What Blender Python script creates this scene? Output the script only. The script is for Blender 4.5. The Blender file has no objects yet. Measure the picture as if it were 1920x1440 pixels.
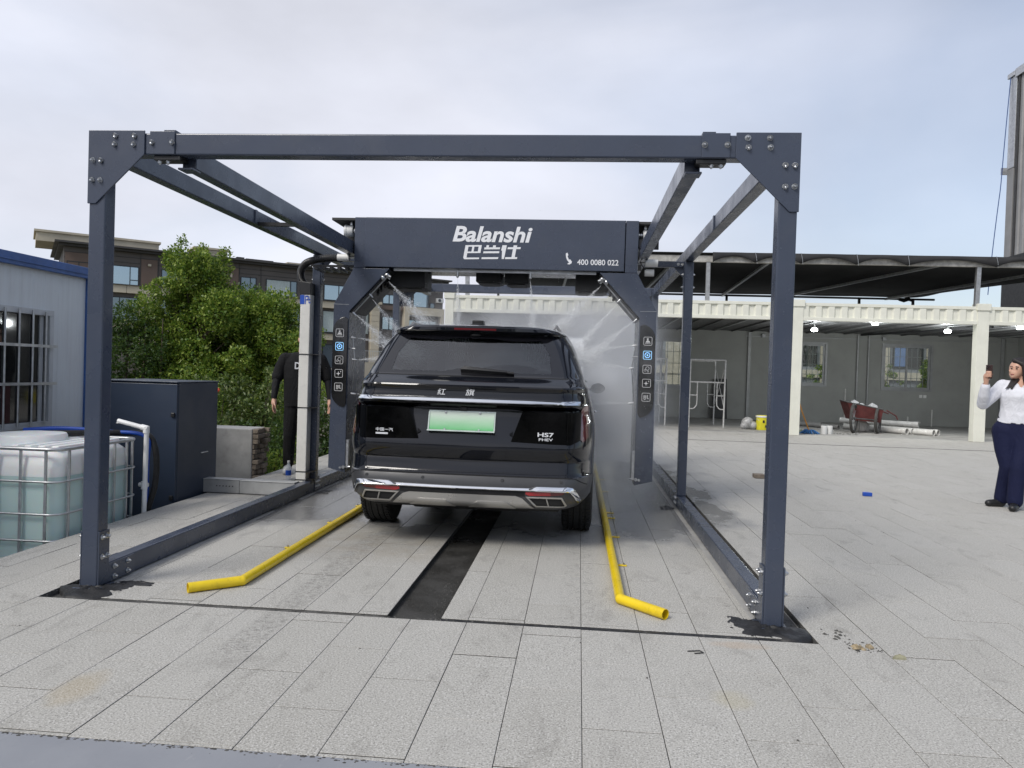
import bpy, bmesh, math, random
import numpy as np
from mathutils import Vector, Matrix
random.seed(7)
RNG = np.random.default_rng(11)
scene = bpy.context.scene
COL = scene.collection
PI = math.pi

# ------------------------------------------------------------------ camera
def set_camera():
    f, pitch, roll, yaw = 1420.4, -0.0153, 0.0314, -0.0879
    cam = bpy.data.cameras.new('camera')
    cam.sensor_width = 36.0
    cam.lens = f / 1920 * 36.0
    cam.clip_start, cam.clip_end = 0.05, 2000
    o = bpy.data.objects.new('camera', cam)
    COL.objects.link(o)
    F = Vector((math.sin(yaw) * math.cos(pitch), math.cos(yaw) * math.cos(pitch), math.sin(pitch)))
    R = Vector((math.cos(yaw), -math.sin(yaw), 0))
    U = R.cross(F)
    R2 = R * math.cos(roll) + U * math.sin(roll)
    U2 = -R * math.sin(roll) + U * math.cos(roll)
    m = Matrix((R2, U2, -F)).transposed().to_4x4()
    m.translation = Vector((0.8663, -4.1779, 1.3424))
    o.matrix_world = m
    scene.camera = o
set_camera()

# ------------------------------------------------------------------ light
SUN_DIR = Vector((-0.46, -0.58, 0.70)).normalized()          # towards the sun
def set_light():
    w = bpy.data.worlds.new('World')
    scene.world = w
    w.use_nodes = True
    nt = w.node_tree
    N, L = nt.nodes, nt.links
    N.clear()
    out = N.new('ShaderNodeOutputWorld')
    bg = N.new('ShaderNodeBackground')
    bg.inputs['Strength'].default_value = 0.1
    sky = N.new('ShaderNodeTexSky')
    sky.sky_type = 'NISHITA'
    sky.sun_disc = False
    sky.sun_elevation = math.asin(SUN_DIR.z)
    sky.sun_rotation = math.atan2(SUN_DIR.x, SUN_DIR.y)
    sky.air_density = 1.0
    sky.dust_density = 1.5
    tc = N.new('ShaderNodeTexCoord')
    mp = N.new('ShaderNodeMapping')
    mp.inputs['Scale'].default_value = (0.9, 1.1, 2.0)
    mp.inputs['Location'].default_value = (0.37, 0.2, 0.15)
    mp.inputs['Rotation'].default_value = (0.1, 0.25, 0.5)
    no = N.new('ShaderNodeTexNoise')
    no.inputs['Scale'].default_value = 1.5
    no.inputs['Detail'].default_value = 7
    no.inputs['Roughness'].default_value = 0.45
    no.inputs['Distortion'].default_value = 0.5
    L.new(tc.outputs['Generated'], mp.inputs['Vector'])
    L.new(mp.outputs[0], no.inputs['Vector'])
    ramp = N.new('ShaderNodeValToRGB')
    ramp.color_ramp.interpolation = 'EASE'
    ramp.color_ramp.elements[0].position = 0.30
    ramp.color_ramp.elements[0].color = (0.50, 0.50, 0.50, 1)
    ramp.color_ramp.elements[1].position = 0.60
    ramp.color_ramp.elements[1].color = (1, 1, 1, 1)
    L.new(no.outputs['Fac'], ramp.inputs['Fac'])
    # thin cloud brightness varies too
    no2 = N.new('ShaderNodeTexNoise')
    no2.inputs['Scale'].default_value = 1.9
    no2.inputs['Detail'].default_value = 8
    no2.inputs['Roughness'].default_value = 0.5
    L.new(mp.outputs[0], no2.inputs['Vector'])
    mr = N.new('ShaderNodeMapRange')
    mr.inputs['From Min'].default_value = 0.35
    mr.inputs['From Max'].default_value = 0.68
    mr.inputs['To Min'].default_value = 0.76
    mr.inputs['To Max'].default_value = 1.06
    L.new(no2.outputs['Fac'], mr.inputs['Value'])
    # more cover towards the west (-x), thinner blue gaps towards the east
    sep = N.new('ShaderNodeSeparateXYZ')
    L.new(tc.outputs['Generated'], sep.inputs[0])
    west = N.new('ShaderNodeMapRange')
    west.interpolation_type = 'SMOOTHSTEP'
    west.inputs['From Min'].default_value = -0.15
    west.inputs['From Max'].default_value = 0.65
    west.inputs['To Min'].default_value = 1.0
    west.inputs['To Max'].default_value = 0.42
    L.new(sep.outputs['X'], west.inputs['Value'])
    mul = N.new('ShaderNodeMath'); mul.operation = 'MULTIPLY'
    L.new(ramp.outputs['Color'], mul.inputs[0]); L.new(west.outputs[0], mul.inputs[1])
    cc = N.new('ShaderNodeVectorMath'); cc.operation = 'SCALE'
    cc.inputs[0].default_value = (5.85, 6.02, 6.75)
    L.new(mr.outputs[0], cc.inputs['Scale'])
    mix = N.new('ShaderNodeMixRGB')
    L.new(mul.outputs[0], mix.inputs['Fac'])
    L.new(sky.outputs[0], mix.inputs['Color1'])
    L.new(cc.outputs[0], mix.inputs['Color2'])
    L.new(mix.outputs[0], bg.inputs['Color'])
    L.new(bg.outputs[0], out.inputs['Surface'])
    s = bpy.data.lights.new('sun', 'SUN')
    s.energy = 1.7
    s.angle = math.radians(22)
    s.color = (1.0, 0.96, 0.90)
    so = bpy.data.objects.new('sun', s)
    so.rotation_euler = SUN_DIR.to_track_quat('Z', 'Y').to_euler()
    so.location = (-20, -5, 30)
    COL.objects.link(so)
    vs = scene.view_settings
    scene.display_settings.display_device = 'sRGB'
    vs.view_transform = 'Standard'
    vs.look = 'None'
    vs.exposure = 0.55
    vs.gamma = 1.0
    vs.use_curve_mapping = False
    scene.render.engine = 'CYCLES'
    cy = scene.cycles
    cy.use_denoising = True
    cy.max_bounces = 14
    cy.transparent_max_bounces = 24
    cy.volume_bounces = 10
    cy.volume_step_rate = 1.0
    cy.caustics_reflective = False
    cy.caustics_refractive = False
set_light()

# ------------------------------------------------------------------ helpers
LOC = {}
def tag(o, label=None, cat=None, group=None, kind=None):
    if label: o['label'] = label
    if cat: o['category'] = cat
    if group: o['group'] = group
    if kind: o['kind'] = kind
    return o
def thing(name, label, cat, loc=(0, 0, 0), group=None):
    o = bpy.data.objects.new(name, None)
    o.empty_display_size = 0.1
    COL.objects.link(o)
    o.location = loc
    LOC[o.name] = Vector(loc)
    return tag(o, label, cat, group)
def link(name, me, parent=None, loc=None):
    o = bpy.data.objects.new(name, me)
    COL.objects.link(o)
    base = LOC[parent.name] if parent else Vector((0, 0, 0))
    if parent: o.parent = parent
    if loc is not None:
        o.location = Vector(loc) - base
        LOC[o.name] = Vector(loc)
    else:
        LOC[o.name] = base.copy()
    return o
def copy_tree(o, parent=None, delta=(0, 0, 0)):
    c = o.copy()
    COL.objects.link(c)
    if parent: c.parent = parent
    else: c.location = Vector(o.location) + Vector(delta)
    for ch in list(o.children): copy_tree(ch, c)
    return c

class MB:
    def __init__(s): s.v, s.f, s.m = [], [], []
    def add(s, vs, fs, m=0):
        b = len(s.v)
        s.v += [tuple(v) for v in vs]
        s.f += [tuple(b + i for i in f) for f in fs]
        s.m += [m] * len(fs)
        return s
    def box(s, x0, x1, y0, y1, z0, z1, m=0):
        return s.add([(x0,y0,z0),(x1,y0,z0),(x1,y1,z0),(x0,y1,z0),(x0,y0,z1),(x1,y0,z1),(x1,y1,z1),(x0,y1,z1)],
                     [(0,3,2,1),(4,5,6,7),(0,1,5,4),(1,2,6,5),(2,3,7,6),(3,0,4,7)], m)
    def bar(s, p, q, w, h, up=(0, 0, 1), m=0):
        p, q = Vector(p), Vector(q)
        d = (q - p).normalized(); u = Vector(up)
        if abs(d.dot(u)) > 0.99: u = Vector((0, 1, 0))
        r = d.cross(u).normalized() * (w / 2); u = r.cross(d).normalized() * (h / 2)
        c = [-r - u, r - u, r + u, -r + u]
        return s.add([p + k for k in c] + [q + k for k in c], [(3,2,1,0),(4,5,6,7),(0,1,5,4),(1,2,6,5),(2,3,7,6),(3,0,4,7)], m)
    def tube(s, path, r, n=10, caps=True, m=0, closed=False):
        P = [Vector(p) for p in path]; k = len(P)
        rs = r if isinstance(r, (list, tuple)) else [r] * k
        vs = []; a = None
        for i in range(k):
            if closed: d = P[(i+1) % k] - P[i-1]
            else: d = P[min(i+1, k-1)] - P[max(i-1, 0)]
            d.normalize()
            if a is None:
                a = Vector((0, 0, 1)) if abs(d.z) < 0.9 else Vector((1, 0, 0))
            a = (a - d * a.dot(d)).normalized(); b = d.cross(a)
            for j in range(n):
                t = 2 * PI * j / n
                vs.append(P[i] + (a * math.cos(t) + b * math.sin(t)) * rs[i])
        fs = []
        for i in range(k if closed else k - 1):
            for j in range(n):
                i2 = (i + 1) % k
                fs.append((i*n+j, i*n+(j+1) % n, i2*n+(j+1) % n, i2*n+j))
        if caps and not closed:
            fs.append(tuple(range(n))[::-1]); fs.append(tuple((k-1)*n + j for j in range(n)))
        return s.add(vs, fs, m)
    def pipe(s, path, r, r_in, n=20, m=0):
        """hollow tube with wall thickness, open at both ends"""
        P = [Vector(p) for p in path]; k = len(P)
        vs = []; a = None
        for i in range(k):
            d0 = (P[i] - P[i-1]).normalized() if i else (P[1] - P[0]).normalized()
            d1 = (P[i+1] - P[i]).normalized() if i < k-1 else d0
            d = (d0 + d1).normalized(); sc = 1 / max(0.5, d.dot(d0))
            if a is None: a = Vector((0, 0, 1))
            a = (a - d * a.dot(d)).normalized(); b = d.cross(a)
            side = d0.cross(d1)
            for rr in (r, r_in):
                for j in range(n):
                    t = 2 * PI * j / n
                    q = a * math.cos(t) + b * (math.sin(t) * (sc if abs(side.z) > 1e-6 else 1))
                    vs.append(P[i] + q * rr)
        fs = []
        for i in range(k - 1):
            for j in range(n):
                j2 = (j+1) % n; o, o2 = i*2*n, (i+1)*2*n
                fs.append((o+j, o+j2, o2+j2, o2+j)); fs.append((o+n+j2, o+n+j, o2+n+j, o2+n+j2))
        for i, fl in ((0, 1), (k-1, 0)):
            for j in range(n):
                j2 = (j+1) % n; o = i*2*n
                q = (o+j, o+j2, o+n+j2, o+n+j)
                fs.append(q[::-1] if fl else q)
        return s.add(vs, fs, m)
    def lathe(s, prof, c, axis='z', n=24, m=0, a0=0, a1=2*PI):
        """prof: (radius, height) list round the axis through c"""
        k = len(prof); vs = []; full = abs(a1 - a0 - 2*PI) < 1e-6
        nn = n if full else n + 1
        for r, h in prof:
            for j in range(nn):
                t = a0 + (a1 - a0) * j / n; x, y = r*math.cos(t), r*math.sin(t)
                p = {'z': (x, y, h), 'x': (h, x, y), 'y': (y, h, x)}[axis]
                vs.append((c[0]+p[0], c[1]+p[1], c[2]+p[2]))
        fs = []
        for i in range(k-1):
            for j in range(n):
                j2 = (j+1) % nn
                fs.append((i*nn+j, i*nn+j2, (i+1)*nn+j2, (i+1)*nn+j))
        return s.add(vs, fs, m)
    def cyl(s, p, q, r, n=16, m=0): return s.tube([p, q], r, n, True, m)
    def prism(s, poly, ext, m=0):
        """poly: 3-D points (one plane), ext: extrusion vector"""
        P = [Vector(p) for p in poly]; e = Vector(ext); n = len(P)
        nrm = Vector((0, 0, 0))
        for i in range(n): nrm += P[i].cross(P[(i+1) % n])
        if nrm.dot(e) > 0: P.reverse()
        return s.add(P + [p + e for p in P], [tuple(range(n)), tuple(range(2*n-1, n-1, -1))] +
                     [(i, n+i, n+(i+1) % n, (i+1) % n) for i in range(n)], m)
    def ell(s, c, r, nu=16, nv=10, m=0):
        vs = []; fs = []
        for i in range(nv + 1):
            ph = -PI/2 + PI*i/nv
            for j in range(nu):
                t = 2*PI*j/nu
                vs.append((c[0]+r[0]*math.cos(ph)*math.cos(t), c[1]+r[1]*math.cos(ph)*math.sin(t), c[2]+r[2]*math.sin(ph)))
        for i in range(nv):
            for j in range(nu):
                fs.append((i*nu+j, i*nu+(j+1) % nu, (i+1)*nu+(j+1) % nu, (i+1)*nu+j))
        return s.add(vs, fs, m)
    def grid(s, G, m=0, flip=False):
        k, n = len(G), len(G[0])
        fs = []
        for i in range(k-1):
            for j in range(n-1):
                q = (i*n+j, i*n+j+1, (i+1)*n+j+1, (i+1)*n+j)
                fs.append(q[::-1] if flip else q)
        return s.add([p for row in G for p in row], fs, m)
    def mesh(s, name, mats, base=(0, 0, 0), smooth=None):
        me = bpy.data.meshes.new(name)
        b = Vector(base)
        me.from_pydata([(v[0]-b.x, v[1]-b.y, v[2]-b.z) for v in s.v], [], s.f)
        if not isinstance(mats, (list, tuple)): mats = [mats]
        for m in mats: me.materials.append(m.mat if hasattr(m, "mat") else m)
        if len(mats) > 1: me.polygons.foreach_set('material_index', s.m)
        if smooth is not None:
            me.polygons.foreach_set('use_smooth', [True] * len(me.polygons))
            if smooth < 180: me.set_sharp_from_angle(angle=math.radians(smooth))
        me.update()
        return me
    def build(s, name, mats, parent=None, smooth=None, bevel=None, loc=None, seg=2):
        base = LOC[parent.name] if parent else Vector(loc or (0, 0, 0))
        me = s.mesh(name, mats, base, smooth)
        o = link(name, me, parent)
        if not parent and loc: o.location = loc; LOC[o.name] = Vector(loc)
        if bevel:
            md = o.modifiers.new('edge', 'BEVEL'); md.width = bevel; md.segments = seg
            md.limit_method = 'ANGLE'; md.angle_limit = math.radians(40); md.harden_normals = False
            if smooth is None: me.polygons.foreach_set('use_smooth', [False]*len(me.polygons))
        return o

# ------------------------------------------------------------------ materials
class NT:
    """small node-writing helper"""
    def __init__(s, name):
        s.mat = bpy.data.materials.new(name); s.mat.use_nodes = True
        s.t = s.mat.node_tree; s.N = s.t.nodes; s.N.clear()
        s.out = s.N.new('ShaderNodeOutputMaterial')
    def n(s, typ, **kw):
        x = s.N.new(typ)
        for k, v in kw.items():
            if k.startswith('i_'): s.set(x.inputs[int(k[2:])] if k[2:].isdigit() else x.inputs[k[2:].replace('_', ' ')], v)
            else: setattr(x, k, v)
        return x
    def set(s, sock, v):
        if hasattr(v, 'is_output') or hasattr(v, 'links'): s.t.links.new(v, sock)
        else: sock.default_value = v
    def math(s, op, a, b=None, c=None, clamp=False):
        x = s.N.new('ShaderNodeMath'); x.operation = op; x.use_clamp = clamp
        s.set(x.inputs[0], a)
        if b is not None: s.set(x.inputs[1], b)
        if c is not None: s.set(x.inputs[2], c)
        return x.outputs[0]
    def noise(s, vec, scale, detail=4, rough=0.55, dist=0.0):
        x = s.N.new('ShaderNodeTexNoise')
        if vec is not None: s.set(x.inputs['Vector'], vec)
        x.inputs['Scale'].default_value = scale; x.inputs['Detail'].default_value = detail
        x.inputs['Roughness'].default_value = rough; x.inputs['Distortion'].default_value = dist
        return x.outputs['Fac']
    def rng(s, v, a, b, c=0.0, d=1.0, smooth=False):
        x = s.N.new('ShaderNodeMapRange')
        if smooth: x.interpolation_type = 'SMOOTHSTEP'
        s.set(x.inputs['Value'], v)
        for k, q in zip(('From Min', 'From Max', 'To Min', 'To Max'), (a, b, c, d)): s.set(x.inputs[k], q)
        return x.outputs[0]
    def mix(s, fac, a, b, mode='MIX'):
        x = s.N.new('ShaderNodeMixRGB'); x.blend_type = mode
        s.set(x.inputs[0], fac)
        for k, q in ((1, a), (2, b)):
            if isinstance(q, tuple) and len(q) == 3: q = q + (1,)
            s.set(x.inputs[k], q)
        return x.outputs[0]
    def pos(s): return s.N.new('ShaderNodeNewGeometry').outputs['Position']
    def obj(s): return s.N.new('ShaderNodeTexCoord').outputs['Object']
    def island(s): return s.N.new('ShaderNodeNewGeometry').outputs['Random Per Island']
    def objrand(s): return s.N.new('ShaderNodeObjectInfo').outputs['Random']
    def xyz(s, v):
        x = s.N.new('ShaderNodeSeparateXYZ'); s.set(x.inputs[0], v); return x.outputs
    def scale(s, v, sc):
        x = s.N.new('ShaderNodeVectorMath'); x.operation = 'MULTIPLY'; s.set(x.inputs[0], v); x.inputs[1].default_value = sc
        return x.outputs[0]
    def bump(s, h, strength=0.3, dist=0.01):
        x = s.N.new('ShaderNodeBump'); x.inputs['Strength'].default_value = strength; x.inputs['Distance'].default_value = dist
        s.set(x.inputs['Height'], h); return x.outputs[0]
    def bsdf(s, **kw):
        b = s.N.new('ShaderNodeBsdfPrincipled')
        for k, v in kw.items():
            key = {'color': 'Base Color', 'rough': 'Roughness', 'metal': 'Metallic', 'coat': 'Coat Weight', 'coatr': 'Coat Roughness',
                   'spec': 'Specular IOR Level', 'trans': 'Transmission Weight', 'normal': 'Normal', 'alpha': 'Alpha', 'sss': 'Subsurface Weight',
                   'ecol': 'Emission Color', 'estr': 'Emission Strength', 'ior': 'IOR', 'sheen': 'Sheen Weight'}[k]
            if isinstance(v, tuple) and len(v) == 3: v = v + (1,)
            s.set(b.inputs[key], v)
        s.t.links.new(b.outputs[0], s.out.inputs['Surface'])
        return b

def plain(name, color, rough=0.5, metal=0.0, var=0.12, nscale=6.0, bump=0.0, bscale=60.0, dirt=0.0, dcol=(0.10, 0.085, 0.07), **kw):
    """Principled material: mottled colour, uneven gloss, optional fine bump and dirt"""
    m = NT(name); p = m.obj()
    f = m.noise(p, nscale, 5)
    g = m.rng(f, 0.3, 0.7, 1 - var, 1 + var)
    c = m.mix(1.0, color, (1, 1, 1), 'MULTIPLY')
    sc = m.n('ShaderNodeVectorMath', operation='SCALE'); m.set(sc.inputs[0], c); m.set(sc.inputs['Scale'], g)
    c = sc.outputs[0]
    if dirt:
        d = m.noise(p, nscale * 2.7, 8, 0.65)
        c = m.mix(m.rng(d, 0.52, 0.75, 0, dirt), c, dcol)
    r = m.rng(m.noise(p, nscale * 1.7, 4), 0.3, 0.7, max(0.02, rough - 0.08), min(1, rough + 0.08))
    k = dict(color=c, rough=r, metal=metal); k.update(kw)
    if bump: k['normal'] = m.bump(m.noise(p, bscale, 3), bump, 0.004)
    m.bsdf(**k)
    return m.mat

M = {}
M['navy'] = plain('navy_paint', (0.050, 0.062, 0.092), 0.27, var=0.06, nscale=3, bump=0.06, bscale=220, dirt=0.12, dcol=(0.12, 0.12, 0.12))
M['navy_cab'] = plain('navy_cabinet', (0.024, 0.036, 0.062), 0.42, var=0.06, nscale=2, bump=0.05, bscale=180)
M['under'] = plain('dark_underside', (0.035, 0.035, 0.036), 0.6, var=0.15)
M['black'] = plain('black_plastic', (0.012, 0.012, 0.013), 0.42, var=0.1)
M['matte_black'] = plain('matte_black', (0.010, 0.010, 0.011), 0.75, var=0.1)
M['steel'] = plain('zinc_steel', (0.55, 0.56, 0.57), 0.33, metal=1.0, var=0.2, nscale=30)
M['galv'] = plain('galvanised_steel', (0.50, 0.51, 0.52), 0.42, metal=0.85, var=0.16, nscale=14)
M['chrome'] = plain('chrome', (0.90, 0.91, 0.92), 0.07, metal=1.0, var=0.04)
M['yellow'] = plain('yellow_paint', (0.76, 0.55, 0.012), 0.34, var=0.08, nscale=7, bump=0.08, bscale=90, dirt=0.55, dcol=(0.28, 0.19, 0.03))
M['white_plastic'] = plain('white_plastic', (0.74, 0.74, 0.72), 0.4, var=0.06)
M['letter'] = plain('white_lettering', (0.80, 0.81, 0.83), 0.5, var=0.03)
M['tar'] = plain('black_tar', (0.016, 0.016, 0.017), 0.55, var=0.4, nscale=16, bump=0.9, bscale=50)
M['mortar'] = plain('dark_mortar', (0.075, 0.073, 0.068), 0.85, var=0.5, nscale=14, bump=0.9, bscale=60)
M['cream'] = plain('cream_paint', (0.72, 0.72, 0.63), 0.42, var=0.05, nscale=2.5, dirt=0.10, dcol=(0.38, 0.34, 0.26))
M['rubber'] = plain('tyre_rubber', (0.016, 0.016, 0.016), 0.72, var=0.2, nscale=20, bump=0.2)
M['concrete'] = plain('raw_concrete', (0.38, 0.375, 0.36), 0.9, var=0.22, nscale=3.5, bump=0.5, bscale=35, dirt=0.35, dcol=(0.14, 0.13, 0.12))
M['brick'] = plain('broken_brick', (0.20, 0.165, 0.13), 0.95, var=0.35, nscale=18, bump=0.8, bscale=60)
M['skin'] = plain('skin', (0.56, 0.33, 0.235), 0.5, var=0.06, sss=0.08)
M['hair'] = plain('dark_hair', (0.012, 0.008, 0.008), 0.60, var=0.25, nscale=60)
M['blue_plastic'] = plain('blue_plastic', (0.012, 0.07, 0.40), 0.4, var=0.1)

# ================================================================== SETTING: ground and paving
def paver_material():
    m = NT('granite_paver'); P = m.pos()
    x, y, z = m.xyz(P)
    tile = m.math('FRACT', m.math('ADD', m.math('MULTIPLY', m.island(), 7.31), m.objrand()))
    base = m.mix(tile, (0.398, 0.384, 0.345), (0.436, 0.423, 0.386))
    broad = m.noise(P, 0.9, 5, 0.6)
    base = m.mix(m.rng(broad, 0.35, 0.68, 0, 0.45), base, (0.455, 0.442, 0.405))
    sp = m.noise(P, 120, 3, 0.8)                                   # granite grain
    base = m.mix(m.rng(sp, 0.54, 0.62, 0, 0.75), base, (0.145, 0.142, 0.136))
    base = m.mix(m.rng(sp, 0.46, 0.37, 0, 0.75), base, (0.68, 0.67, 0.645))
    sp2 = m.noise(P, 60, 3, 0.7)
    base = m.mix(m.rng(sp2, 0.58, 0.75, 0, 0.22), base, (0.18, 0.175, 0.165))
    # scuffs and grime
    gr = m.noise(m.scale(P, (2.0, 1.0, 1)), 2.6, 9, 0.72, 0.8)
    base = m.mix(m.rng(gr, 0.54, 0.74, 0, 0.45), base, (0.165, 0.155, 0.138))
    sm = m.noise(m.scale(P, (3.5, 9.0, 1)), 1.9, 5, 0.7, 0.3)
    base = m.mix(m.rng(sm, 0.66, 0.72, 0, 0.30), base, (0.13, 0.125, 0.115))
    def band(cx, half, y0, y1, soft=0.03):
        a = m.rng(m.math('ABSOLUTE', m.math('SUBTRACT', x, cx)), half, half + soft, 1, 0)
        b = m.math('MULTIPLY', m.rng(y, y0, y0 + 0.25, 0, 1), m.rng(y, y1 - 0.3, y1, 1, 0))
        return m.math('MULTIPLY', a, b)
    wav = m.n('ShaderNodeTexWave', wave_type='BANDS', bands_direction='Y', i_Scale=16.0, i_Distortion=2.5, i_Detail=3.0)
    m.set(wav.inputs['Vector'], P)
    tn = m.noise(P, 26, 6, 0.75)
    tr = m.math('MULTIPLY', band(-0.70, 0.07, -1.0, 2.2), m.rng(m.math('ADD', tn, m.math('MULTIPLY', wav.outputs['Fac'], 0.16)), 0.53, 0.72, 0, 0.55))
    base = m.mix(tr, base, (0.10, 0.095, 0.088))
    tr2 = m.math('MULTIPLY', band(0.90, 0.09, -0.35, 2.3), m.rng(tn, 0.50, 0.70, 0, 0.5))
    base = m.mix(tr2, base, (0.12, 0.115, 0.105))
    dust = m.math('MULTIPLY', band(-0.62, 0.42, 0.9, 2.5, 0.3), m.rng(m.noise(P, 5, 5, 0.6), 0.35, 0.7, 0, 0.45))
    base = m.mix(dust, base, (0.30, 0.25, 0.18))
    # one rusty stain in front, another by the front post
    def spot(cx, cy, rx, ry):
        dx = m.math('DIVIDE', m.math('SUBTRACT', x, cx), rx); dy = m.math('DIVIDE', m.math('SUBTRACT', y, cy), ry)
        d = m.math('ADD', m.math('MULTIPLY', dx, dx), m.math('MULTIPLY', dy, dy))
        d = m.math('ADD', d, m.math('MULTIPLY', m.math('SUBTRACT', m.noise(P, 9, 4), 0.5), 1.6))
        return m.rng(d, 0.2, 1.1, 1, 0)
    base = m.mix(m.math('MULTIPLY', spot(-1.13, -1.27, 0.10, 0.20), 0.30), base, (0.40, 0.30, 0.14))
    base = m.mix(m.math('MULTIPLY', spot(1.72, -0.28, 0.16, 0.06), 0.4), base, (0.45, 0.34, 0.24))
    base = m.mix(m.math('MULTIPLY', spot(1.55, -0.95, 0.10, 0.10), 0.25), base, (0.42, 0.36, 0.18))
    # water thrown by the wash: wet and darker round the arch
    wy = m.math('MULTIPLY', m.rng(y, 1.35, 3.0, 0, 1), m.rng(y, 9.5, 6.5, 0, 1))
    wx = m.math('MULTIPLY', m.rng(x, -2.9, -1.8, 0, 1), m.rng(x, 2.9, 1.7, 0, 1))
    wet = m.math('MULTIPLY', wy, wx)
    wet = m.rng(m.math('ADD', wet, m.math('MULTIPLY', m.math('SUBTRACT', m.noise(m.scale(P, (1, .6, 1)), 2.4, 5), 0.5), 1.3)), 0.26, 0.62, 0, 1)
    base = m.mix(m.math('MULTIPLY', wet, 0.72), base, (0.13, 0.135, 0.145))
    rough = m.rng(wet, 0, 1, 0.82, 0.13)
    bmp = m.bump(m.math('ADD', sp, m.math('MULTIPLY', m.noise(P, 14, 4), 0.5)), 0.28, 0.004)
    m.bsdf(color=base, rough=rough, normal=bmp, spec=0.4)
    return m.mat
M['paver'] = paver_material()

def ground_material():
    m = NT('bare_ground'); P = m.pos()
    a = m.noise(P, 0.35, 7, 0.6); b = m.noise(P, 7, 7, 0.7)
    c = m.mix(m.rng(a, 0.35, 0.65), (0.17, 0.155, 0.125), (0.10, 0.11, 0.055))
    c = m.mix(m.rng(b, 0.45, 0.7, 0, 0.6), c, (0.25, 0.235, 0.20))
    m.bsdf(color=c, rough=0.95, normal=m.bump(b, 0.6, 0.04))
    return m.mat
M['ground'] = ground_material()
def apron_material():
    m = NT('grey_floor_coating'); P = m.pos()
    a = m.noise(P, 2.2, 6, 0.6); b = m.noise(m.scale(P, (6, 2, 1)), 2.5, 7, 0.7)
    c = m.mix(m.rng(a, 0.3, 0.7), (0.235, 0.245, 0.268), (0.29, 0.30, 0.32))
    c = m.mix(m.rng(b, 0.60, 0.74, 0, 0.7), c, (0.40, 0.40, 0.40))
    c = m.mix(m.rng(m.noise(P, 11, 7, 0.7), 0.60, 0.75, 0, 0.4), c, (0.15, 0.15, 0.155))
    m.bsdf(color=c, rough=m.rng(a, 0.3, 0.7, 0.38, 0.6), normal=m.bump(m.noise(P, 30, 5), 0.15, 0.004))
    return m.mat
M['apron'] = apron_material()

LOWER = -0.55
def build_ground():
    mb = MB(); G = []
    xs = [-900, -300, -100, -60, -40, -20, -10, 0, 20, 60, 200, 900]
    for yy in (-900, -200, -40, -15, 0, 15, 30, 50, 80, 120, 300, 1200):
        G.append([(x, yy, LOWER) for x in xs])
    tag(mb.grid(G).build('ground', M['ground']), kind='structure')
    # raised platform that carries the paving
    mb = MB()
    mb.box(-2.93, 45, -5.5, 34, LOWER - 0.3, -0.035)
    tag(mb.build('platform', M['concrete']), kind='structure')
    mb = MB()
    mb.box(-6, 45, -5.6, -1.66, LOWER - 0.2, 0.003)
    ap = mb.build('apron', M['apron']); tag(ap, kind='structure')
    mb = MB(); mb.box(-60, 60, -22, -5.6, LOWER - 0.2, -0.10)  # unseen dark ground, added behind the camera to darken the car's reflections
    tag(mb.build('added_dark_ground', plain('reflected_dark_ground', (0.045, 0.045, 0.047), .85, var=.2, nscale=3, bump=.4)), kind='structure')
    # rough mortar lip where the paving meets the apron
    mb = MB(); x = -2.95
    while x < 9:
        n = random.randint(1, 3)
        for _ in range(n):
            s = random.uniform(.002, .008); a = random.uniform(0, 6.28); cx, cy = x + random.uniform(0, .02), -1.662 - random.expovariate(1/.006)
            P = [(cx + s*1.5*math.cos(a + k*1.26), cy + s*math.sin(a + k*1.26), .002) for k in range(5)] + [(cx, cy, .003 + s*.5)]
            mb.add(P, [(k, (k+1) % 5, 5) for k in range(5)])
        x += random.uniform(.004, .03)
    o = mb.build('mortar_crumbs', M['mortar'], ap); o['kind'] = 'stuff'
build_ground()

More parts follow.
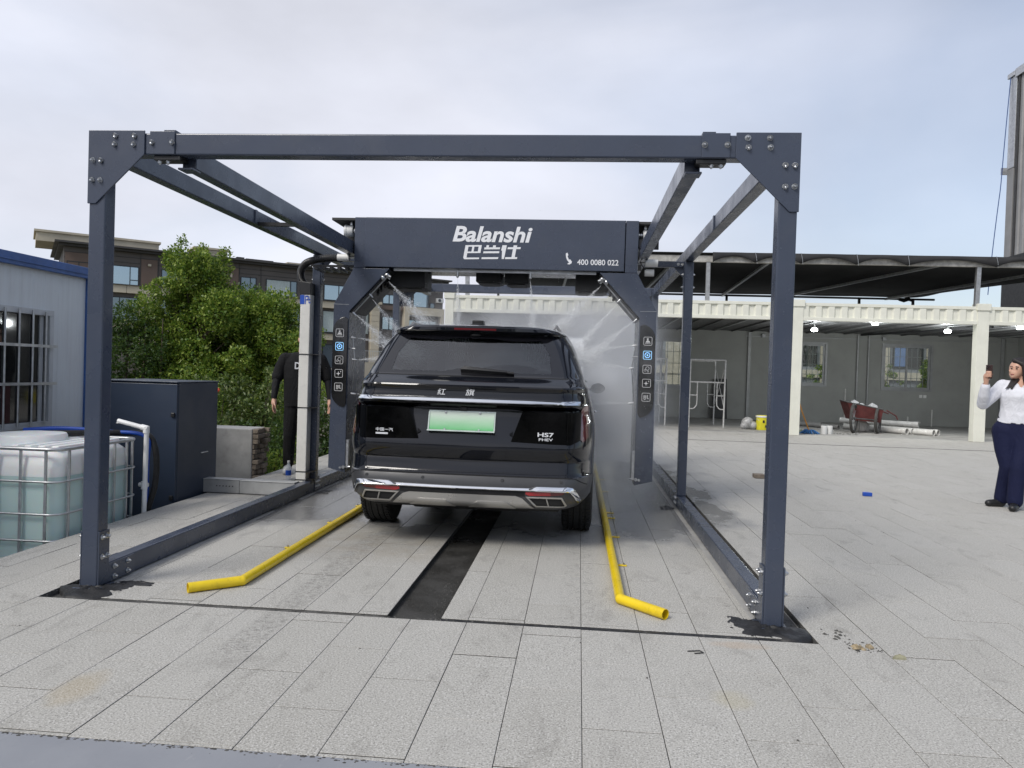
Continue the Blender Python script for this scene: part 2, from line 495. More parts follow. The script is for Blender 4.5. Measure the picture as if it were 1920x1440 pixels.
TW, TL = 0.3042, 0.662
def paver_mesh(w, l, name='paver'):
    """one paver, top at z=0, base at origin corner"""
    g, b, d = 0.0013, 0.0016, 0.03
    x0, x1, y0, y1 = g, w - g, g*1.75, l - g*1.75
    mb = MB()
    mb.add([(x0,y0,-d),(x1,y0,-d),(x1,y1,-d),(x0,y1,-d),(x0,y0,-b),(x1,y0,-b),(x1,y1,-b),(x0,y1,-b),
            (x0+b,y0+b,0),(x1-b,y0+b,0),(x1-b,y1-b,0),(x0+b,y1-b,0)],
           [(8,9,10,11),(4,5,9,8),(5,6,10,9),(6,7,11,10),(7,4,8,11),(0,1,5,4),(1,2,6,5),(2,3,7,6),(3,0,4,7)])
    mb.m = [0, 0, 0, 0, 0, 1, 1, 1, 1]                   # dirt sits on the cut edges
    return mb
def build_pavement():
    pav = thing('pavement', None, None, (0, 0, 0)); pav['kind'] = 'structure'
    cells = []
    bx0, bx1, by0, by1 = -2.12, 2.135, -0.185, 7.55
    tx0, tx1 = -0.13, 0.165                              # drain trench in the bay
    k0, k1 = -10, 47
    def col_joint(k): return -0.64 if k % 2 else -0.305
    for k in range(k0, k1):
        x0, x1 = 0.008 + k*TW, 0.008 + (k+1)*TW
        x0 = max(x0, -2.93)
        if x1 <= -2.93 or x1 - x0 < 0.05: continue
        off = col_joint(k)
        n = -6
        while True:
            y0 = off + n*TL; y1 = y0 + TL; n += 1
            if y0 > 15.6: break
            y0c = max(y0, -1.652); y1c = min(y1, 15.6)
            if y1c - y0c < 0.006: continue
            cells.append((x0, x1, y0c, y1c))
    out = []
    def clip(c, hole):
        """c minus hole -> list of rectangles"""
        x0, x1, y0, y1 = c; a, b, e, f = hole
        if x1 <= a or x0 >= b or y1 <= e or y0 >= f: return [c]
        r = []
        if y0 < e: r.append((x0, x1, y0, e)); y0 = e
        if y1 > f: r.append((x0, x1, f, y1)); y1 = f
        if x0 < a: r.append((x0, a, y0, y1))
        if x1 > b: r.append((b, x1, y0, y1))
        return r
    for c in cells: out += clip(c, (bx0, bx1, by0, by1))
    # tiles inside the wash bay, set out from its own front edge
    jx = 0.045
    for k in range(-7, 7):
        x0, x1 = 0.008 + k*TW, 0.008 + (k+1)*TW
        x0, x1 = max(x0, bx0 + 0.17), min(x1, bx1 - 0.17)
        if x1 - x0 < 0.04: continue
        y = by0 + jx; first = True; s = 0.045 if k % 2 else 0.34
        while y < by1 - 0.02:
            y1 = min(y + (s if first else TL), by1); first = False
            for r in clip((x0, x1, y, y1), (tx0, tx1, by0 - 1, 7.2)):
                out.append(r)
            y = y1
    out = [c for c in out if c[1]-c[0] > 0.03 and c[3]-c[2] > 0.006]
    cx, cy = 0.866, -4.178
    def vis(c):
        dx, dy = (c[0]+c[1])/2 - cx, (c[2]+c[3])/2 - cy
        ang = math.atan2(dx, dy) + 0.0879
        return abs(ang) < 0.63
    out.sort(key=lambda c: (0 if vis(c) else 1, math.hypot((c[0]+c[1])/2 - cx, (c[2]+c[3])/2 - cy)))
    full = None; rest = MB()
    for i, (x0, x1, y0, y1) in enumerate(out):
        dz = random.uniform(-0.0012, 0.0012)
        w, l = x1 - x0, y1 - y0
        if i < 296:
            if abs(w - TW) < 1e-6 and abs(l - TL) < 1e-6:
                if full is None: full = paver_mesh(w, l).mesh('paver', [M['paver'], M['mortar']])
                me = full
            else: me = paver_mesh(w, l).mesh('paver', [M['paver'], M['mortar']])
            o = link('paver', me, pav, (x0, y0, dz))
            o.rotation_euler = (random.uniform(-.0012, .0012), random.uniform(-.0016, .0016), 0)
        else:
            b = paver_mesh(w, l)
            rest.add([(v[0]+x0, v[1]+y0, v[2]+dz) for v in b.v], b.f); rest.m[-9:] = b.m
    o = rest.build('paver_field', [M['paver'], M['mortar']], pav); o['kind'] = 'stuff'
    # joint bed under the tiles
    mb = MB()
    for (a, b, e, f) in ((-2.928, bx0, -1.651, 15.6), (bx1, 16, -1.651, 15.6), (bx0, bx1, -1.651, by0), (bx0, bx1, 7.2, 15.6),
                         (bx0 + 0.1, tx0, by0 + 0.004, 7.2), (tx1, bx1 - 0.1, by0 + 0.004, 7.2)):
        mb.box(a, b, e, f, -0.036, -0.009)
    o = mb.build('joint_bed', M['mortar'], pav)
    return pav
PAV = build_pavement()

# ---- drain trench, tar joint, mortar round the posts
def trench_material():
    m = NT('wet_trench_floor'); P = m.pos()
    a = m.noise(P, 3.0, 6, 0.6); b = m.noise(P, 40, 5, 0.7)
    c = m.mix(m.rng(a, 0.3, 0.7), (0.028, 0.027, 0.025), (0.055, 0.053, 0.048))
    c = m.mix(m.rng(b, 0.58, 0.72, 0, 0.6), c, (0.11, 0.105, 0.095))
    m.bsdf(color=c, rough=m.rng(a, 0.35, 0.65, 0.25, 0.7), normal=m.bump(b, 0.5, 0.006))
    return m.mat
M['trench'] = trench_material()
def crumbs(mb, x0, x1, y0, y1, z, n, s0, s1, m=0):
    for _ in range(n):
        s = random.uniform(s0, s1); c = (random.uniform(x0, x1), random.uniform(y0, y1), z + s*0.25)
        a = random.uniform(0, PI)
        pts = []
        for k in range(5):
            t = a + 2*PI*k/5 + random.uniform(-.3, .3); r = s*random.uniform(.6, 1.1)
            pts.append((c[0] + r*math.cos(t), c[1] + r*math.sin(t), z + random.uniform(-.1, .2)*s))
        top = (c[0] + random.uniform(-.3, .3)*s, c[1] + random.uniform(-.3, .3)*s, z + s*random.uniform(.4, .8))
        mb.add(pts + [top], [(k, (k+1) % 5, 5) for k in range(5)], m)
def build_bay():
    mb = MB(); mb.box(-0.16, 0.2, -0.186, 7.2, -0.06, -0.030)
    t = tag(mb.build('drain_trench', M['trench']), kind='structure')
    mb = MB(); mb.box(-0.131, -0.1285, -0.186, 7.2, -0.03, -0.001); mb.box(0.1635, 0.166, -0.186, 7.2, -0.03, -0.003)
    mb.build('trench_lining', M['tar'], t)
    mb = MB()
    crumbs(mb, 0.06, 0.16, -0.15, 0.7, -0.03, 150, 0.002, 0.006)
    crumbs(mb, -0.12, 0.16, -0.15, 3.0, -0.03, 70, 0.002, 0.005)
    o = mb.build('grit', M['mortar'], t); o['kind'] = 'stuff'
    # tar joint: wavy raised bead
    mb = MB()
    root = None
    for x0, x1, mt in ((-1.72, -0.14, M['mortar']), (0.17, 1.95, M['tar'])):
        mb = MB(); G = []; n = int((x1-x0)/0.02)
        for i in range(n+1):
            x = x0 + (x1-x0)*i/n
            w = (0.011 if x > 0 else 0.006) + 0.009*random.random() + (0.008 if x > 0.9 or x < -1.3 else 0)
            h = 0.002 + 0.004*random.random()
            yc = -0.165 + 0.006*math.sin(x*9) + random.uniform(-.003, .003)
            G.append([(x, yc-w-.004, -0.009), (x, yc-w, -0.002), (x, yc, h-.003), (x, yc+w, -0.002), (x, yc+w+.004, -0.009)])
        mb.grid(G, flip=True)
        o = mb.build('tar_joint' if x0 > 0 else 'mortar_joint', mt); tag(o, kind='structure')
    mb = MB()
    crumbs(mb, -1.7, 1.95, -0.178, -0.15, -0.004, 340, 0.004, 0.013)
    o2 = mb.build('tar_crumbs', M['mortar'], o); o2['kind'] = 'stuff'
    mb = MB()
    mb.box(-1.95, -0.132, -0.188, -0.138, -0.034, -0.010); mb.box(0.167, 1.95, -0.188, -0.138, -0.034, -0.010)
    mb.build('joint_filler', M['mortar'], o)
build_bay()

def patch(mb, cx, cy, rx, ry, z, h, seed, n=30, rings=7):
    """lumpy patch of trowelled mortar"""
    r = random.Random(seed); G = []
    ph = [r.uniform(0, 6.28) for _ in range(6)]
    for i in range(rings + 1):
        row = []
        for j in range(n + 1):
            t = 2*PI*(j % n)/n
            e = 1 + .16*math.sin(2*t+ph[0]) + .12*math.sin(3*t+ph[1]) + .10*math.sin(5*t+ph[2]) + .07*math.sin(9*t+ph[3])
            q = i/rings
            zz = z + (h*(1-q**2)*(0.65 + 0.35*math.sin(5*t+7*q+ph[4])*math.sin(11*q+ph[5])) if i < rings else -0.03)
            row.append((cx + rx*e*q*math.cos(t), cy + ry*e*q*math.sin(t), zz))
        G.append(row)
    mb.grid(G)

# ================================================================== SETTING: lower yard, shed, containers, canopy, apartment block
def shed():
    x = -4.6
    t = thing('shed', 'pale grey corrugated metal shed with blue roof edge and barred window', 'shed', (x - 2, 0, LOWER))
    m = NT('pale_panel'); P = m.obj(); a = m.noise(P, 0.9, 5); b = m.noise(m.scale(P, (8, 8, .6)), 2.2, 6, .65)
    c = m.mix(m.rng(b, 0.45, 0.72, 0, 0.5), (0.66, 0.685, 0.70), (0.54, 0.545, 0.545))
    c = m.mix(m.rng(a, 0.55, 0.75, 0, 0.3), c, (0.48, 0.45, 0.46)); m.bsdf(color=c, rough=0.5)
    wm = m.mat
    wy0, wy1, wz0, wz1 = 1.35, 3.23, 0.63, 1.83
    def corr(mb, y0, y1, z0, z1):
        G0, G1 = [], []; y = y0; k = 0
        pts = []
        while y < y1 - 1e-6:
            for dy, dx in ((0, 0), (0.10, 0), (0.107, 0.0025), (0.137, 0.0025), (0.144, 0)):
                if y + dy < y1: pts.append((x + dx, y + dy))
            y += 0.15
        pts.append((x, y1))
        mb.grid([[(p[0], p[1], z0) for p in pts], [(p[0], p[1], z1) for p in pts]])
    mb = MB()
    corr(mb, -4.5, wy0, LOWER, 2.25); corr(mb, wy1, 3.80, LOWER, 2.25); corr(mb, wy0, wy1, LOWER, wz0); corr(mb, wy0, wy1, wz1, 2.25)
    mb.box(-9, x - 0.06, 3.70, 3.795, LOWER, 2.2); mb.box(-9, -8.9, -4.5, 3.7, LOWER, 2.2)
    mb.build('wall', wm, t)
    bl = plain('blue_sheet', (0.040, 0.105, 0.300), 0.42, var=0.2, nscale=6, dirt=0.3, dcol=(0.10, 0.12, 0.17))
    r = MB(); r.box(-9.2, x + 0.02, -4.6, 3.86, 2.25, 2.34)
    rf = r.build('roof', bl, t, bevel=0.01)
    r = MB(); r.box(x + 0.02, x + 0.06, -4.6, 3.88, 2.225, 2.345); r.build('fascia', bl, rf, bevel=0.006)
    r = MB(); r.box(x + 0.06, x + 0.072, -4.6, 3.88, 2.265, 2.28); r.build('drip_strip', bl, rf)
    r = MB(); r.box(x - 0.02, x + 0.035, 3.765, 3.82, LOWER, 2.225); r.build('corner_trim', bl, t, bevel=0.004)
    w = MB()
    for (a, b, e, f) in ((wy0, wy1, wz1 - .06, wz1), (wy0, wy1, wz0, wz0 + .06), (wy1 - .06, wy1, wz0 + .06, wz1 - .06), (wy0, wy0 + .06, wz0 + .06, wz1 - .06)):
        w.box(x - 0.05, x + 0.035, a, b, e, f)
    wf = plain('window_frame_grey', (0.50, 0.51, 0.52), 0.4, var=0.1)
    win = w.build('window', wf, t, bevel=0.004)
    for a, b, e in ((2.35, 2.42, .01), (3.09, 3.14, .015)):
        w = MB(); w.box(x - .03 - e, x - e, a, b, wz0 + .06, wz1 - .06); w.build('sash', wf, win)
    gm = NT('dark_window_glass'); gm.bsdf(color=(0.010, 0.011, 0.012), rough=0.05, spec=0.6)
    w = MB(); w.box(x - .035, x - .028, wy0 + .05, wy1 - .05, wz0 + .05, wz1 - .05); w.build('pane', gm.mat, win)
    cur = plain('red_curtain', (0.045, 0.010, 0.010), 0.8)
    G = [[(x - 0.026 - .0 + .004*math.sin(k*1.3), 2.45 + k*.035, z) for k in range(10)] for z in (wz0 + .07, 1.08)]
    mb = MB(); mb.grid(G); mb.build('red_cloth', cur, win)
    for i, yy in enumerate(np.arange(1.42, 3.2, 0.185)):
        mb = MB(); mb.cyl((x + .055, yy, wz0 + .03), (x + .055, yy, wz1 - .02), 0.011, 8); mb.build('window_bar', M['galv'], win, smooth=60)
    for zz in (1.08, 1.46):
        mb = MB(); mb.bar((x + .07, wy0, zz), (x + .07, wy1 + .01, zz), .008, .028); mb.build('window_rail', M['galv'], win)
shed()

def container_row():
    t = thing('container_building', 'row of cream corrugated container rooms with open fronts and grey inner walls', 'building', (4, 15.2, 0))
    Y0, Y1 = 15.2, 22.0
    posts = [(-2.64, -2.42), (1.56, 1.80), (6.12, 6.36), (10.48, 10.75), (14.98, 15.22)]
    gw = plain('inner_wall_grey', (0.33, 0.335, 0.315), 0.8, var=0.08, nscale=1.2, dirt=0.15, dcol=(0.13, 0.125, 0.115))
    cl = plain('ceiling_grey', (0.13, 0.13, 0.13), 0.7, var=0.2)
    fl = plain('dusty_floor', (0.30, 0.293, 0.275), 0.9, var=0.25, nscale=2.5, dirt=0.4, dcol=(0.12, 0.115, 0.11))
    st = plain('partition_steel', (0.34, 0.345, 0.34), 0.5, metal=0.2, var=0.1)
    mb = MB(); mb.box(-2.6, 15.2, 15.62, Y1, -0.02, 0.004)
    mb.build('floor', fl, t)
    for a, b in posts:
        mb = MB(); mb.box(a, b, Y0, Y0 + .22, 0.004, 3.33)
        mb.box(a + .07, a + .078, Y0 - .004, Y0 + .01, 0.1, 2.85)
        mb.box(b - .078, b - .07, Y0 - .004, Y0 + .01, 0.1, 2.85)
        p = mb.build('post', M['cream'], t, bevel=0.008)
        mb = MB(); mb.box(a - .03, b + .03, Y0 - .03, Y0 + .24, 3.20, 3.37)
        mb.build('corner_casting', M['cream'], p, bevel=0.012)
    for (a0, a), (b, b1) in zip(posts[:-1], posts[1:]):
        mb = MB(); mb.box(a, b, Y0 + .01, Y0 + .16, 3.225, 3.30); mb.build('top_rail', M['cream'], t, bevel=.006)
        mb = MB(); mb.box(a, b, Y0 + .005, Y0 + .18, 2.86, 2.945); mb.build('bottom_rail', M['cream'], t, bevel=.006)
        mb = MB(); x = a; pts = []
        while x < b - .02:
            for dx, dy in ((0, .02), (.13, .02), (.165, .062), (.275, .062), (.31, .02)):
                if x + dx < b: pts.append((x + dx, Y0 + dy))
            x += .31
        pts.append((b, Y0 + .02))
        mb.grid([[(p[0], p[1], 2.94) for p in pts], [(p[0], p[1], 3.23) for p in pts]])
        mb.build('corrugated_fascia', M['cream'], t)
    mb = MB(); mb.box(-2.6, 15.2, Y0 + .2, Y1, 3.22, 3.28); mb.build('roof', M['cream'], t)
    mb = MB(); mb.box(-2.6, 15.2, Y0 + .18, Y1 - .02, 2.99, 3.02); mb.build('ceiling', cl, t)
    for k, x in enumerate(np.arange(-2.0, 15.0, 0.61)):
        mb = MB(); mb.box(x, x + .05, Y0 + .2, Y1 - .05, 2.95, 2.99); mb.build('ceiling_batten', st if k % 3 == 0 else cl, t)
    # back wall with window openings
    wins = [(-1.35, -.1, 1.2, 2.6), (2.85, 4.45, 1.05, 2.62), (7.55, 9.04, 1.26, 2.61), (10.93, 12.42, 1.20, 2.62)]
    mb = MB(); xs = -2.6
    for a, b, e, f in wins:
        mb.box(xs, a, Y1, Y1 + .08, 0, 3.2); mb.box(a, b, Y1, Y1 + .08, 0, e); mb.box(a, b, Y1, Y1 + .08, f, 3.2); xs = b
    mb.box(xs, 15.2, Y1, Y1 + .08, 0, 3.2)
    mb.build('back_wall', gw, t)
    mb = MB(); mb.box(-2.6, -2.54, Y0 + .22, Y1, 0.004, 2.99); mb.build('side_wall', gw, t)
    mb = MB(); mb.box(15.14, 15.2, Y0 + .22, Y1, 0.004, 2.99); mb.build('side_wall', gw, t)
    fm = plain('window_frame_metal', (0.30, 0.305, 0.305), 0.45, metal=0.3, var=0.1)
    g = NT('clear_glass'); tr = g.n('ShaderNodeBsdfTransparent'); gl = g.n('ShaderNodeBsdfGlossy', i_Roughness=0.02)
    mx = g.n('ShaderNodeMixShader', i_0=0.06); g.set(mx.inputs[1], tr.outputs[0]); g.set(mx.inputs[2], gl.outputs[0]); g.set(g.out.inputs['Surface'], mx.outputs[0])
    tr.inputs[0].default_value = (0.82, 0.86, 0.85, 1)
    for a, b, e, f in wins:
        mb = MB()
        for (p, q, r, s) in ((a - .07, b + .07, e - .07, e), (a - .07, b + .07, f, f + .07), (a - .07, a, e, f), (b, b + .07, e, f)):
            mb.box(p, q, Y1 - .025, Y1 - .002, r, s)
        for (p, q, r, s) in ((a, b, e, e + .06), (a, b, f - .06, f), (a, a + .06, e + .06, f - .06), (b - .06, b, e + .06, f - .06), ((a+b)/2 - .03, (a+b)/2 + .03, e + .06, f - .06)):
            mb.box(p, q, Y1 + .015, Y1 + .06, r, s)
        w = mb.build('window', fm, t)
        mb = MB(); mb.box(a + .05, b - .05, Y1 + .03, Y1 + .036, e + .05, f - .05); mb.build('pane', g.mat, w)
        mb = MB()
        for k in range(1, 8): mb.box(a + (b-a)*k/8 - .008, a + (b-a)*k/8 + .008, Y1 + .09, Y1 + .105, e, f)
        for k in range(1, 4): mb.box(a, b, Y1 + .105, Y1 + .115, e + (f-e)*k/4 - .008, e + (f-e)*k/4 + .008)
        mb.build('window_grille', fm, w)
    for x, w in ((6.5, .10), (10.05, .05), (10.40, .045), (14.6, .1), (1.9, .1), (13.7, .05)):
        mb = MB(); mb.box(x, x + w, Y1 - .07, Y1 - .01, 0.004, 2.95); mb.build('wall_stud', st, t, bevel=.004)
    for x in (12.15, 12.28):
        mb = MB(); mb.box(x - .05, x + .05, Y1 - .015, Y1 - .001, .92, 1.02); mb.build('wall_socket', M['white_plastic'], t, bevel=.004)
    for x in (7.0, 10.9, 13.9):
        mb = MB(); mb.box(x - .06, x + .06, Y1 - .1, Y1 - .005, 2.78, 2.9); mb.build('junction_box', fm, t, bevel=.005)
    mb = MB(); mb.bar((10.05, Y1 - .4, 2.93), (11.6, Y0 + 1.5, 2.93), .08, .06); mb.build('cable_tray', M['under'], t)
    mb = MB(); mb.box(6.42, 15.1, Y1 - .05, Y1 - .008, 2.80, 2.83); mb.build('wall_conduit', st, t)
    # threshold strip of the row
    mb = MB(); mb.box(-2.6, 15.2, Y0 + .23, 15.62, -.03, .002); mb.build('threshold', M['concrete'], t)
    em = NT('lit_lamp'); em.bsdf(color=(.9, .9, .9), ecol=(0.93, 0.98, 1.0), estr=9.0)
    spots = [('hanging beside the cream post behind the frame', 7.32, 17.5, 2.81), ('hanging nearest the fascia above the wheelbarrow', 8.45, 16.2, 2.93),
             ('hanging above the window with green plants behind it', 10.85, 17.5, 2.86), ('hanging in the end room above the woman', 12.45, 17.0, 3.0 - .03)]
    for s, x, y, z in spots:
        l = thing('ceiling_lamp', 'white lit LED lamp ' + s, 'lamp', (x, y, z), 'lit lamps in the container rooms')
        mb = MB(); mb.lathe([(0.001, -.07), (.075, -.065), (.085, -.04), (.085, .0), (.06, .02), (.001, .02)], (x, y, z), n=20); mb.build('bulb', em.mat, l, smooth=50)
        mb = MB(); mb.lathe([(.045, .018), (.04, .05), (.018, .06), (.016, max(.07, 2.99 - z))], (x, y, z), n=14); mb.build('socket', M['white_plastic'], l, smooth=40)
        pl = bpy.data.lights.new('lamp_light', 'POINT'); pl.energy = 34; pl.shadow_soft_size = .09; pl.color = (.93, .98, 1.0)
        lo = bpy.data.objects.new('lamp_light', pl); COL.objects.link(lo); lo.parent = l; lo.location = (0, 0, -.45)
container_row()

def canopy():
    t = thing('shade_canopy', 'black shade net canopy stretched on steel beams above the container roof', 'canopy', (7, 18, 3.3))
    net = NT('black_shade_net'); P = net.obj(); a = net.noise(P, 1.4, 5); 
    net.bsdf(color=net.mix(net.rng(a, .35, .65), (0.018, 0.018, 0.019), (0.034, 0.034, 0.035)), rough=0.85)
    def zt(x, y):
        q = (y - 15.2) / 5.9; z = 4.47 - 0.33*q - 0.05*math.sin(PI*q)
        if x > 11.2: z += 0.16*(x - 11.2)*q*min(1, (x-11.2))
        return z - 0.012*math.sin((x - 4.1)*PI/2.9)**2*q
    xs = np.linspace(-2.3, 15.45, 110); ys = np.linspace(15.08, 21.1, 24)
    mb = MB(); mb.grid([[(x, y, zt(x, y)) for x in xs] for y in ys])
    o = mb.build('net', net.mat, t, smooth=180)
    md = o.modifiers.new('cloth', 'SOLIDIFY'); md.thickness = 0.008
    # scalloped front valance
    mb = MB(); top, bot = [], []
    x = 4.08; n = 0
    edges = [4.08]
    for w in (1.03, 1.10, 1.32, 1.2, 2.05, 1.25, 1.2, 1.3): edges.append(edges[-1] + w)
    for a, b in zip(edges[:-1], edges[1:]):
        for k in range(16):
            u = k/16; x = a + (b - a)*u
            d = 0.10 + 0.155*(abs(2*u - 1))**2.2
            top.append((x, 15.06 + .01*math.sin(u*9), 4.49)); bot.append((x, 15.05 + .015*math.sin(u*7 + a), 4.49 - d))
    mb.grid([bot, top])
    o = mb.build('scalloped_edge', net.mat, t, smooth=180)
    md = o.modifiers.new('cloth', 'SOLIDIFY'); md.thickness = 0.006
    # tie cords
    for e in edges[1:6]:
        mb = MB(); mb.tube([(e, 15.05, 4.50), (e + .03, 15.04, 4.36), (e + .05, 15.05, 4.22)], .006, 6); mb.build('tie_cord', M['galv'], t)
    bm = plain('weathered_beam', (0.40, 0.39, 0.36), 0.6, metal=0.2, var=0.3, nscale=9, dirt=.3)
    mb = MB(); mb.bar((-2.3, 15.2, 4.335), (15.45, 15.2, 4.335), .10, .16); mb.build('front_beam', bm, t, bevel=.006)
    mb = MB(); mb.bar((-2.3, 20.95, 4.06), (12.0, 20.95, 4.06), .06, .06); mb.build('rear_beam', M['under'], t)
    for x0, x1 in ((2.8, 3.2), (5.4, 5.5), (7.3, 9.6), (10.5, 12.7), (0.2, 0.6), (-2.2, -2.0)):
        mb = MB(); mb.bar((x1, 15.25, 4.30), (x0, 20.95, 4.05), .07, .07); mb.build('rafter', M['galv'], t, bevel=.004)
    for x in (10.46, 4.0, 15.1, -2.1):
        mb = MB(); mb.bar((x + .02, 15.3, 3.30), (x, 15.22, 4.26), .10, .10, up=(0, 1, 0)); mb.build('canopy_post', M['galv'], t, bevel=.005)
    for x in (5.55, 9.7, 11.35, 2.0, -1.9):
        mb = MB(); mb.bar((x, 20.95, 3.28), (x, 20.95, 4.03), .07, .07, up=(0, 1, 0)); mb.build('canopy_post', M['under'], t, bevel=.004)
    mb = MB(); mb.tube([(10.9, 20.9, 4.05), (11.05, 20.9, 4.02), (11.2, 20.9, 4.06), (11.35, 20.95, 4.0)], [.05, .07, .06, .03], 8); mb.build('bunched_net', net.mat, t)
canopy()

def tower():
    t = thing('clad_tower', 'tall grey corrugated metal clad block rising behind the canopy', 'building', (19, 21, 0))
    g = plain('grey_cladding', (0.26, 0.26, 0.26), 0.5, metal=0.2, var=0.12, nscale=1.5)
    d = plain('shaded_cladding', (0.02, 0.021, 0.022), 0.6, var=0.2)  # canopy shade put into the colour of the tower's lower part
    x0, x1, y0, y1 = 15.62, 23, 17.0, 24.0
    mb = MB(); pts = []; y = y1 - .62
    while y > y0:
        for dy, dx in ((0, 0), (.12, 0), (.15, .05), (.27, .05), (.30, 0)): pts.append((x0 + .03 + dx, y - dy))
        y -= .30
    mb.grid([[(p[0], p[1], 5.9) for p in pts], [(p[0], p[1], 12.15) for p in pts]])
    mb.build('side_cladding', g, t)
    mb = MB(); mb.box(x0 + .09, x1, y0, y1 - .02, 5.9, 12.1); mb.build('core', g, t)
    mb = MB(); mb.box(x0 - .01, x0 + .14, y1 - .42, y1, 9.0, 12.2); mb.build('corner_trim', M['galv'], t, bevel=.01)
    mb = MB(); mb.box(x0 + .0, x0 + .13, y1 - .40, y1 - .01, 5.9, 8.99); mb.build('corner_trim', g, t, bevel=.01)
    mb = MB(); mb.box(x0 - .0, x0 + .05, y1 - .60, y1 - .48, 5.9, 12.1); mb.build('downpipe', M['under'], t, bevel=.01)
    mb = MB(); mb.box(x0 - .06, x0 + .3, y1 - .35, y1 + .1, 12.2, 12.36); mb.box(x0 - .05, x1, y0, y1 - .36, 12.1, 12.40); mb.build('coping', M['galv'], t, bevel=.01)
    mb = MB(); mb.box(x0 - .03, x1, y0, y1, 0, 5.9); mb.build('shaded_lower_cladding', d, t)
    mb = MB(); mb.box(15.40, 15.62, y1 - .06, y1 - .02, 8.82, 9.06); mb.build('cable_bracket', M['galv'], t)
    bc = plain('blue_cable', (0.05, 0.10, 0.26), 0.5)
    mb = MB(); p = []
    for k in range(26):
        q = k/25; p.append((15.58 - .26*math.sin(q*1.6) - .42*max(0, q - .5), y1 - .08, 12.2 - 7.6*q))
    mb.tube(p, .016, 6)
    tag(mb.build('hanging_cable', bc), 'thin blue cable hanging down from the top of the grey clad tower', 'cable')
tower()

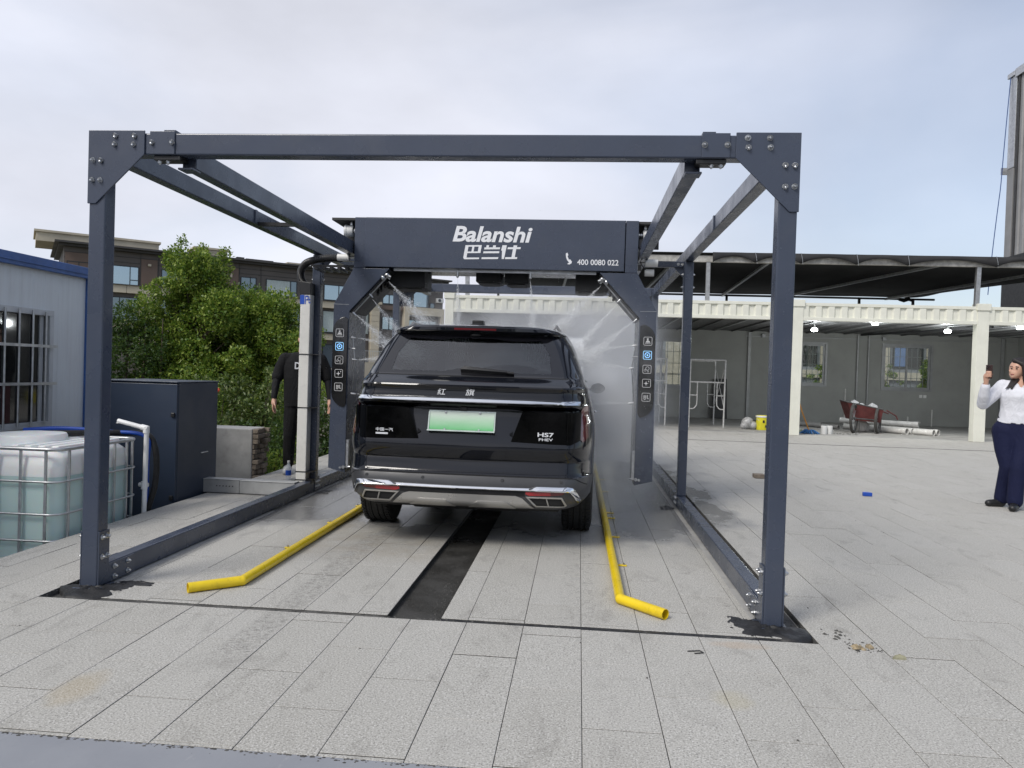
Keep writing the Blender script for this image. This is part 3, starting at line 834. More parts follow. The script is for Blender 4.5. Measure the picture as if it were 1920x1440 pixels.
def apartment():
    A = Vector((-39.19, 58.54, 0)); U = Vector((.7888, .6146, 0)); Nn = Vector((.6146, -.7888, 0))
    W3 = lambda u, v, z: A + U*u + Nn*v + Vector((0, 0, z))
    t = thing('apartment_block', 'brown and cream apartment block with dark overhanging roof beyond the leafy trees', 'building', W3(13, -5, -2))
    def bx(mb, u0, u1, v0, v1, z0, z1, m=0):
        P = [W3(u, v, z) for z in (z0, z1) for (u, v) in ((u0, v0), (u0, v1), (u1, v1), (u1, v0))]
        mb.add(P, [(3,2,1,0),(4,5,6,7),(0,1,5,4),(1,2,6,5),(2,3,7,6),(3,0,4,7)], m)
    brown = plain('brown_facade', (0.115, 0.102, 0.094), 0.7, var=0.12, nscale=.4)
    brown2 = plain('warm_brown_panel', (0.150, 0.105, 0.082), 0.65, var=0.12, nscale=.6)
    cream = plain('cream_stone', (0.52, 0.465, 0.36), 0.8, var=0.12, nscale=.8, dirt=.15)
    dark = plain('dark_roof_edge', (0.055, 0.052, 0.050), 0.6, var=0.12, nscale=.5)
    fr = plain('dark_window_frame', (0.022, 0.027, 0.033), 0.4)
    gls = NT('sky_window_glass'); gls.bsdf(color=(0.42, 0.52, 0.60), rough=0.04, metal=0.75)
    gls2 = NT('dim_window_glass'); gls2.bsdf(color=(0.20, 0.25, 0.29), rough=0.05, metal=0.7)
    cur = plain('pale_curtain', (0.46, 0.53, 0.52), 0.8, var=0.1)
    wall2 = plain('beige_render', (0.40, 0.36, 0.29), 0.85, var=.1, nscale=.5)
    mb = MB(); bx(mb, -4.2, 31.6, -11, 0, 7.9, 10.9); mb.build('upper_wall', brown, t)
    mb = MB(); bx(mb, -4.2, 31.6, -11, -.25, -4, 7.9); mb.build('lower_wall', brown, t)
    mb = MB(); bx(mb, -4.9, 32.2, -11.5, .95, 10.98, 11.14); bx(mb, -4.6, 32, -11.4, .55, 10.78, 10.98)
    rf = mb.build('roof', dark, t)
    for (a, b, c, d, z) in ((-6.2, -2.3, -6, -.6, 11.85), (-2.2, 3.2, -6.2, -1.0, 11.9), (6.36, 9.2, -5, -1.5, 11.98), (15.5, 17.0, -5, -3, 11.6)):
        mb = MB(); bx(mb, a, b, c, d, 11.1, z); bx(mb, a - .15, b + .15, c - .15, d + .15, z, z + .18); mb.build('roof_housing', cream, rf)
    mb = MB(); bx(mb, 11.0, 13.6, -2.6, -1.6, 11.15, 11.55); bx(mb, 10.2, 10.9, -2.4, -1.9, 11.15, 11.65); mb.build('roof_unit', dark, rf)
    # cream bands and stone piers, in lengths with open joints
    for z0, z1, v in ((7.22, 7.88, .22), (4.02, 4.62, .22)):
        u = -4.2
        while u < 21.6:
            mb = MB(); bx(mb, u, min(u + 2.35, 21.6), -.2, v, z0, z1); mb.build('stone_band', cream, t); u += 2.38
        mb = MB(); bx(mb, -4.2, 21.6, -.2, v + .12, z1, z1 + .07); mb.build('band_capping', dark, t)
    for u0, u1, ztop in ((1.62, 3.0, 7.15), (8.5, 9.95, 7.15), (16.0, 18.1, 7.15), (20.9, 22.0, 7.9), (23.2, 24.1, 7.95)):
        z = -2.0
        while z < ztop - .1:
            mb = MB(); bx(mb, u0, u1, -.25, .10 if u0 < 20 else .35, z, min(z + .56, ztop)); mb.build('pier_course', cream, t); z += .585
    mb = MB(); bx(mb, 23.0, 24.3, -.2, .5, 7.95, 8.2); mb.build('pier_cap', cream, t)
    for u0, u1 in ((1.67, 2.98), (8.5, 9.95), (-4.1, -2.0)):
        mb = MB(); bx(mb, u0, u1, 0, .07, 7.92, 10.3); mb.build('timber_panel', brown2, t)
    for z in (10.32, 9.85):
        mb = MB(); bx(mb, -4.2, 31.6, 0, .05, z, z + .04); mb.build('facade_groove', dark, t)
    for u in (-2, 1.6, 3.05, 5.2, 8.4, 10.0, 12.0, 16.0, 17.9, 21.5, 24.2, 27.0):
        mb = MB(); bx(mb, u, u + .05, 0, .05, 7.9, 10.8); mb.build('facade_groove', dark, t)
    # bay that stands forward at the far end
    mb = MB(); bx(mb, 26.9, 31.6, -1, .45, 7.15, 7.98); bx(mb, 26.9, 27.45, -1, .45, -4, 7.15); bx(mb, 31.2, 31.6, -1, .45, -4, 7.15); mb.build('stone_portal', cream, t)
    def window(u0, u1, z0, z1, splits, glass, v=0.0, curtain=None):
        mb = MB(); e = .07
        bx(mb, u0, u1, v, v + .09, z0, z0 + e); bx(mb, u0, u1, v, v + .09, z1 - e, z1)
        for u in [u0, u1 - e] + [u0 + (u1 - u0)*s - e/2 for s in splits]: bx(mb, u, u + e, v, v + .09, z0 + e, z1 - e)
        if splits and splits[-1] > .6:
            us = u0 + (u1 - u0)*splits[-1]; zz = z0 + (z1 - z0)*.26; bx(mb, us, u1 - e, v, v + .088, zz, zz + e)
        w = mb.build('window', fr, t)
        mb = MB(); bx(mb, u0 + .02, u1 - .02, v, v + .04, z0 + .02, z1 - .02); mb.build('pane', glass, w)
        if curtain:
            a, b = u0 + (u1-u0)*curtain[0] + e, u0 + (u1-u0)*curtain[1] - e
            n = max(6, int((b - a)/.11)); rows = []
            for z in (z0 + e, z1 - e): rows.append([W3(a + (b - a)*k/n, v + .055 + .018*(k % 2), z) for k in range(n + 1)])
            mb = MB(); mb.grid(rows); mb.build('curtain', cur, w)
    T0, T1, S0, S1 = 8.0, 9.57, 4.78, 6.97
    window(-1.4, 1.5, T0 - .1, T1, [.76], gls); window(-4.0, -2.2, T0, T1, [.5], gls)
    window(3.3, 5.0, T0, T1, [.6], gls2); window(6.3, 8.2, T0, T1, [.65], gls)
    window(10.15, 11.6, T0, T1, [.62], gls2); window(12.5, 15.5, T0, T1, [.79], gls2, curtain=(0, .79))
    window(18.2, 20.7, T0, T1, [.62], gls); window(24.5, 26.0, 8.1, 9.1, [.5], gls); window(28.0, 29.85, T0, 9.68, [.9], gls)
    window(27.2, 27.85, 8.1, 9.5, [], gls2); window(30.0, 30.6, 8.0, 8.6, [], gls2)
    window(-1.4, 1.5, S0, S1 - .1, [.5], gls2, -.25); window(3.3, 7.9, S0, S1, [.4, .75], gls2, -.25); window(10.2, 12.9, S0, S1, [.5], gls2, -.25)
    window(13.0, 15.9, S0, S1, [.84], gls2, -.25, (0, .84)); window(18.2, 20.6, S0, S1, [.6], gls2, -.25, (0, .6))
    window(22.05, 23.15, S0, S1, [], gls2, -.25, (0, 1)); window(24.6, 26.2, 5.4, 6.8, [.5], gls, -.25); window(27.6, 31.0, 4.9, 6.65, [.25, .5, .75], gls, -.25)
    window(3.2, 7.8, 1.2, 3.6, [.5], gls2, -.25); window(10.3, 15.5, 1.2, 3.6, [.3, .7], gls2, -.25); window(18.3, 20.5, 1.2, 3.6, [.5], gls2, -.25)
    mb = MB(); bx(mb, 24.2, 26.8, 0, .12, 7.5, 7.95); mb.build('sill_course', brown2, t)
    mb = MB(); bx(mb, 20.8, 26.9, .6, 3.2, -4, 1.9); bx(mb, 16, 20.8, .6, 3.0, -4, 1.2); mb.build('base_wall', wall2, t)
    mb = MB()
    for k in range(26): bx(mb, 20.9 + k*.235, 20.93 + k*.235, 3.05, 3.09, 1.9, 3.0)
    bx(mb, 20.8, 26.9, 3.03, 3.11, 3.0, 3.06); bx(mb, 20.8, 26.9, 3.03, 3.11, 2.0, 2.05)
    mb.build('balcony_railing', M['galv'], t)
    mb = MB(); bx(mb, 30.7, 31.5, .02, .42, 8.66, 9.14); ac = mb.build('air_conditioner', M['white_plastic'], t, bevel=.03)
    mb = MB(); c = W3(31.0, .43, 8.9); mb.tube([c, c + Nn*.02], .17, 18); mb.build('fan_grille', fr, ac)
    mb = MB(); bx(mb, 9.2, 9.36, .07, .2, 9.4, 9.75); bx(mb, 2.2, 2.45, .07, .25, 9.7, 9.9); mb.build('wall_lamp', cream, t)
apartment()

def rear_block():
    t = thing('rear_house', 'low pale house seen through the back windows of the container rooms', 'building', (14, 45, LOWER))
    wl = plain('house_render', (0.45, 0.40, 0.32), 0.85, var=.1); gr = plain('house_grey', (0.20, 0.21, 0.23), 0.8, var=.15)
    mb = MB(); mb.box(2, 30, 42, 48, LOWER, 5.0); mb.build('wall', gr, t)
    mb = MB(); mb.box(1.6, 30.4, 41.6, 48.4, 5.0, 5.25); mb.build('roof', M['under'], t)
    for z in (1.6, 4.4):
        mb = MB(); mb.box(2, 30, 41.8, 42, z, z + .45); mb.build('stone_band', wl, t)
    for x in range(3, 30, 3):
        mb = MB(); mb.box(x, x + .9, 41.85, 42, LOWER, 4.4); mb.build('pier', wl, t)
        mb = MB(); mb.box(x + 1.1, x + 2.8, 41.93, 42, 2.3, 4.2); w = mb.build('window', M['black'], t)
        mb = MB(); mb.box(x + 1.2, x + 1.9, 41.9, 41.93, 2.4, 4.1); mb.build('pane', plain('blue_pane', (.10, .17, .34), .1), w)
rear_block()

# ================================================================== vegetation
def leaf_material(name, c0, c1, c2, young=0.25):
    m = NT(name); r = m.island()
    c = m.mix(m.rng(r, 0, 1), c0, c1)
    c = m.mix(m.math('GREATER_THAN', m.math('FRACT', m.math('MULTIPLY', r, 17.3)), 1 - young), c, c2)
    b = m.n('ShaderNodeBsdfPrincipled'); m.set(b.inputs['Base Color'], c); b.inputs['Roughness'].default_value = 0.48
    tr = m.n('ShaderNodeBsdfTranslucent'); m.set(tr.inputs['Color'], m.mix(.5, c, (0.16, 0.25, 0.03)))
    mx = m.n('ShaderNodeMixShader', i_0=0.36); m.set(mx.inputs[1], b.outputs[0]); m.set(mx.inputs[2], tr.outputs[0])
    m.set(m.out.inputs['Surface'], mx.outputs[0])
    return m.mat
M['leaf'] = leaf_material('tree_leaves', (0.080, 0.155, 0.020), (0.14, 0.235, 0.034), (0.30, 0.38, 0.065), .45)
M['leaf_dark'] = leaf_material('dark_leaves', (0.026, 0.065, 0.017), (0.050, 0.098, 0.024), (0.085, 0.14, 0.034), .2)
M['leaf_shrub'] = leaf_material('shrub_leaves', (0.07, 0.12, 0.034), (0.12, 0.17, 0.05), (0.20, 0.24, 0.08), .3)
M['bark'] = plain('bark', (0.085, 0.065, 0.048), 0.9, var=.3, nscale=14, bump=.8, bscale=40)

def leaf_mesh(name, mat, centers, radii, n, size, parent, shell=0.55, up=0.35, aspect=0.55):
    """n leaf-sized faces spread through clumps (centres, radii)"""
    C = np.asarray(centers, float); R = np.asarray(radii, float)
    if R.ndim == 1: R = np.repeat(R[:, None], 3, 1)
    w = R.prod(1)**(2/3); w /= w.sum()
    k = RNG.choice(len(C), n, p=w)
    d = RNG.normal(size=(n, 3)); d /= np.linalg.norm(d, axis=1)[:, None]
    rad = (shell + (1 - shell)*RNG.random(n))**0.6 * (0.85 + 0.3*RNG.random(n))
    p = C[k] + d*R[k]*rad[:, None]
    # leaf axis: outward, drooping or lifting at random
    ax = d + RNG.normal(size=(n, 3))*0.65 + np.array([0, 0, up]); ax /= np.linalg.norm(ax, axis=1)[:, None]
    side = np.cross(ax, RNG.normal(size=(n, 3))*0.7 + d*0.2 + np.array([0, 0, 1.0])); side /= np.linalg.norm(side, axis=1)[:, None] + 1e-9
    nrm = np.cross(side, ax)
    L = size*(0.6 + 0.8*RNG.random(n))[:, None]; Wd = L*aspect
    base = np.array(LOC[parent.name]) if parent else 0
    p = p - base
    V = np.stack([p - ax*L*.5, p + side*Wd*.5 + nrm*L*.10, p + ax*L*.5 - nrm*L*.12, p - side*Wd*.5 + nrm*L*.10], 1).reshape(-1, 3)
    me = bpy.data.meshes.new(name)
    me.vertices.add(4*n); me.vertices.foreach_set('co', V.ravel())
    me.loops.add(4*n); me.loops.foreach_set('vertex_index', np.arange(4*n, dtype=np.int32))
    me.polygons.add(n); me.polygons.foreach_set('loop_start', np.arange(0, 4*n, 4, dtype=np.int32)); me.polygons.foreach_set('loop_total', np.full(n, 4, dtype=np.int32))
    me.materials.append(mat); me.update(calc_edges=True); me.validate()
    return link(name, me, parent)

def tree(name, label, x, y, z0, ztop, rad, n, size, mat, seed, group='leafy trees behind the wash frame', lean=0.0, clumps=70):
    r = random.Random(seed)
    t = thing(name, label, 'tree', (x, y, z0), group)
    mb = MB(); H = ztop - z0
    mb.tube([(x, y, z0 - .1), (x + .03, y, z0 + H*.25), (x + lean*.4, y + .05, z0 + H*.55), (x + lean, y, z0 + H*.9)], [.10, .085, .06, .02], 9)
    cs, rs = [], []
    for i in range(clumps):
        q = r.uniform(.12, .97); env = rad*math.sin(PI*min(1, (1.05 - q)*.62 + .10))**.8 * (1 - .35*(q > .8))
        a = r.uniform(0, 2*PI); rr = env*math.sqrt(r.uniform(.05, 1))*.85
        c = (x + lean*q + rr*math.cos(a), y + rr*math.sin(a), z0 + H*q)
        s = rad*r.uniform(.20, .36)*(1.12 - .45*q)
        cs.append(c); rs.append((s, s, s*r.uniform(.8, 1.25)))
        zb = z0 + H*max(.15, q - .25)
        mb.tube([(x + lean*.5*q, y, zb), ((x + lean*.5*q + c[0])/2, (y + c[1])/2, (zb + c[2])/2 + .05), c], [.03, .018, .006], 6)
    for i in range(26):                                                  # fill the heart of the crown
        q = r.uniform(.15, .8); a = r.uniform(0, 2*PI); s = rad*r.uniform(.3, .42)*(1.1 - .6*q); rr = rad*.35*(1 - q)
        cs.append((x + lean*q + rr*math.cos(a), y + rr*math.sin(a), z0 + H*q)); rs.append((s, s, s))
    for i in range(5):                                                   # leading shoots
        a = r.uniform(0, 2*PI); q = r.uniform(0, .45)*rad
        cs.append((x + lean + q*math.cos(a), y + q*math.sin(a), ztop - r.uniform(.05, .3))); rs.append((.13*rad, .13*rad, .26*rad))
    mb.build('trunk', M['bark'], t, smooth=60)
    leaf_mesh('crown', mat, cs, rs, n, size, t)
    return t
tree('leafy_tree', 'tall bright green leafy tree with pointed top beside the ivy hedge', -7.25, 11.0, LOWER, 3.62, 1.5, 88000, .066, M['leaf'], 3)
tree('leafy_tree', 'lower leafy tree with broad crown just behind the man in black', -5.85, 11.5, LOWER, 2.72, 1.4, 84000, .066, M['leaf'], 8, lean=.08)
tree('leafy_tree', 'dark leafy tree half hidden between the two brighter trees', -6.75, 12.8, LOWER, 2.9, 1.6, 52000, .072, M['leaf_dark'], 21)

def hedge():
    t = thing('ivy_hedge', 'dark clipped ivy hedge behind the navy cabinet', 'hedge', (-8.6, 10.3, LOWER))
    mb = MB()
    for k in range(9):
        x = -10.4 + k*.36; mb.tube([(x, 10.3, LOWER - .1), (x + .05, 10.3, 1.0), (x + .1, 10.25, 2.2)], [.035, .025, .01], 6)
    mb.build('stems', M['bark'], t)
    cs, rs = [], []
    for k in range(60):
        cs.append((random.uniform(-10.6, -7.5), random.uniform(10.0, 10.6), random.uniform(LOWER + .2, 2.2))); s = random.uniform(.25, .36); rs.append((s, s*.8, s))
    leaf_mesh('foliage', M['leaf_dark'], cs, rs, 26000, .055, t, shell=.75)
hedge()

def shrub(label, x, y, z0, h, rad, n, seed, mat=None, size=.065, group='shrubs at the edge of the paving'):
    r = random.Random(seed); t = thing('shrub', label, 'shrub', (x, y, z0), group)
    mb = MB(); cs, rs = [], []
    for k in range(13):
        a = r.uniform(0, 2*PI); q = r.uniform(.2, 1); dx, dy = rad*q*math.cos(a), rad*q*math.sin(a)*.8; hh = h*r.uniform(.55, 1.0)
        pts = [(x + dx*.15, y + dy*.15, z0 - .05), (x + dx*.55, y + dy*.5, z0 + hh*.5), (x + dx, y + dy, z0 + hh*.97)]
        mb.tube(pts, [.012, .009, .004], 5)
        for q2 in (.35, .6, .85, 1.0):
            cs.append((x + dx*q2 + r.uniform(-.1, .1), y + dy*q2, z0 + hh*q2)); s = r.uniform(.13, .24)*(1.15 - .3*q2); rs.append((s, s, s*.75))
    mb.build('stems', M['bark'], t)
    leaf_mesh('foliage', mat or M['leaf_shrub'], cs, rs, n, size, t, shell=.3, up=.1, aspect=.42)
    return t
shrub('loose shrub with thin stems directly behind the navy cabinet', -4.75, 7.2, LOWER, 1.65, .75, 5200, 1)
sh = shrub('loose shrub with one red flower above the concrete block', -4.2, 7.4, LOWER, 1.85, .70, 5200, 2)
shrub('dense low shrub between the concrete block and the man in black', -3.7, 6.6, LOWER, 1.05, .55, 4200, 4, M['leaf_dark'])
shrub('bright low shrub at the foot of the man in black', -3.45, 5.9, LOWER, .75, .42, 3000, 5, M['leaf'], .05)
shrub('dark shrub seen between the middle post and the wash arch', -3.05, 7.6, LOWER, 1.35, .50, 3600, 6, M['leaf_dark'])
shrub('tall shrub filling the gap behind the man in black', -4.4, 9.2, LOWER, 2.0, 1.0, 6500, 7, M['leaf'])
mb = MB()
for k in range(6):
    a = k*PI/3; mb.ell((-4.62 + .022*math.cos(a), 6.93 + .01*math.sin(a), .93 + .018*math.sin(a)), (.022, .012, .02), 8, 5)
mb.build('flower', plain('red_petals', (0.62, 0.07, 0.015), .5), sh, smooth=180)
for i, (x, y, h) in enumerate(((10.7, 26.0, 2.1), (12.3, 26.6, 2.0), (14.0, 26.3, 2.2))):
    shrub(['leafy shrub behind the container seen at the left of the gridded window', 'leafy shrub behind the container seen at the right of the gridded window',
           'leafy shrub behind the container beyond the window edge'][i], x, y, 0.0 - .03, h + .1, .95, 3800, 30 + i, M['leaf'], .11, 'shrubs behind the container rooms')

# ================================================================== things on the left
def ibc():
    x1, x0, y0, y1, zt, zb = -2.99, -4.19, 1.16, 2.18, .655, -.40
    t = thing('water_tank', 'white plastic tank of pale green liquid in a steel cage beside the shed', 'tank', ((x0+x1)/2, (y0+y1)/2, LOWER))
    def rr(z, ins, r, n=6):
        """rounded rectangle loop"""
        a, b, c, d = x0 + ins, x1 - ins, y0 + ins, y1 - ins; P = []
        for (cx, cy, s) in ((b - r, c + r, -PI/2), (b - r, d - r, 0), (a + r, d - r, PI/2), (a + r, c + r, PI)):
            for k in range(n + 1):
                q = s + PI/2*k/n; P.append((cx + r*math.cos(q), cy + r*math.sin(q), z))
        return P
    def hull(levels, cap_top=True, cap_bot=True):
        mb = MB(); n = len(rr(0, .03, .1)); vs = []
        for z, ins, r in levels: vs += rr(z, ins, r)
        fs = [(i*n + j, i*n + (j+1) % n, (i+1)*n + (j+1) % n, (i+1)*n + j) for i in range(len(levels)-1) for j in range(n)]
        if cap_bot: fs.append(tuple(range(n))[::-1])
        if cap_top: fs.append(tuple((len(levels)-1)*n + j for j in range(n)))
        return mb.add(vs, fs)
    pw = plain('translucent_white_plastic', (0.84, 0.85, 0.83), 0.38, var=.06, nscale=3, sss=.25)
    pl = NT('liquid_behind_plastic'); P = pl.obj(); a = pl.noise(pl.scale(P, (1, 1, .35)), 2.6, 4)
    pl.bsdf(color=pl.mix(pl.rng(a, .3, .7), (0.50, 0.66, 0.65), (0.56, 0.71, 0.68)), rough=.34, sss=.25)
    lv = .44
    hull([(zb, .03, .10), (-.2, .024, .11), (.1, .027, .11), (lv, .024, .11)], cap_top=False).build('liquid_fill', pl.mat, t, smooth=50)
    hull([(lv + .0005, .024, .11), (.5, .025, .11), (.58, .035, .13), (.625, .07, .16), (.642, .14, .18)], cap_bot=False).build('tank_top', pw, t, smooth=50)
    mb = MB(); cx, cy = (x0+x1)/2 - .02, (y0+y1)/2
    mb.lathe([(.27, .642), (.27, .70), (.26, .72), (.05, .735), (.001, .735)], (cx, cy, 0), n=36)
    mb.build('screw_lid', pw, t, smooth=40)
    mb = MB()
    for k in range(4): mb.box(x1 - .48 + k*.11, x1 - .42 + k*.11, y0 + .12, y1 - .12, .64, .668)
    mb.build('top_rib', pw, t, bevel=.01)
    # cage
    def loop(z, rad, ins=0.0):
        mb = MB(); mb.tube(rr(z, ins, .10, 8), rad, 8, closed=True); return mb
    loop(.655, .0145, -.004).build('top_rail', M['galv'], t, smooth=80)
    for z in (.41, .165, -.035, -.24): loop(z, .0085, -.010).build('cage_hoop', M['galv'], t, smooth=80)
    def up(x, y): mb = MB(); mb.bar((x, y, LOWER + .12), (x, y, .655), .02, .014, up=(0, 1, 0)); mb.build('cage_bar', M['galv'], t, bevel=.003)
    for y in (1.28, 1.47, 1.66, 1.85, 2.02, 2.10): up(x1 + .0, y)
    for k in range(6): up(x1 - .10 - k*.2, y0 - .0)
    for k in range(6): up(x1 - .10 - k*.2, y1)
    mb = MB()
    for yy in (y0, (y0+y1)/2 - .05, y1 - .1): mb.box(x0, x1, yy, yy + .1, LOWER, LOWER + .12)
    mb.box(x0, x1, y0, y1, LOWER + .12, LOWER + .15); mb.build('pallet', M['galv'], t)
ibc()

mb = MB()
mb.tube([(-3.22, 2.25, .78), (-3.22, 2.25, .80), (-2.97, 2.25, .745), (-2.955, 2.25, .735), (-2.952, 2.25, .70), (-2.965, 2.25, -.5)], .021, 12)
for p, q in (((-2.955, 2.25, .70), (-2.955, 2.25, .76)), ((-3.0, 2.25, .752), (-2.94, 2.25, .739)), ((-2.962, 2.25, .20), (-2.962, 2.25, .27))): mb.cyl(p, q, .027, 12)
mb.cyl((-3.02, 2.27, .235), (-2.94, 2.27, .235), .02, 10)
tag(mb.build('white_pipe', plain('white_pvc', (0.80, 0.80, 0.79), .35), smooth=50), 'bent white plastic pipe standing at the far corner of the caged tank', 'pipe')
mb = MB(); pts = [(-3.75, 1.75, .70), (-3.45, 2.0, .70), (-3.2, 2.30, .69), (-3.02, 2.36, .68), (-2.94, 2.36, .58), (-2.915, 2.36, .40), (-2.925, 2.35, .20), (-2.98, 2.34, -.02), (-3.02, 2.33, -.4)]
def smooth_path(P, n=6):
    P = [Vector(p) for p in P]; out = []
    for i in range(len(P)-1):
        a, b, c, d = P[max(i-1, 0)], P[i], P[i+1], P[min(i+2, len(P)-1)]
        for k in range(n):
            t = k/n; out.append(0.5*((2*b) + (c-a)*t + (2*a-5*b+4*c-d)*t*t + (3*b-a-3*c+d)*t**3))
    out.append(P[-1]); return out
mb.tube(smooth_path(pts), .026, 12)
tag(mb.build('black_hose', M['rubber'], smooth=80), 'thick black hose curving out of the tank top and down past the white pipe', 'hose')
mb = MB(); mb.tube(smooth_path([(-4.0, 2.1, .70), (-3.7, 2.18, .72), (-3.3, 2.26, .70), (-3.0, 2.32, .66), (-2.985, 2.33, .4), (-2.99, 2.33, -.45)]), .018, 10)
tag(mb.build('blue_hose', M['blue_plastic'], smooth=80), 'blue hose lying across the back of the tank and hanging down behind it', 'hose')

def cabinet():
    x1, x0, y0, y1, z0, z1 = -2.975, -3.78, 2.80, 3.62, LOWER, 1.14
    t = thing('equipment_cabinet', 'large dark navy steel cabinet standing at the edge of the paving', 'cabinet', ((x0+x1)/2, (y0+y1)/2, z0))
    mb = MB(); mb.box(x0, x1, y0 + .02, y1, z0, z1); mb.build('housing', M['navy_cab'], t, bevel=.008)
    mb = MB(); mb.box(x0 + .01, x1 - .004, y0, y0 + .02, z0 + .06, z1 - .012); d = mb.build('door', M['navy_cab'], t, bevel=.006)
    for z in (.83, .03):
        mb = MB(); mb.box(x1 - .055, x1 - .02, y0 - .022, y0, z - .022, z + .022); mb.build('lock', M['black'], d, bevel=.006)
    mb = MB(); mb.box(x0 - .01, x1 + .006, y0 - .012, y1 + .01, z1, z1 + .012); mb.build('lid', M['navy_cab'], t, bevel=.004)
    mb = MB(); mb.tube([(x1 + .004, 3.28, .42), (x1 + .012, 3.28, .42), (x1 + .012, 3.40, .42), (x1 + .004, 3.40, .42)], .006, 8); mb.build('handle', M['steel'], t)
cabinet()

def block():
    t = thing('concrete_wall_stub', 'stub of concrete wall with broken brick end behind the metal trunking', 'wall', (-3.4, 4.8, LOWER))
    mb = MB(); mb.box(-3.95, -3.02, 4.60, 4.98, LOWER, .565); mb.build('rendered_wall', M['concrete'], t, bevel=.012)
    z = -.05; row = 0
    while z < .53:
        y = 4.615 - (row % 2)*.06
        while y < 4.96:
            a, b = max(y, 4.615), min(y + .115, 4.97)
            if b - a > .03:
                mb = MB(); pr = random.uniform(.02, .085)
                mb.box(-3.03, -3.02 + pr, a, b, z, z + .052); o = mb.build('brick', M['brick'], t, bevel=.006)
            y += .125
        z += .062; row += 1
block()

def trunking():
    t = thing('metal_trunking', 'low grey metal cable trunking crossing the paving to the middle post', 'trunking', (-2.5, 3.38, 0))
    gm = plain('grey_trunking', (0.40, 0.405, 0.40), 0.45, metal=.35, var=.15, nscale=5, dirt=.2)
    mb = MB(); mb.box(-2.985, -2.592, 3.35, 3.47, .002, .138); b = mb.build('section', gm, t, bevel=.004)
    for k in range(6):
        mb = MB(); mb.cyl((-2.83 + k*.034, 3.352, .075), (-2.83 + k*.034, 3.3465, .075), .006, 10); mb.build('knockout', M['black'], b)
    mb = MB(); mb.box(-2.588, -2.0, 3.35, 3.47, .002, .135); mb.build('section', gm, t, bevel=.004)
    mb = MB(); mb.box(-2.986, -2.59, 3.344, 3.476, .138, .145); mb.box(-2.588, -2.0, 3.344, 3.476, .135, .142); mb.build('lid', gm, t, bevel=.002)
    mb = MB(); mb.box(-2.95, -2.03, 3.335, 3.352, .0015, .007); mb.build('floor_seal', M['tar'], t)
trunking()

def riser():
    x0, x1, y0, y1 = -2.072, -1.964, 3.555, 3.676
    t = thing('cable_riser', 'white square cable duct strapped to the left middle post', 'cable duct', (-2.02, 3.61, 0))
    wm = plain('scuffed_white_duct', (0.68, 0.67, 0.63), .5, var=.06, nscale=4, dirt=.35, dcol=(.36, .35, .33))
    mb = MB(); mb.box(x0, x1, y0, y1, .005, 2.10); mb.build('duct', wm, t, bevel=.008)
    for z in (1.46, .90, .225, .14, .11):
        mb = MB(); mb.box(x0 - .004, -1.896, y0 - .006, y1 + .01, z, z + .009); mb.build('strap', M['black'], t)
    mb = MB(); mb.box(x0 - .002, x0 + .045, y0 - .003, y0 + .001, 1.99, 2.085); mb.build('blue_label', M['blue_plastic'], t)
    # printed characters on the wrapper next to the blue label (cut off by the post)
    mb = MB()
    for (a, b, c, d) in ((.052, .060, 1.99, 2.08), (.060, .085, 2.065, 2.08), (.060, .085, 2.03, 2.042), (.078, .086, 2.03, 2.08), (.090, .097, 2.0, 2.075), (.097, .11, 2.0, 2.012), (.097, .108, 2.035, 2.045)):
        mb.box(x0 + a, x0 + b, y0 - .0025, y0 + .001, c, d)
    mb.build('lettering', M['blue_plastic'], t)
    mb = MB(); mb.prism([(x0 - .006, y0 - .008, 2.09), (x1 + .004, y0 - .008, 2.09), (x1 + .004, y0 - .008, 2.215), (x0 - .03, y0 - .008, 2.235)], (0, .13, 0)); mb.build('black_wrap', M['black'], t, bevel=.006)
riser()
def hose():
    P = smooth_path([(-2.035, 3.6, 2.18), (-2.075, 3.58, 2.26), (-2.07, 3.55, 2.34), (-2.0, 3.50, 2.41), (-1.88, 3.45, 2.44), (-1.72, 3.40, 2.455), (-1.58, 3.38, 2.45)], 14)
    mb = MB(); mb.tube(P, [.036 + .004*(k % 2) for k in range(len(P))], 12)
    tag(mb.build('corrugated_hose', M['black'], smooth=30), 'black corrugated hose arching from the white duct to the wash arch', 'hose')
    t = thing('cable_bracket', 'small black steel comb bracket under the hose beside the wash arch', 'bracket', (-1.7, 3.4, 2.3))
    mb = MB(); mb.box(-1.90, -1.45, 3.36, 3.40, 2.36, 2.38)
    mb.build('plate', M['black'], t)
    for k in range(5):
        mb = MB(); mb.box(-1.86 + k*.08, -1.83 + k*.08, 3.36, 3.62, 2.33, 2.36); mb.build('finger', M['black'], t)
hose()

# ================================================================== the wash frame
def bolt_mesh():
    """hex bolt with washer and domed nut, axis +x, seated at x=0"""
    mb = MB()
    mb.lathe([(.0, .0), (.0165, .0), (.0165, .004), (.0, .004)], (0, 0, 0), 'x', 14)
    mb.lathe([(.0, .004), (.0125, .004), (.0125, .013), (.0, .013)], (0, 0, 0), 'x', 6)
    mb.lathe([(.0085, .013), (.0085, .018), (.005, .023), (.0, .024)], (0, 0, 0), 'x', 10)
    return mb.mesh('bolt', M['steel'], smooth=35)
BOLT = bolt_mesh()
def bolt(parent, p, axis, s=1.0):
    o = link('bolt', BOLT, parent, p)
    o.rotation_euler = {'+x': (random.random(), 0, 0), '-x': (random.random(), 0, PI), '-y': (0, random.random(), -PI/2), '+y': (0, random.random(), PI/2), '-z': (0, PI/2, random.random()), '+z': (0, -PI/2, random.random())}[axis]
    o.scale = (s, s, s)
    return o
YM, YF, ZT = 3.685, 7.30, 2.66
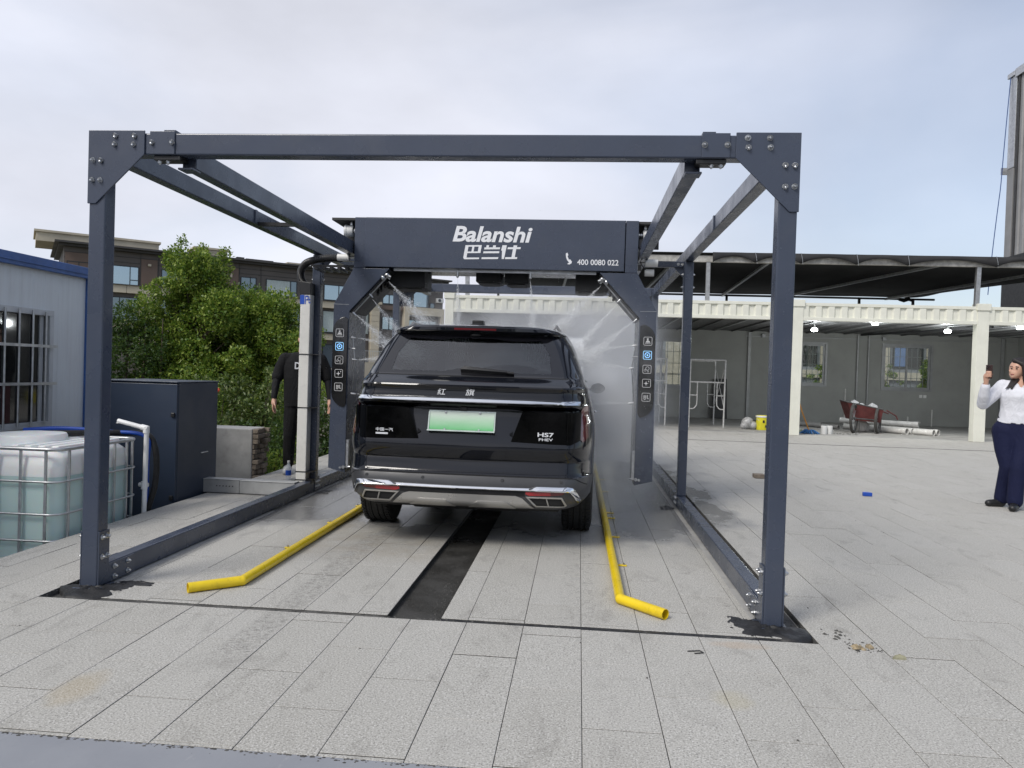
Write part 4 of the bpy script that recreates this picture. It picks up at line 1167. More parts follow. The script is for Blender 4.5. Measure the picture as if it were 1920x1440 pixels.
def wash_frame():
    t = thing('steel_gantry', 'dark navy steel box frame bolted together on six posts around the wash bay', 'steel frame', (0, 3.6, 0))
    nv = M['navy']
    for s in (-1, 1):
        X = lambda a: s*a
        def sbox(mb, xa, xb, *r): mb.box(min(X(xa), X(xb)), max(X(xa), X(xb)), *r); return mb
        ax = '-x' if s > 0 else '+x'
        for y in (0.0, YF - .1):
            z0 = .012 if y == 0 else .005
            p = sbox(MB(), 1.9, 2.0, y, y + .1, z0, ZT).build('post', nv, t, bevel=.009, seg=3)
            sbox(MB(), 1.87, 2.03, y - .03, y + .13, .001, .012).build('base_plate', M['navy'], p, bevel=.003)
        p = sbox(MB(), 1.905, 1.995, YM, YM + .09, .132, 2.53).build('post', nv, t, bevel=.008, seg=3)
        sbox(MB(), 1.898, 1.905, YM - .02, YM + .11, .02, .16).build('bolt_plate', nv, p, bevel=.002)
        for dy in (.0, .045, .09):
            for z in (.06, .11): bolt(p, (X(1.898), YM + dy, z), ax, .8)
        sbox(MB(), 1.896, 1.905, YM + .005, YM + .085, 2.22, 2.53).build('bolt_plate', nv, p, bevel=.002)
        for z in (2.27, 2.40): bolt(p, (X(1.896), YM + .045, z), ax, .9); bolt(p, (X(1.995), YM + .045, z), '+x' if s > 0 else '-x', .9)
        # beams on the ground
        b = sbox(MB(), 1.905, 1.992, .1, YF - .1, .006, .130).build('ground_beam', nv, t, bevel=.008, seg=3)
        # L plates at the corner posts
        for side, xa, xb in ((0, 1.892, 1.9), (1, 2.0, 2.008)):
            mb = MB(); yz = [(.004, .016), (.098, .016), (.36, .012), (.36, .126), (.104, .126), (.104, .335), (.004, .335)]
            mb.prism([(X(xa), a, c) for a, c in yz], (X(xb) - X(xa), 0, 0)); pl = mb.build('corner_plate', nv, t, bevel=.002)
            if side == 0:
                for (y, z) in ((.03, .30), (.078, .30), (.03, .185), (.078, .185), (.155, .10), (.155, .04), (.29, .10), (.29, .04)): bolt(pl, (X(1.892), y, z), ax)
            else:
                for (y, z) in ((.03, .30), (.078, .30), (.03, .185), (.078, .185)): bolt(pl, (X(2.008), y, z), '+x' if s > 0 else '-x')
        # top rails
        sbox(MB(), 1.905, 1.993, .1, YF - .1, 2.533, 2.652).build('side_rail', nv, t, bevel=.007, seg=3)
        sbox(MB(), 1.41, 1.495, .102, YF - .102, 2.475, 2.60).build('track_rail', nv, t, bevel=.006, seg=3)
        sbox(MB(), 1.895, 1.905, 2.02, 2.06, 2.535, 2.65).build('rail_joint', nv, t, bevel=.002)
        # gussets front and back
        for y, ya, yd in ((0.0, -.009, '-y'), (YF, .009, '+y')):
            mb = MB(); poly = [(2.005, 2.667), (1.665, 2.667), (1.665, 2.53), (1.955, 2.245), (2.005, 2.245)]
            mb.prism([(X(a), y, c) for a, c in poly], (0, ya, 0)); g = mb.build('gusset_plate', nv, t, bevel=.0025)
            for (a, c) in ((1.84, 2.637), (1.725, 2.637), (1.845, 2.587), (1.73, 2.587), (1.975, 2.495), (1.925, 2.495), (1.977, 2.38), (1.928, 2.38)):
                bolt(g, (X(a), y + ya, c), yd)
            # clamp that carries the track rail
            mb = sbox(MB(), 1.485, 1.635, min(y, y + ya*.8), max(y, y + ya*.8), 2.532, 2.664); c = mb.build('clamp_plate', nv, t, bevel=.003)
            for a in (1.50, 1.62): bolt(c, (X(a), y + ya*.8, 2.60), yd)
            if y == 0:
                sbox(MB(), 1.46, 1.62, .012, .10, 2.503, 2.529).build('clamp_bracket', M['black'], t, bevel=.004)
                for a in (1.545, 1.595): bolt(c, (X(a), .035, 2.503), '-z', .9)
                sbox(MB(), 1.41, 1.50, .06, .16, 2.462, 2.474).build('rail_seat', nv, t, bevel=.003)
                sbox(MB(), 1.49, 1.56, .01, .09, 2.659, 2.676).build('top_shim', nv, t, bevel=.002)
        # tie from middle post to track rail
        mb = MB(); mb.bar((X(1.905), YM + .045, 2.50), (X(1.495), YM + .045, 2.50), .06, .06); tb = mb.build('tie_bar', nv, t, bevel=.005)
        mb = MB(); mb.prism([(X(1.904), YM + .04, 2.47), (X(1.80), YM + .04, 2.47), (X(1.904), YM + .04, 2.36)], (0, .01, 0)); mb.build('tie_gusset', nv, tb, bevel=.001)
        for a in (1.88, 1.84): bolt(tb, (X(a), YM + .015, 2.50), '-y', .9)
        if s < 0: mb = MB(); mb.bar((X(1.905), 2.10, 2.54), (X(1.495), 2.10, 2.54), .035, .03); mb.build('tie_bar', M['black'], t)
    for y in (0.0, YF - .1):
        mb = MB(); mb.box(-1.9, 1.9, y + .001, y + .099, 2.53, 2.655); mb.build('cross_beam', nv, t, bevel=.009, seg=3)
    # trowelled black mortar round the feet of the front posts
    for s, seed in ((-1, 5), (1, 9)):
        mb = MB(); patch(mb, s*1.93, .0, .20, .17, -.004, .034, seed, 40, 9); patch(mb, s*1.80, .10, .10, .10, -.004, .016, seed + 1, 30, 7)
        crumbs(mb, s*1.93 - .2, s*1.93 + .2, -.17, .2, .0, 60, .003, .011)
        if s < 0: patch(mb, -1.74, .16, .13, .05, -.004, .02, 17, 30, 6)
        m_ = mb.build('mortar_footing', M['tar'], t, smooth=180); m_['kind'] = 'stuff'
    for s, y in ((-1, YM), (1, YM)):
        mb = MB(); crumbs(mb, s*1.80 - .06, s*1.80 + .07, y - .12, y + .14, 0, 50, .004, .015); patch(mb, s*1.84, y, .07, .10, -.004, .012, 31, 24, 5)
        m_ = mb.build('mortar_footing', M['tar'], t); m_['kind'] = 'stuff'
    # open channel between frame and paving, right and left
    for s in (-1, 1):
        mb = MB(); mb.box(min(s*2.0, s*2.125), max(s*2.0, s*2.125), -.185, 7.5, -.05, -.030); mb.build('channel_floor', M['mortar'], t)
        mb = MB(); mb.box(min(s*1.87, s*1.955), max(s*1.87, s*1.955), -.12, 7.5, -.036, .0005); mb.build('bedding_strip', M['concrete'], t)
wash_frame()

# ---- yellow wheel guide pipes
def guides():
    for s, lab in ((-1, 'yellow wheel guide pipe lying left of the car, bent outwards at its near end'), (1, 'yellow wheel guide pipe lying right of the car with small floor brackets beside it')):
        t = thing('wheel_guide', lab, 'guide pipe', (s*1.13, 3, 0))
        a = (-1.36, .03) if s < 0 else (1.385, .055)
        b = (-1.125, .235) if s < 0 else (1.15, .30)
        r = .030
        mb = MB(); mb.pipe([(a[0], a[1], r + .001), (b[0], b[1], r + .001)], r, r - .0035, 24); mb.build('flared_end', M['yellow'], t, smooth=50)
        mb = MB(); mb.pipe([(b[0], b[1], r + .001), (s*1.128, 7.0, r + .001)], r, r - .0035, 24); mb.build('pipe', M['yellow'], t, smooth=50)
        mb = MB(); mb.ell((b[0], b[1], r + .001), (r*1.02, r*1.02, r*1.02), 16, 10); mb.build('weld', M['yellow'], t, smooth=180)
        ys = (1.21, 2.15, 2.98, 3.25, 4.6, 5.6)
        for y in ys:
            mb = MB(); x0 = s*1.15; x1 = s*1.245
            mb.box(min(x0, x1), max(x0, x1), y - .018, y + .018, .001, .008); br = mb.build('floor_bracket', M['yellow'], t, bevel=.002)
            mb = MB(); mb.cyl((x1 - s*.02, y, .008), (x1 - s*.02, y, .022), .008, 8); mb.build('anchor_bolt', M['steel'], br)
    mb = MB()
guides()

# ================================================================== the travelling wash arch
def text_mesh(body, shear=0.0, bold=0.0, res=4):
    cu = bpy.data.curves.new('text', 'FONT'); cu.body = body; cu.shear = shear; cu.offset = bold; cu.resolution_u = res
    o = bpy.data.objects.new('text', cu); COL.objects.link(o)
    dg = bpy.context.evaluated_depsgraph_get()
    me = bpy.data.meshes.new_from_object(o.evaluated_get(dg))
    COL.objects.unlink(o); bpy.data.objects.remove(o)
    V = np.array([v.co[:] for v in me.vertices]); F = [tuple(p.vertices) for p in me.polygons]
    bpy.data.meshes.remove(me)
    return V, F
def text(name, body, x0, x1, z0, z1, yfun, mat, parent, shear=0.0, bold=0.0, depth=.002):
    """flat lettering facing -y fitted into the rectangle x0..x1, z0..z1 on the surface y = yfun(x, z)"""
    V, F = text_mesh(body, shear, bold)
    lo, hi = V.min(0), V.max(0)
    X = x0 + (V[:, 0] - lo[0])/(hi[0] - lo[0])*(x1 - x0); Z = z0 + (V[:, 1] - lo[1])/(hi[1] - lo[1])*(z1 - z0)
    mb = MB(); n = len(V)
    mb.add([(x, yfun(x, z) - depth, z) for x, z in zip(X, Z)], F)
    return mb.build(name, mat, parent)
def quad_prism(mb, pts, y, d): mb.prism([(p[0], y, p[1]) for p in pts], (0, -d, 0))

def wash_arch():
    t = thing('wash_arch', 'dark navy travelling wash arch with white lettering hanging over the car', 'wash arch', (0, 3.5, .3))
    nv = M['navy']; Y0, Y1 = 3.18, 3.80
    mb = MB(); mb.box(-1.29, 1.27, Y0 + .02, Y1, 2.345, 2.815); mb.build('beam', nv, t, bevel=.004)
    mb = MB(); mb.box(-1.288, 1.262, Y0 - .012, Y0 + .019, 2.343, 2.826); fp = mb.build('front_panel', nv, t, bevel=.004)
    mb = MB(); mb.box(-1.29, 1.27, Y0 + .01, Y1 + .01, 2.828, 2.834); mb.build('top_cover', nv, t)
    for s in (-1, 1):
        def sb(mb, a, b, *r): mb.box(min(s*a, s*b), max(s*a, s*b), *r); return mb
        sb(MB(), 1.272, 1.392, Y0, Y1, 2.332, 2.832).build('end_box', nv, t, bevel=.004)
        arm = MB(); poly = [(1.425, .29), (1.60, .335), (1.585, 1.97), (1.392, 2.33), (1.03, 2.33), (1.425, 1.90)]
        arm.prism([(s*a, Y0, c) for a, c in poly], (0, .60, 0)); a_ = arm.build('arm', nv, t, bevel=.005)
        mb = MB(); mb.bar((s*1.43, Y0 - .0015, 1.965), (s*1.586, Y0 - .0015, 1.968), .002, .004); mb.build('arm_seam', M['galv'], a_)
        # dark inner lining and hollow underside of the sloping part
        mb = MB(); mb.prism([(s*1.036, Y0 + .03, 2.318), (s*1.422, Y0 + .03, 1.895), (s*1.422, Y0 + .57, 1.895), (s*1.036, Y0 + .57, 2.318)], (-s*.004, 0, -.004)); mb.build('lining', M['under'], a_)
        # carriage on the track rail
        c = sb(MB(), 1.393, 1.635, Y0 + .02, Y1 - .02, 2.803, 2.829).build('carriage_plate', M['under'], t, bevel=.003)
        sb(MB(), 1.393, 1.62, Y0 + .36, Y0 + .38, 2.62, 2.802).build('carriage_back', M['under'], t)
        mb = MB(); mb.lathe([(.0, 1.44), (.05, 1.44), (.056, 1.455), (.056, 1.50), (.062, 1.505), (.062, 1.525), (.0, 1.525)], (0, Y0 + .12, 2.715), 'x', 20)
        if s < 0: mb.v = [(-v[0], v[1], v[2]) for v in mb.v]; mb.f = [f[::-1] for f in mb.f]
        mb.build('roller', M['white_plastic'], c, smooth=40)
        mb = MB(); mb.cyl((s*1.39, Y0 + .12, 2.715), (s*1.445, Y0 + .12, 2.715), .014, 10)
        for q in (0, .022): mb.cyl((s*(1.40 + q), Y0 + .12, 2.715), (s*(1.41 + q), Y0 + .12, 2.715), .028, 14)
        mb.cyl((s*1.46, Y0 + .12, 2.77), (s*1.46, Y0 + .12, 2.80), .02, 10); mb.build('axle', M['steel'], c, smooth=40)
        mb = MB(); mb.cyl((s*1.47, Y0 + .10, 2.445), (s*1.59, Y0 + .10, 2.445), .036, 16); mb.build('guide_roller', M['white_plastic'], c, smooth=40)
        mb = MB(); mb.cyl((s*1.39, Y0 + .10, 2.445), (s*1.47, Y0 + .10, 2.445), .011, 8); mb.build('axle', M['steel'], c, smooth=40)
        if s > 0:
            mb = MB(); mb.cyl((1.47, Y0 + .14, 2.355), (1.56, Y0 + .14, 2.355), .034, 16); mb.build('guide_roller', M['white_plastic'], c, smooth=40)
            mb = MB(); mb.box(1.395, 1.44, Y0 + .03, Y0 + .10, 2.58, 2.66); mb.box(1.40, 1.43, Y0 + .02, Y0 + .06, 2.36, 2.42); mb.build('sensor', M['black'], c, bevel=.004)
            mb = MB(); mb.tube(smooth_path([(1.40, Y0 + .05, 2.62), (1.45, Y0 + .02, 2.52), (1.42, Y0 + .02, 2.44), (1.47, Y0 + .03, 2.37)]), .006, 6); mb.build('cable', M['black'], c)
        # black control panel, rounded on its outer side
        def arc(cx, cz, r, a0, a1, n=10): return [(cx + r*math.cos(a0 + (a1-a0)*k/n), cz + r*math.sin(a0 + (a1-a0)*k/n)) for k in range(n+1)]
        poly = [(1.434, .985)] + [(1.434, 1.825)] + arc(1.434 + .005, 1.70, .145, PI/2*.97, 0, 9)[1:] + arc(1.434 + .005, 1.09, .145, 0, -PI/2*.92, 9)
        mb = MB(); mb.prism([(s*a, Y0 - .001, c_) for a, c_ in poly], (0, -.011, 0)); pn = mb.build('control_panel', M['gloss_black'], t, bevel=.003)
        for k, z in enumerate((1.682, 1.548, 1.413, 1.279, 1.145)):
            xc = s*1.512; yy = Y0 - .0125
            h, rr, w = .041, .013, .0042
            ring = []
            for (cx, cz, a0) in ((h-rr, h-rr, 0), (-h+rr, h-rr, PI/2), (-h+rr, -h+rr, PI), (h-rr, -h+rr, 1.5*PI)):
                ring += [(cx + rr*math.cos(a0 + q*PI/8), cz + rr*math.sin(a0 + q*PI/8), math.cos(a0 + q*PI/8), math.sin(a0 + q*PI/8)) for q in range(5)]
            n = len(ring); mb = MB()
            V = [(xc + a, yy, z + b) for a, b, c1, c2 in ring] + [(xc + a - c1*w, yy, z + b - c2*w) for a, b, c1, c2 in ring]
            mb.add(V, [(j, (j+1) % n, n + (j+1) % n, n + j) for j in range(n)])
            lit = k == 1
            ic = mb.build('icon_frame', M['icon_blue'] if lit else M['icon'], pn)
            g = MB()
            def disc(cx, cz, r0, r1=0.0, n=18, a0=0, a1=2*PI):
                P = []; m_ = n + 1
                for j in range(m_):
                    q = a0 + (a1-a0)*j/n; P.append((xc + cx + r0*math.cos(q), yy, z + cz + r0*math.sin(q)))
                for j in range(m_):
                    q = a0 + (a1-a0)*j/n; P.append((xc + cx + r1*math.cos(q), yy, z + cz + r1*math.sin(q)))
                g.add(P, [(j, j+1, m_ + j + 1, m_ + j) for j in range(n)])
            def stroke(p, q, w=.004):
                p, q = np.array(p), np.array(q); d = (q-p)/np.linalg.norm(q-p); nn = np.array((-d[1], d[0]))*w/2
                g.add([(xc + a[0], yy, z + a[1]) for a in (p - nn, q - nn, q + nn, p + nn)], [(0, 1, 2, 3)])
            if k == 0:      # car under a shower
                stroke((-.010, .024), (.006, .024), .010); stroke((-.002, .024), (-.002, .004), .016); stroke((-.018, -.004), (.018, -.004), .012)
                for a in (-.018, -.009, 0, .009, .018): stroke((a, -.010), (a*1.25, -.026), .005)
            elif k == 1:    # swirling spray
                for q in range(6):
                    a = q*PI/3; disc(.010*math.cos(a), .010*math.sin(a), .017, .0125, 7, a - .4, a + 1.5)
                for q in range(9):
                    a = q*2*PI/9 + .2; stroke((.021*math.cos(a), .021*math.sin(a)), (.029*math.cos(a + .15), .029*math.sin(a + .15)), .004)
                disc(0, 0, .008, 0, 10)
            elif k == 2:    # bubbles
                disc(.004, .008, .018, .0145); disc(-.018, -.010, .011, .008); disc(.010, -.020, .008, .0055)
            elif k == 3:    # sparkle
                for (cx, cz, r) in ((-.004, -.002, .024), (.020, .018, .010)):
                    P = [(xc + cx + (r if j % 2 == 0 else r*.30)*math.cos(j*PI/4), yy, z + cz + (r if j % 2 == 0 else r*.30)*math.sin(j*PI/4)) for j in range(8)]
                    g.add(P, [(0, 1, 7), (1, 2, 3), (3, 4, 5), (5, 6, 7), (1, 3, 5, 7)])
            else:           # hot air rising
                for a in (-.020, -.010, 0.0): stroke((a, .018), (a, -.010), .0055)
                stroke((.014, .020), (.014, -.014), .006); stroke((.012, -.014), (.026, -.014), .006); disc(-.012, -.012, .012, .007, 10, PI, 2*PI)
            g.build('icon', M['icon_blue'] if lit else M['icon'], ic)
        # cable run and foot bracket at the lower end of each arm
        f = MB(); f.box(min(s*1.40, s*1.43), max(s*1.40, s*1.43), Y0 + .01, Y0 + .06, .34, .62); f.cyl((s*1.44, Y0 - .02, .35), (s*1.44, Y0 + .05, .35), .016, 10); f.cyl((s*1.47, Y0 - .025, .345), (s*1.47, Y0 + .02, .345), .012, 10)
        f.cyl((s*1.38, Y0 + .02, .352), (s*1.50, Y0 + .02, .345), .009, 8); f.build('foot_bracket', M['steel'], t, smooth=40)
        # spray pipes and nozzles
        def nz(p, d):
            p, d = Vector(p), Vector(d).normalized(); q = MB(); q.tube([p - d*.02, p + d*.012, p + d*.03], [.011, .011, .006], 10); return q.build('nozzle', M['steel'], t, smooth=40)
        P = [(1.395, 1.64), (1.375, 1.42), (1.38, 1.08)]
        q = MB(); q.tube([(s*1.40, Y0 + .05, 1.66), (s*1.372, Y0 + .05, 1.42)], .0065, 8); q.tube([(s*1.372, Y0 + .05, 1.42), (s*1.40, Y0 + .08, 1.10)], .0055, 8); q.cyl((s*1.37, Y0 + .05, 1.53), (s*1.425, Y0 + .05, 1.53), .008, 8); q.build('spray_pipe', M['galv'], t, smooth=40)
        for (a, c_) in P: nz((s*a, Y0 + .05, c_), (-s, 0, -.1))
        q = MB(); q.tube([(s*1.07, Y0 + .05, 2.25), (s*1.40, Y0 + .05, 1.88)], .008, 8); q.build('spray_pipe', M['galv'], t, smooth=40)
        for u in (.0, .5, 1.0): nz((s*(1.06 + .33*u), Y0 + .05, 2.25 - .37*u), (-s*.75, 0, -.7))
        q = MB(); q.ell((s*1.06, Y0 + .03, 2.27), (.03, .03, .022), 10, 6); q.ell((s*1.10, Y0 + .02, 2.24), (.022, .022, .026), 10, 6); q.cyl((s*1.02, Y0 + .02, 2.25), (s*1.12, Y0 + .02, 2.28), .012, 8); q.build('swivel_joint', M['steel'], t, smooth=60)
        # black rubber hose ends behind the sloping arm
        q = MB()
        for k in range(4):
            a = s*(1.09 + .035*k); q.cyl((a, Y0 + .18 + .03*(k % 2), 2.26 - .04*k), (a - s*.02, Y0 + .12, 2.20 - .04*k), .014, 8)
        q.build('hose_coupling', M['black'], t)
    # air outlets under the beam
    for (a, b, z) in ((-1.14, -.72, 2.17), (-.20, .05, 2.245), (.09, .33, 2.235), (.80, 1.12, 2.17)):
        q = MB(); q.box(a, b, Y0 + .22, Y0 + .58, z, 2.344); q.box(a + .03, b - .03, Y0 + .25, Y0 + .55, z - .012, z); q.build('air_outlet', M['matte_black'], t, bevel=.012)
    for x in (-.36, .36):
        q = MB(); q.cyl((x, Y0 + .06, 2.344), (x, Y0 + .06, 2.29), .012, 8); q.ell((x, Y0 + .06, 2.275), (.014, .014, .018), 8, 6); q.build('nozzle', M['steel'], t, smooth=60)
    q = MB(); q.box(-1.0, 1.0, Y0 + .05, Y0 + .075, 2.315, 2.342); q.build('spray_pipe', M['galv'], t)
    # lettering on the front panel
    yf = lambda x, z: Y0 - .0125
    lw = M['letter']
    text('lettering', 'Balanshi', -.408, .372, 2.602, 2.756, yf, lw, fp, shear=.22, bold=.028)
    px = lambda a, b: (-.5036 + (a/5.4857)*.005185, 2.8212 - (b/5.4857)*.005185 + (a/5.4857)*.005185*.0245)
    def han(rects, name='lettering'):
        mb = MB()
        for r in rects:
            pts = [px(*p) for p in r]; mb.add([(p[0], Y0 - .0145, p[1]) for p in pts], [tuple(range(len(pts)))])
        return mb.build(name, lw, fp)
    sl = lambda x, y: x - (y - 270)*.155
    R = lambda xa, xb, ya, yb: [(sl(xa, yb), yb), (sl(xb, yb), yb), (sl(xb, ya), ya), (sl(xa, ya), ya)]
    han([R(238, 408, 272, 288), R(238, 272, 288, 400), R(312, 334, 288, 338), R(378, 408, 288, 338), R(272, 408, 338, 354),
         [(sl(250, 417), 417), (sl(406, 417), 417), (sl(403, 400), 400), (sl(238, 400), 400)],
         R(458, 484, 274, 297), R(526, 556, 276, 297), R(440, 602, 297, 317), R(437, 602, 337, 357), R(430, 602, 398, 417),
         [(sl(640, 417), 417), (sl(664, 417), 417), (sl(668, 276), 276), (sl(622, 276), 276), (sl(618, 330), 330), (sl(628, 330), 330)],
         R(682, 816, 297, 317), R(738, 776, 278, 297), R(738, 772, 317, 399), R(674, 798, 399, 418)])
    text('lettering', '400 0080 022', .812, 1.208, 2.398, 2.452, yf, lw, fp, bold=.012)
    mb = MB(); ph = [(.700, 2.505), (.716, 2.515), (.726, 2.490), (.718, 2.480), (.732, 2.448), (.744, 2.450), (.762, 2.428), (.758, 2.412), (.738, 2.400), (.716, 2.405), (.735, 2.420), (.716, 2.440), (.704, 2.470)]
    mb.add([(a, Y0 - .0145, b) for a, b in ph][::-1], [tuple(range(len(ph)))]); mb.build('phone_symbol', lw, fp)
gb = NT('gloss_black'); gb.bsdf(color=(.006, .006, .008), rough=.12, coat=.6); M['gloss_black'] = gb.mat
ic = NT('icon_print'); ic.bsdf(color=(.62, .62, .62), rough=.5); M['icon'] = ic.mat
ib = NT('icon_lit'); ib.bsdf(color=(.3, .6, .9), rough=.5, ecol=(.30, .66, 1.0), estr=.55); M['icon_blue'] = ib.mat
wash_arch()

# ================================================================== the car
def car_paint():
    m = NT('blue_black_car_paint'); P = m.obj()
    fl = m.noise(P, 900, 1)
    c = m.mix(m.rng(fl, .45, .6), (0.0045, 0.0052, 0.008), (0.0075, 0.009, 0.014))
    # water beads on the wet paint
    vo = m.n('ShaderNodeTexVoronoi', i_Scale=95.0); m.set(vo.inputs['Vector'], P)
    bead = m.math('MULTIPLY', m.rng(vo.outputs['Distance'], .10, .22, 1, 0), m.rng(m.noise(P, 3, 4), .50, .62, 0, 1))
    m.bsdf(color=c, rough=.16, metal=.0, coat=.85, coatr=.012, spec=.12, normal=m.bump(bead, .10, .002))
    return m.mat
M['paint'] = car_paint()
M['clad'] = plain('grey_bumper_plastic', (0.055, 0.056, 0.060), .36, var=.05, nscale=4)
M['satin'] = plain('satin_silver', (0.50, 0.49, 0.47), .33, metal=.7, var=.04)
M['lamp_black'] = plain('smoked_lamp', (0.002, 0.002, 0.0025), .10, var=.02, spec=.22)
M['lamp_red'] = plain('dark_red_lens', (0.13, 0.006, 0.010), .12, var=.05, coat=1.0)
M['reflector'] = plain('red_reflector', (0.40, 0.012, 0.018), .2, var=.05, coat=1.0)
def tinted(name, tint, refl):
    g = NT(name); tr = g.n('ShaderNodeBsdfTransparent'); tr.inputs[0].default_value = tint + (1,)
    gl = g.n('ShaderNodeBsdfGlossy', i_Roughness=0.015); fr = g.n('ShaderNodeFresnel', i_IOR=refl)
    mx = g.n('ShaderNodeMixShader'); g.set(mx.inputs[0], g.math('ADD', fr.outputs[0], 0.10)); g.set(mx.inputs[1], tr.outputs[0]); g.set(mx.inputs[2], gl.outputs[0])
    g.set(g.out.inputs['Surface'], mx.outputs[0]); return g.mat
M['car_glass'] = tinted('tinted_car_glass', (.80, .86, .86), 1.5)
M['car_glass2'] = tinted('car_windscreen', (.88, .92, .91), 1.4)
XC = 0.025
_yr = [(.295,1.72),(.305,1.56),(.322,1.465),(.36,1.412),(.45,1.392),(.50,1.392),(.535,1.40),(.562,1.412),(.568,1.43),(.585,1.445),(.64,1.462),(.662,1.466),
       (.672,1.47),(.68,1.466),(.70,1.452),(.735,1.440),(.775,1.432),(.79,1.434),(.81,1.440),(.90,1.468),(1.00,1.500),(1.045,1.512),(1.06,1.510),(1.078,1.470),(1.09,1.452),(1.10,1.446),
       (1.15,1.447),(1.165,1.452),(1.19,1.458),(1.205,1.456),(1.218,1.446),(1.226,1.440),(1.236,1.444),(1.25,1.470),(1.28,1.540),(1.30,1.585),(1.312,1.605),
       (1.40,1.690),(1.50,1.785),(1.60,1.875),(1.645,1.915),(1.655,1.900),(1.66,1.862),(1.668,1.845),(1.69,1.842),(1.702,1.850),(1.712,1.89),(1.722,2.02),(1.734,2.28),(1.744,2.70),(1.748,3.05)]
_W = [(.295,.86),(.31,.90),(.40,.965),(.55,.985),(.70,.99),(.85,.995),(.95,.99),(1.05,.972),(1.15,.945),(1.22,.928),(1.26,.908),(1.30,.888),(1.40,.858),(1.50,.825),(1.58,.792),(1.65,.745),(1.69,.70),(1.712,.645),(1.728,.56),(1.742,.40),(1.748,.17)]
_yf = [(.295,6.16),(.32,6.26),(.60,6.34),(.88,6.30),(.98,6.18),(1.04,5.9),(1.10,5.35),(1.14,5.10),(1.30,4.80),(1.50,4.42),(1.66,4.05),(1.70,3.9),(1.722,3.7),(1.742,3.35),(1.748,3.15)]
def tab(t, z): return float(np.interp(z, [a for a, _ in t], [b for _, b in t]))
def car_prof(z):
    W = tab(_W, z); g = min(1, max(0, (z - 1.20)/.12))                       # 0 body, 1 greenhouse
    r = .235*(1-g) + .17*g; ry = .62*(1-g) + .42*g; c = .035*(1-g) + .05*g
    if z > 1.655: q = min(1, (z - 1.655)/.09); r = .15 + .10*q; ry = .34 + .3*q
    r = min(r, W*.8)
    return W, r, ry, c
def rear_y(x, z):
    W, r, ry, c = car_prof(z); ax = abs(x - XC); f = W - r; y0 = tab(_yr, z)
    if ax <= f: return y0 + c*(ax/f)**2
    s = 2*c/f; u = min(1.0, (ax - f)/r)
    return y0 + c + s*(ax - f)*.6 + ry*(1 - math.sqrt(max(0, 1 - u*u)))
def body_loop(z):
    W, r, ry, c = car_prof(z); f = W - r; yf = tab(_yf, z); P = []
    for k in range(13): x = f*k/12; P.append((x, rear_y(XC + x, z), 'r'))
    for k in range(1, 15):
        a = PI/2*k/14; x = f + r*math.sin(a); P.append((x, rear_y(XC + x - 1e-9, z), 'c'))
    ys = P[-1][1]; ff = min(.55*W, W - .05); rf = min(.8, (yf - ys)*.4); ye = yf - rf
    for k in range(1, 25): y = ys + (ye - ys)*k/24; P.append((W - .012*(k/24)**3, y, 's'))
    for k in range(1, 9): a = PI/2*k/8; P.append((W - .012 - (W - .012 - ff)*(1 - math.cos(a)), ye + rf*.8*math.sin(a), 'f'))
    for k in range(1, 6): P.append((ff*(1 - k/5), yf - rf*.2*(1 - k/5)**2, 'F'))
    right = P; loop = [(XC + x, y, z, t) for x, y, t in right]
    left = [(XC - x, y, z, t) for x, y, t in right[1:-1]][::-1]
    return loop + left

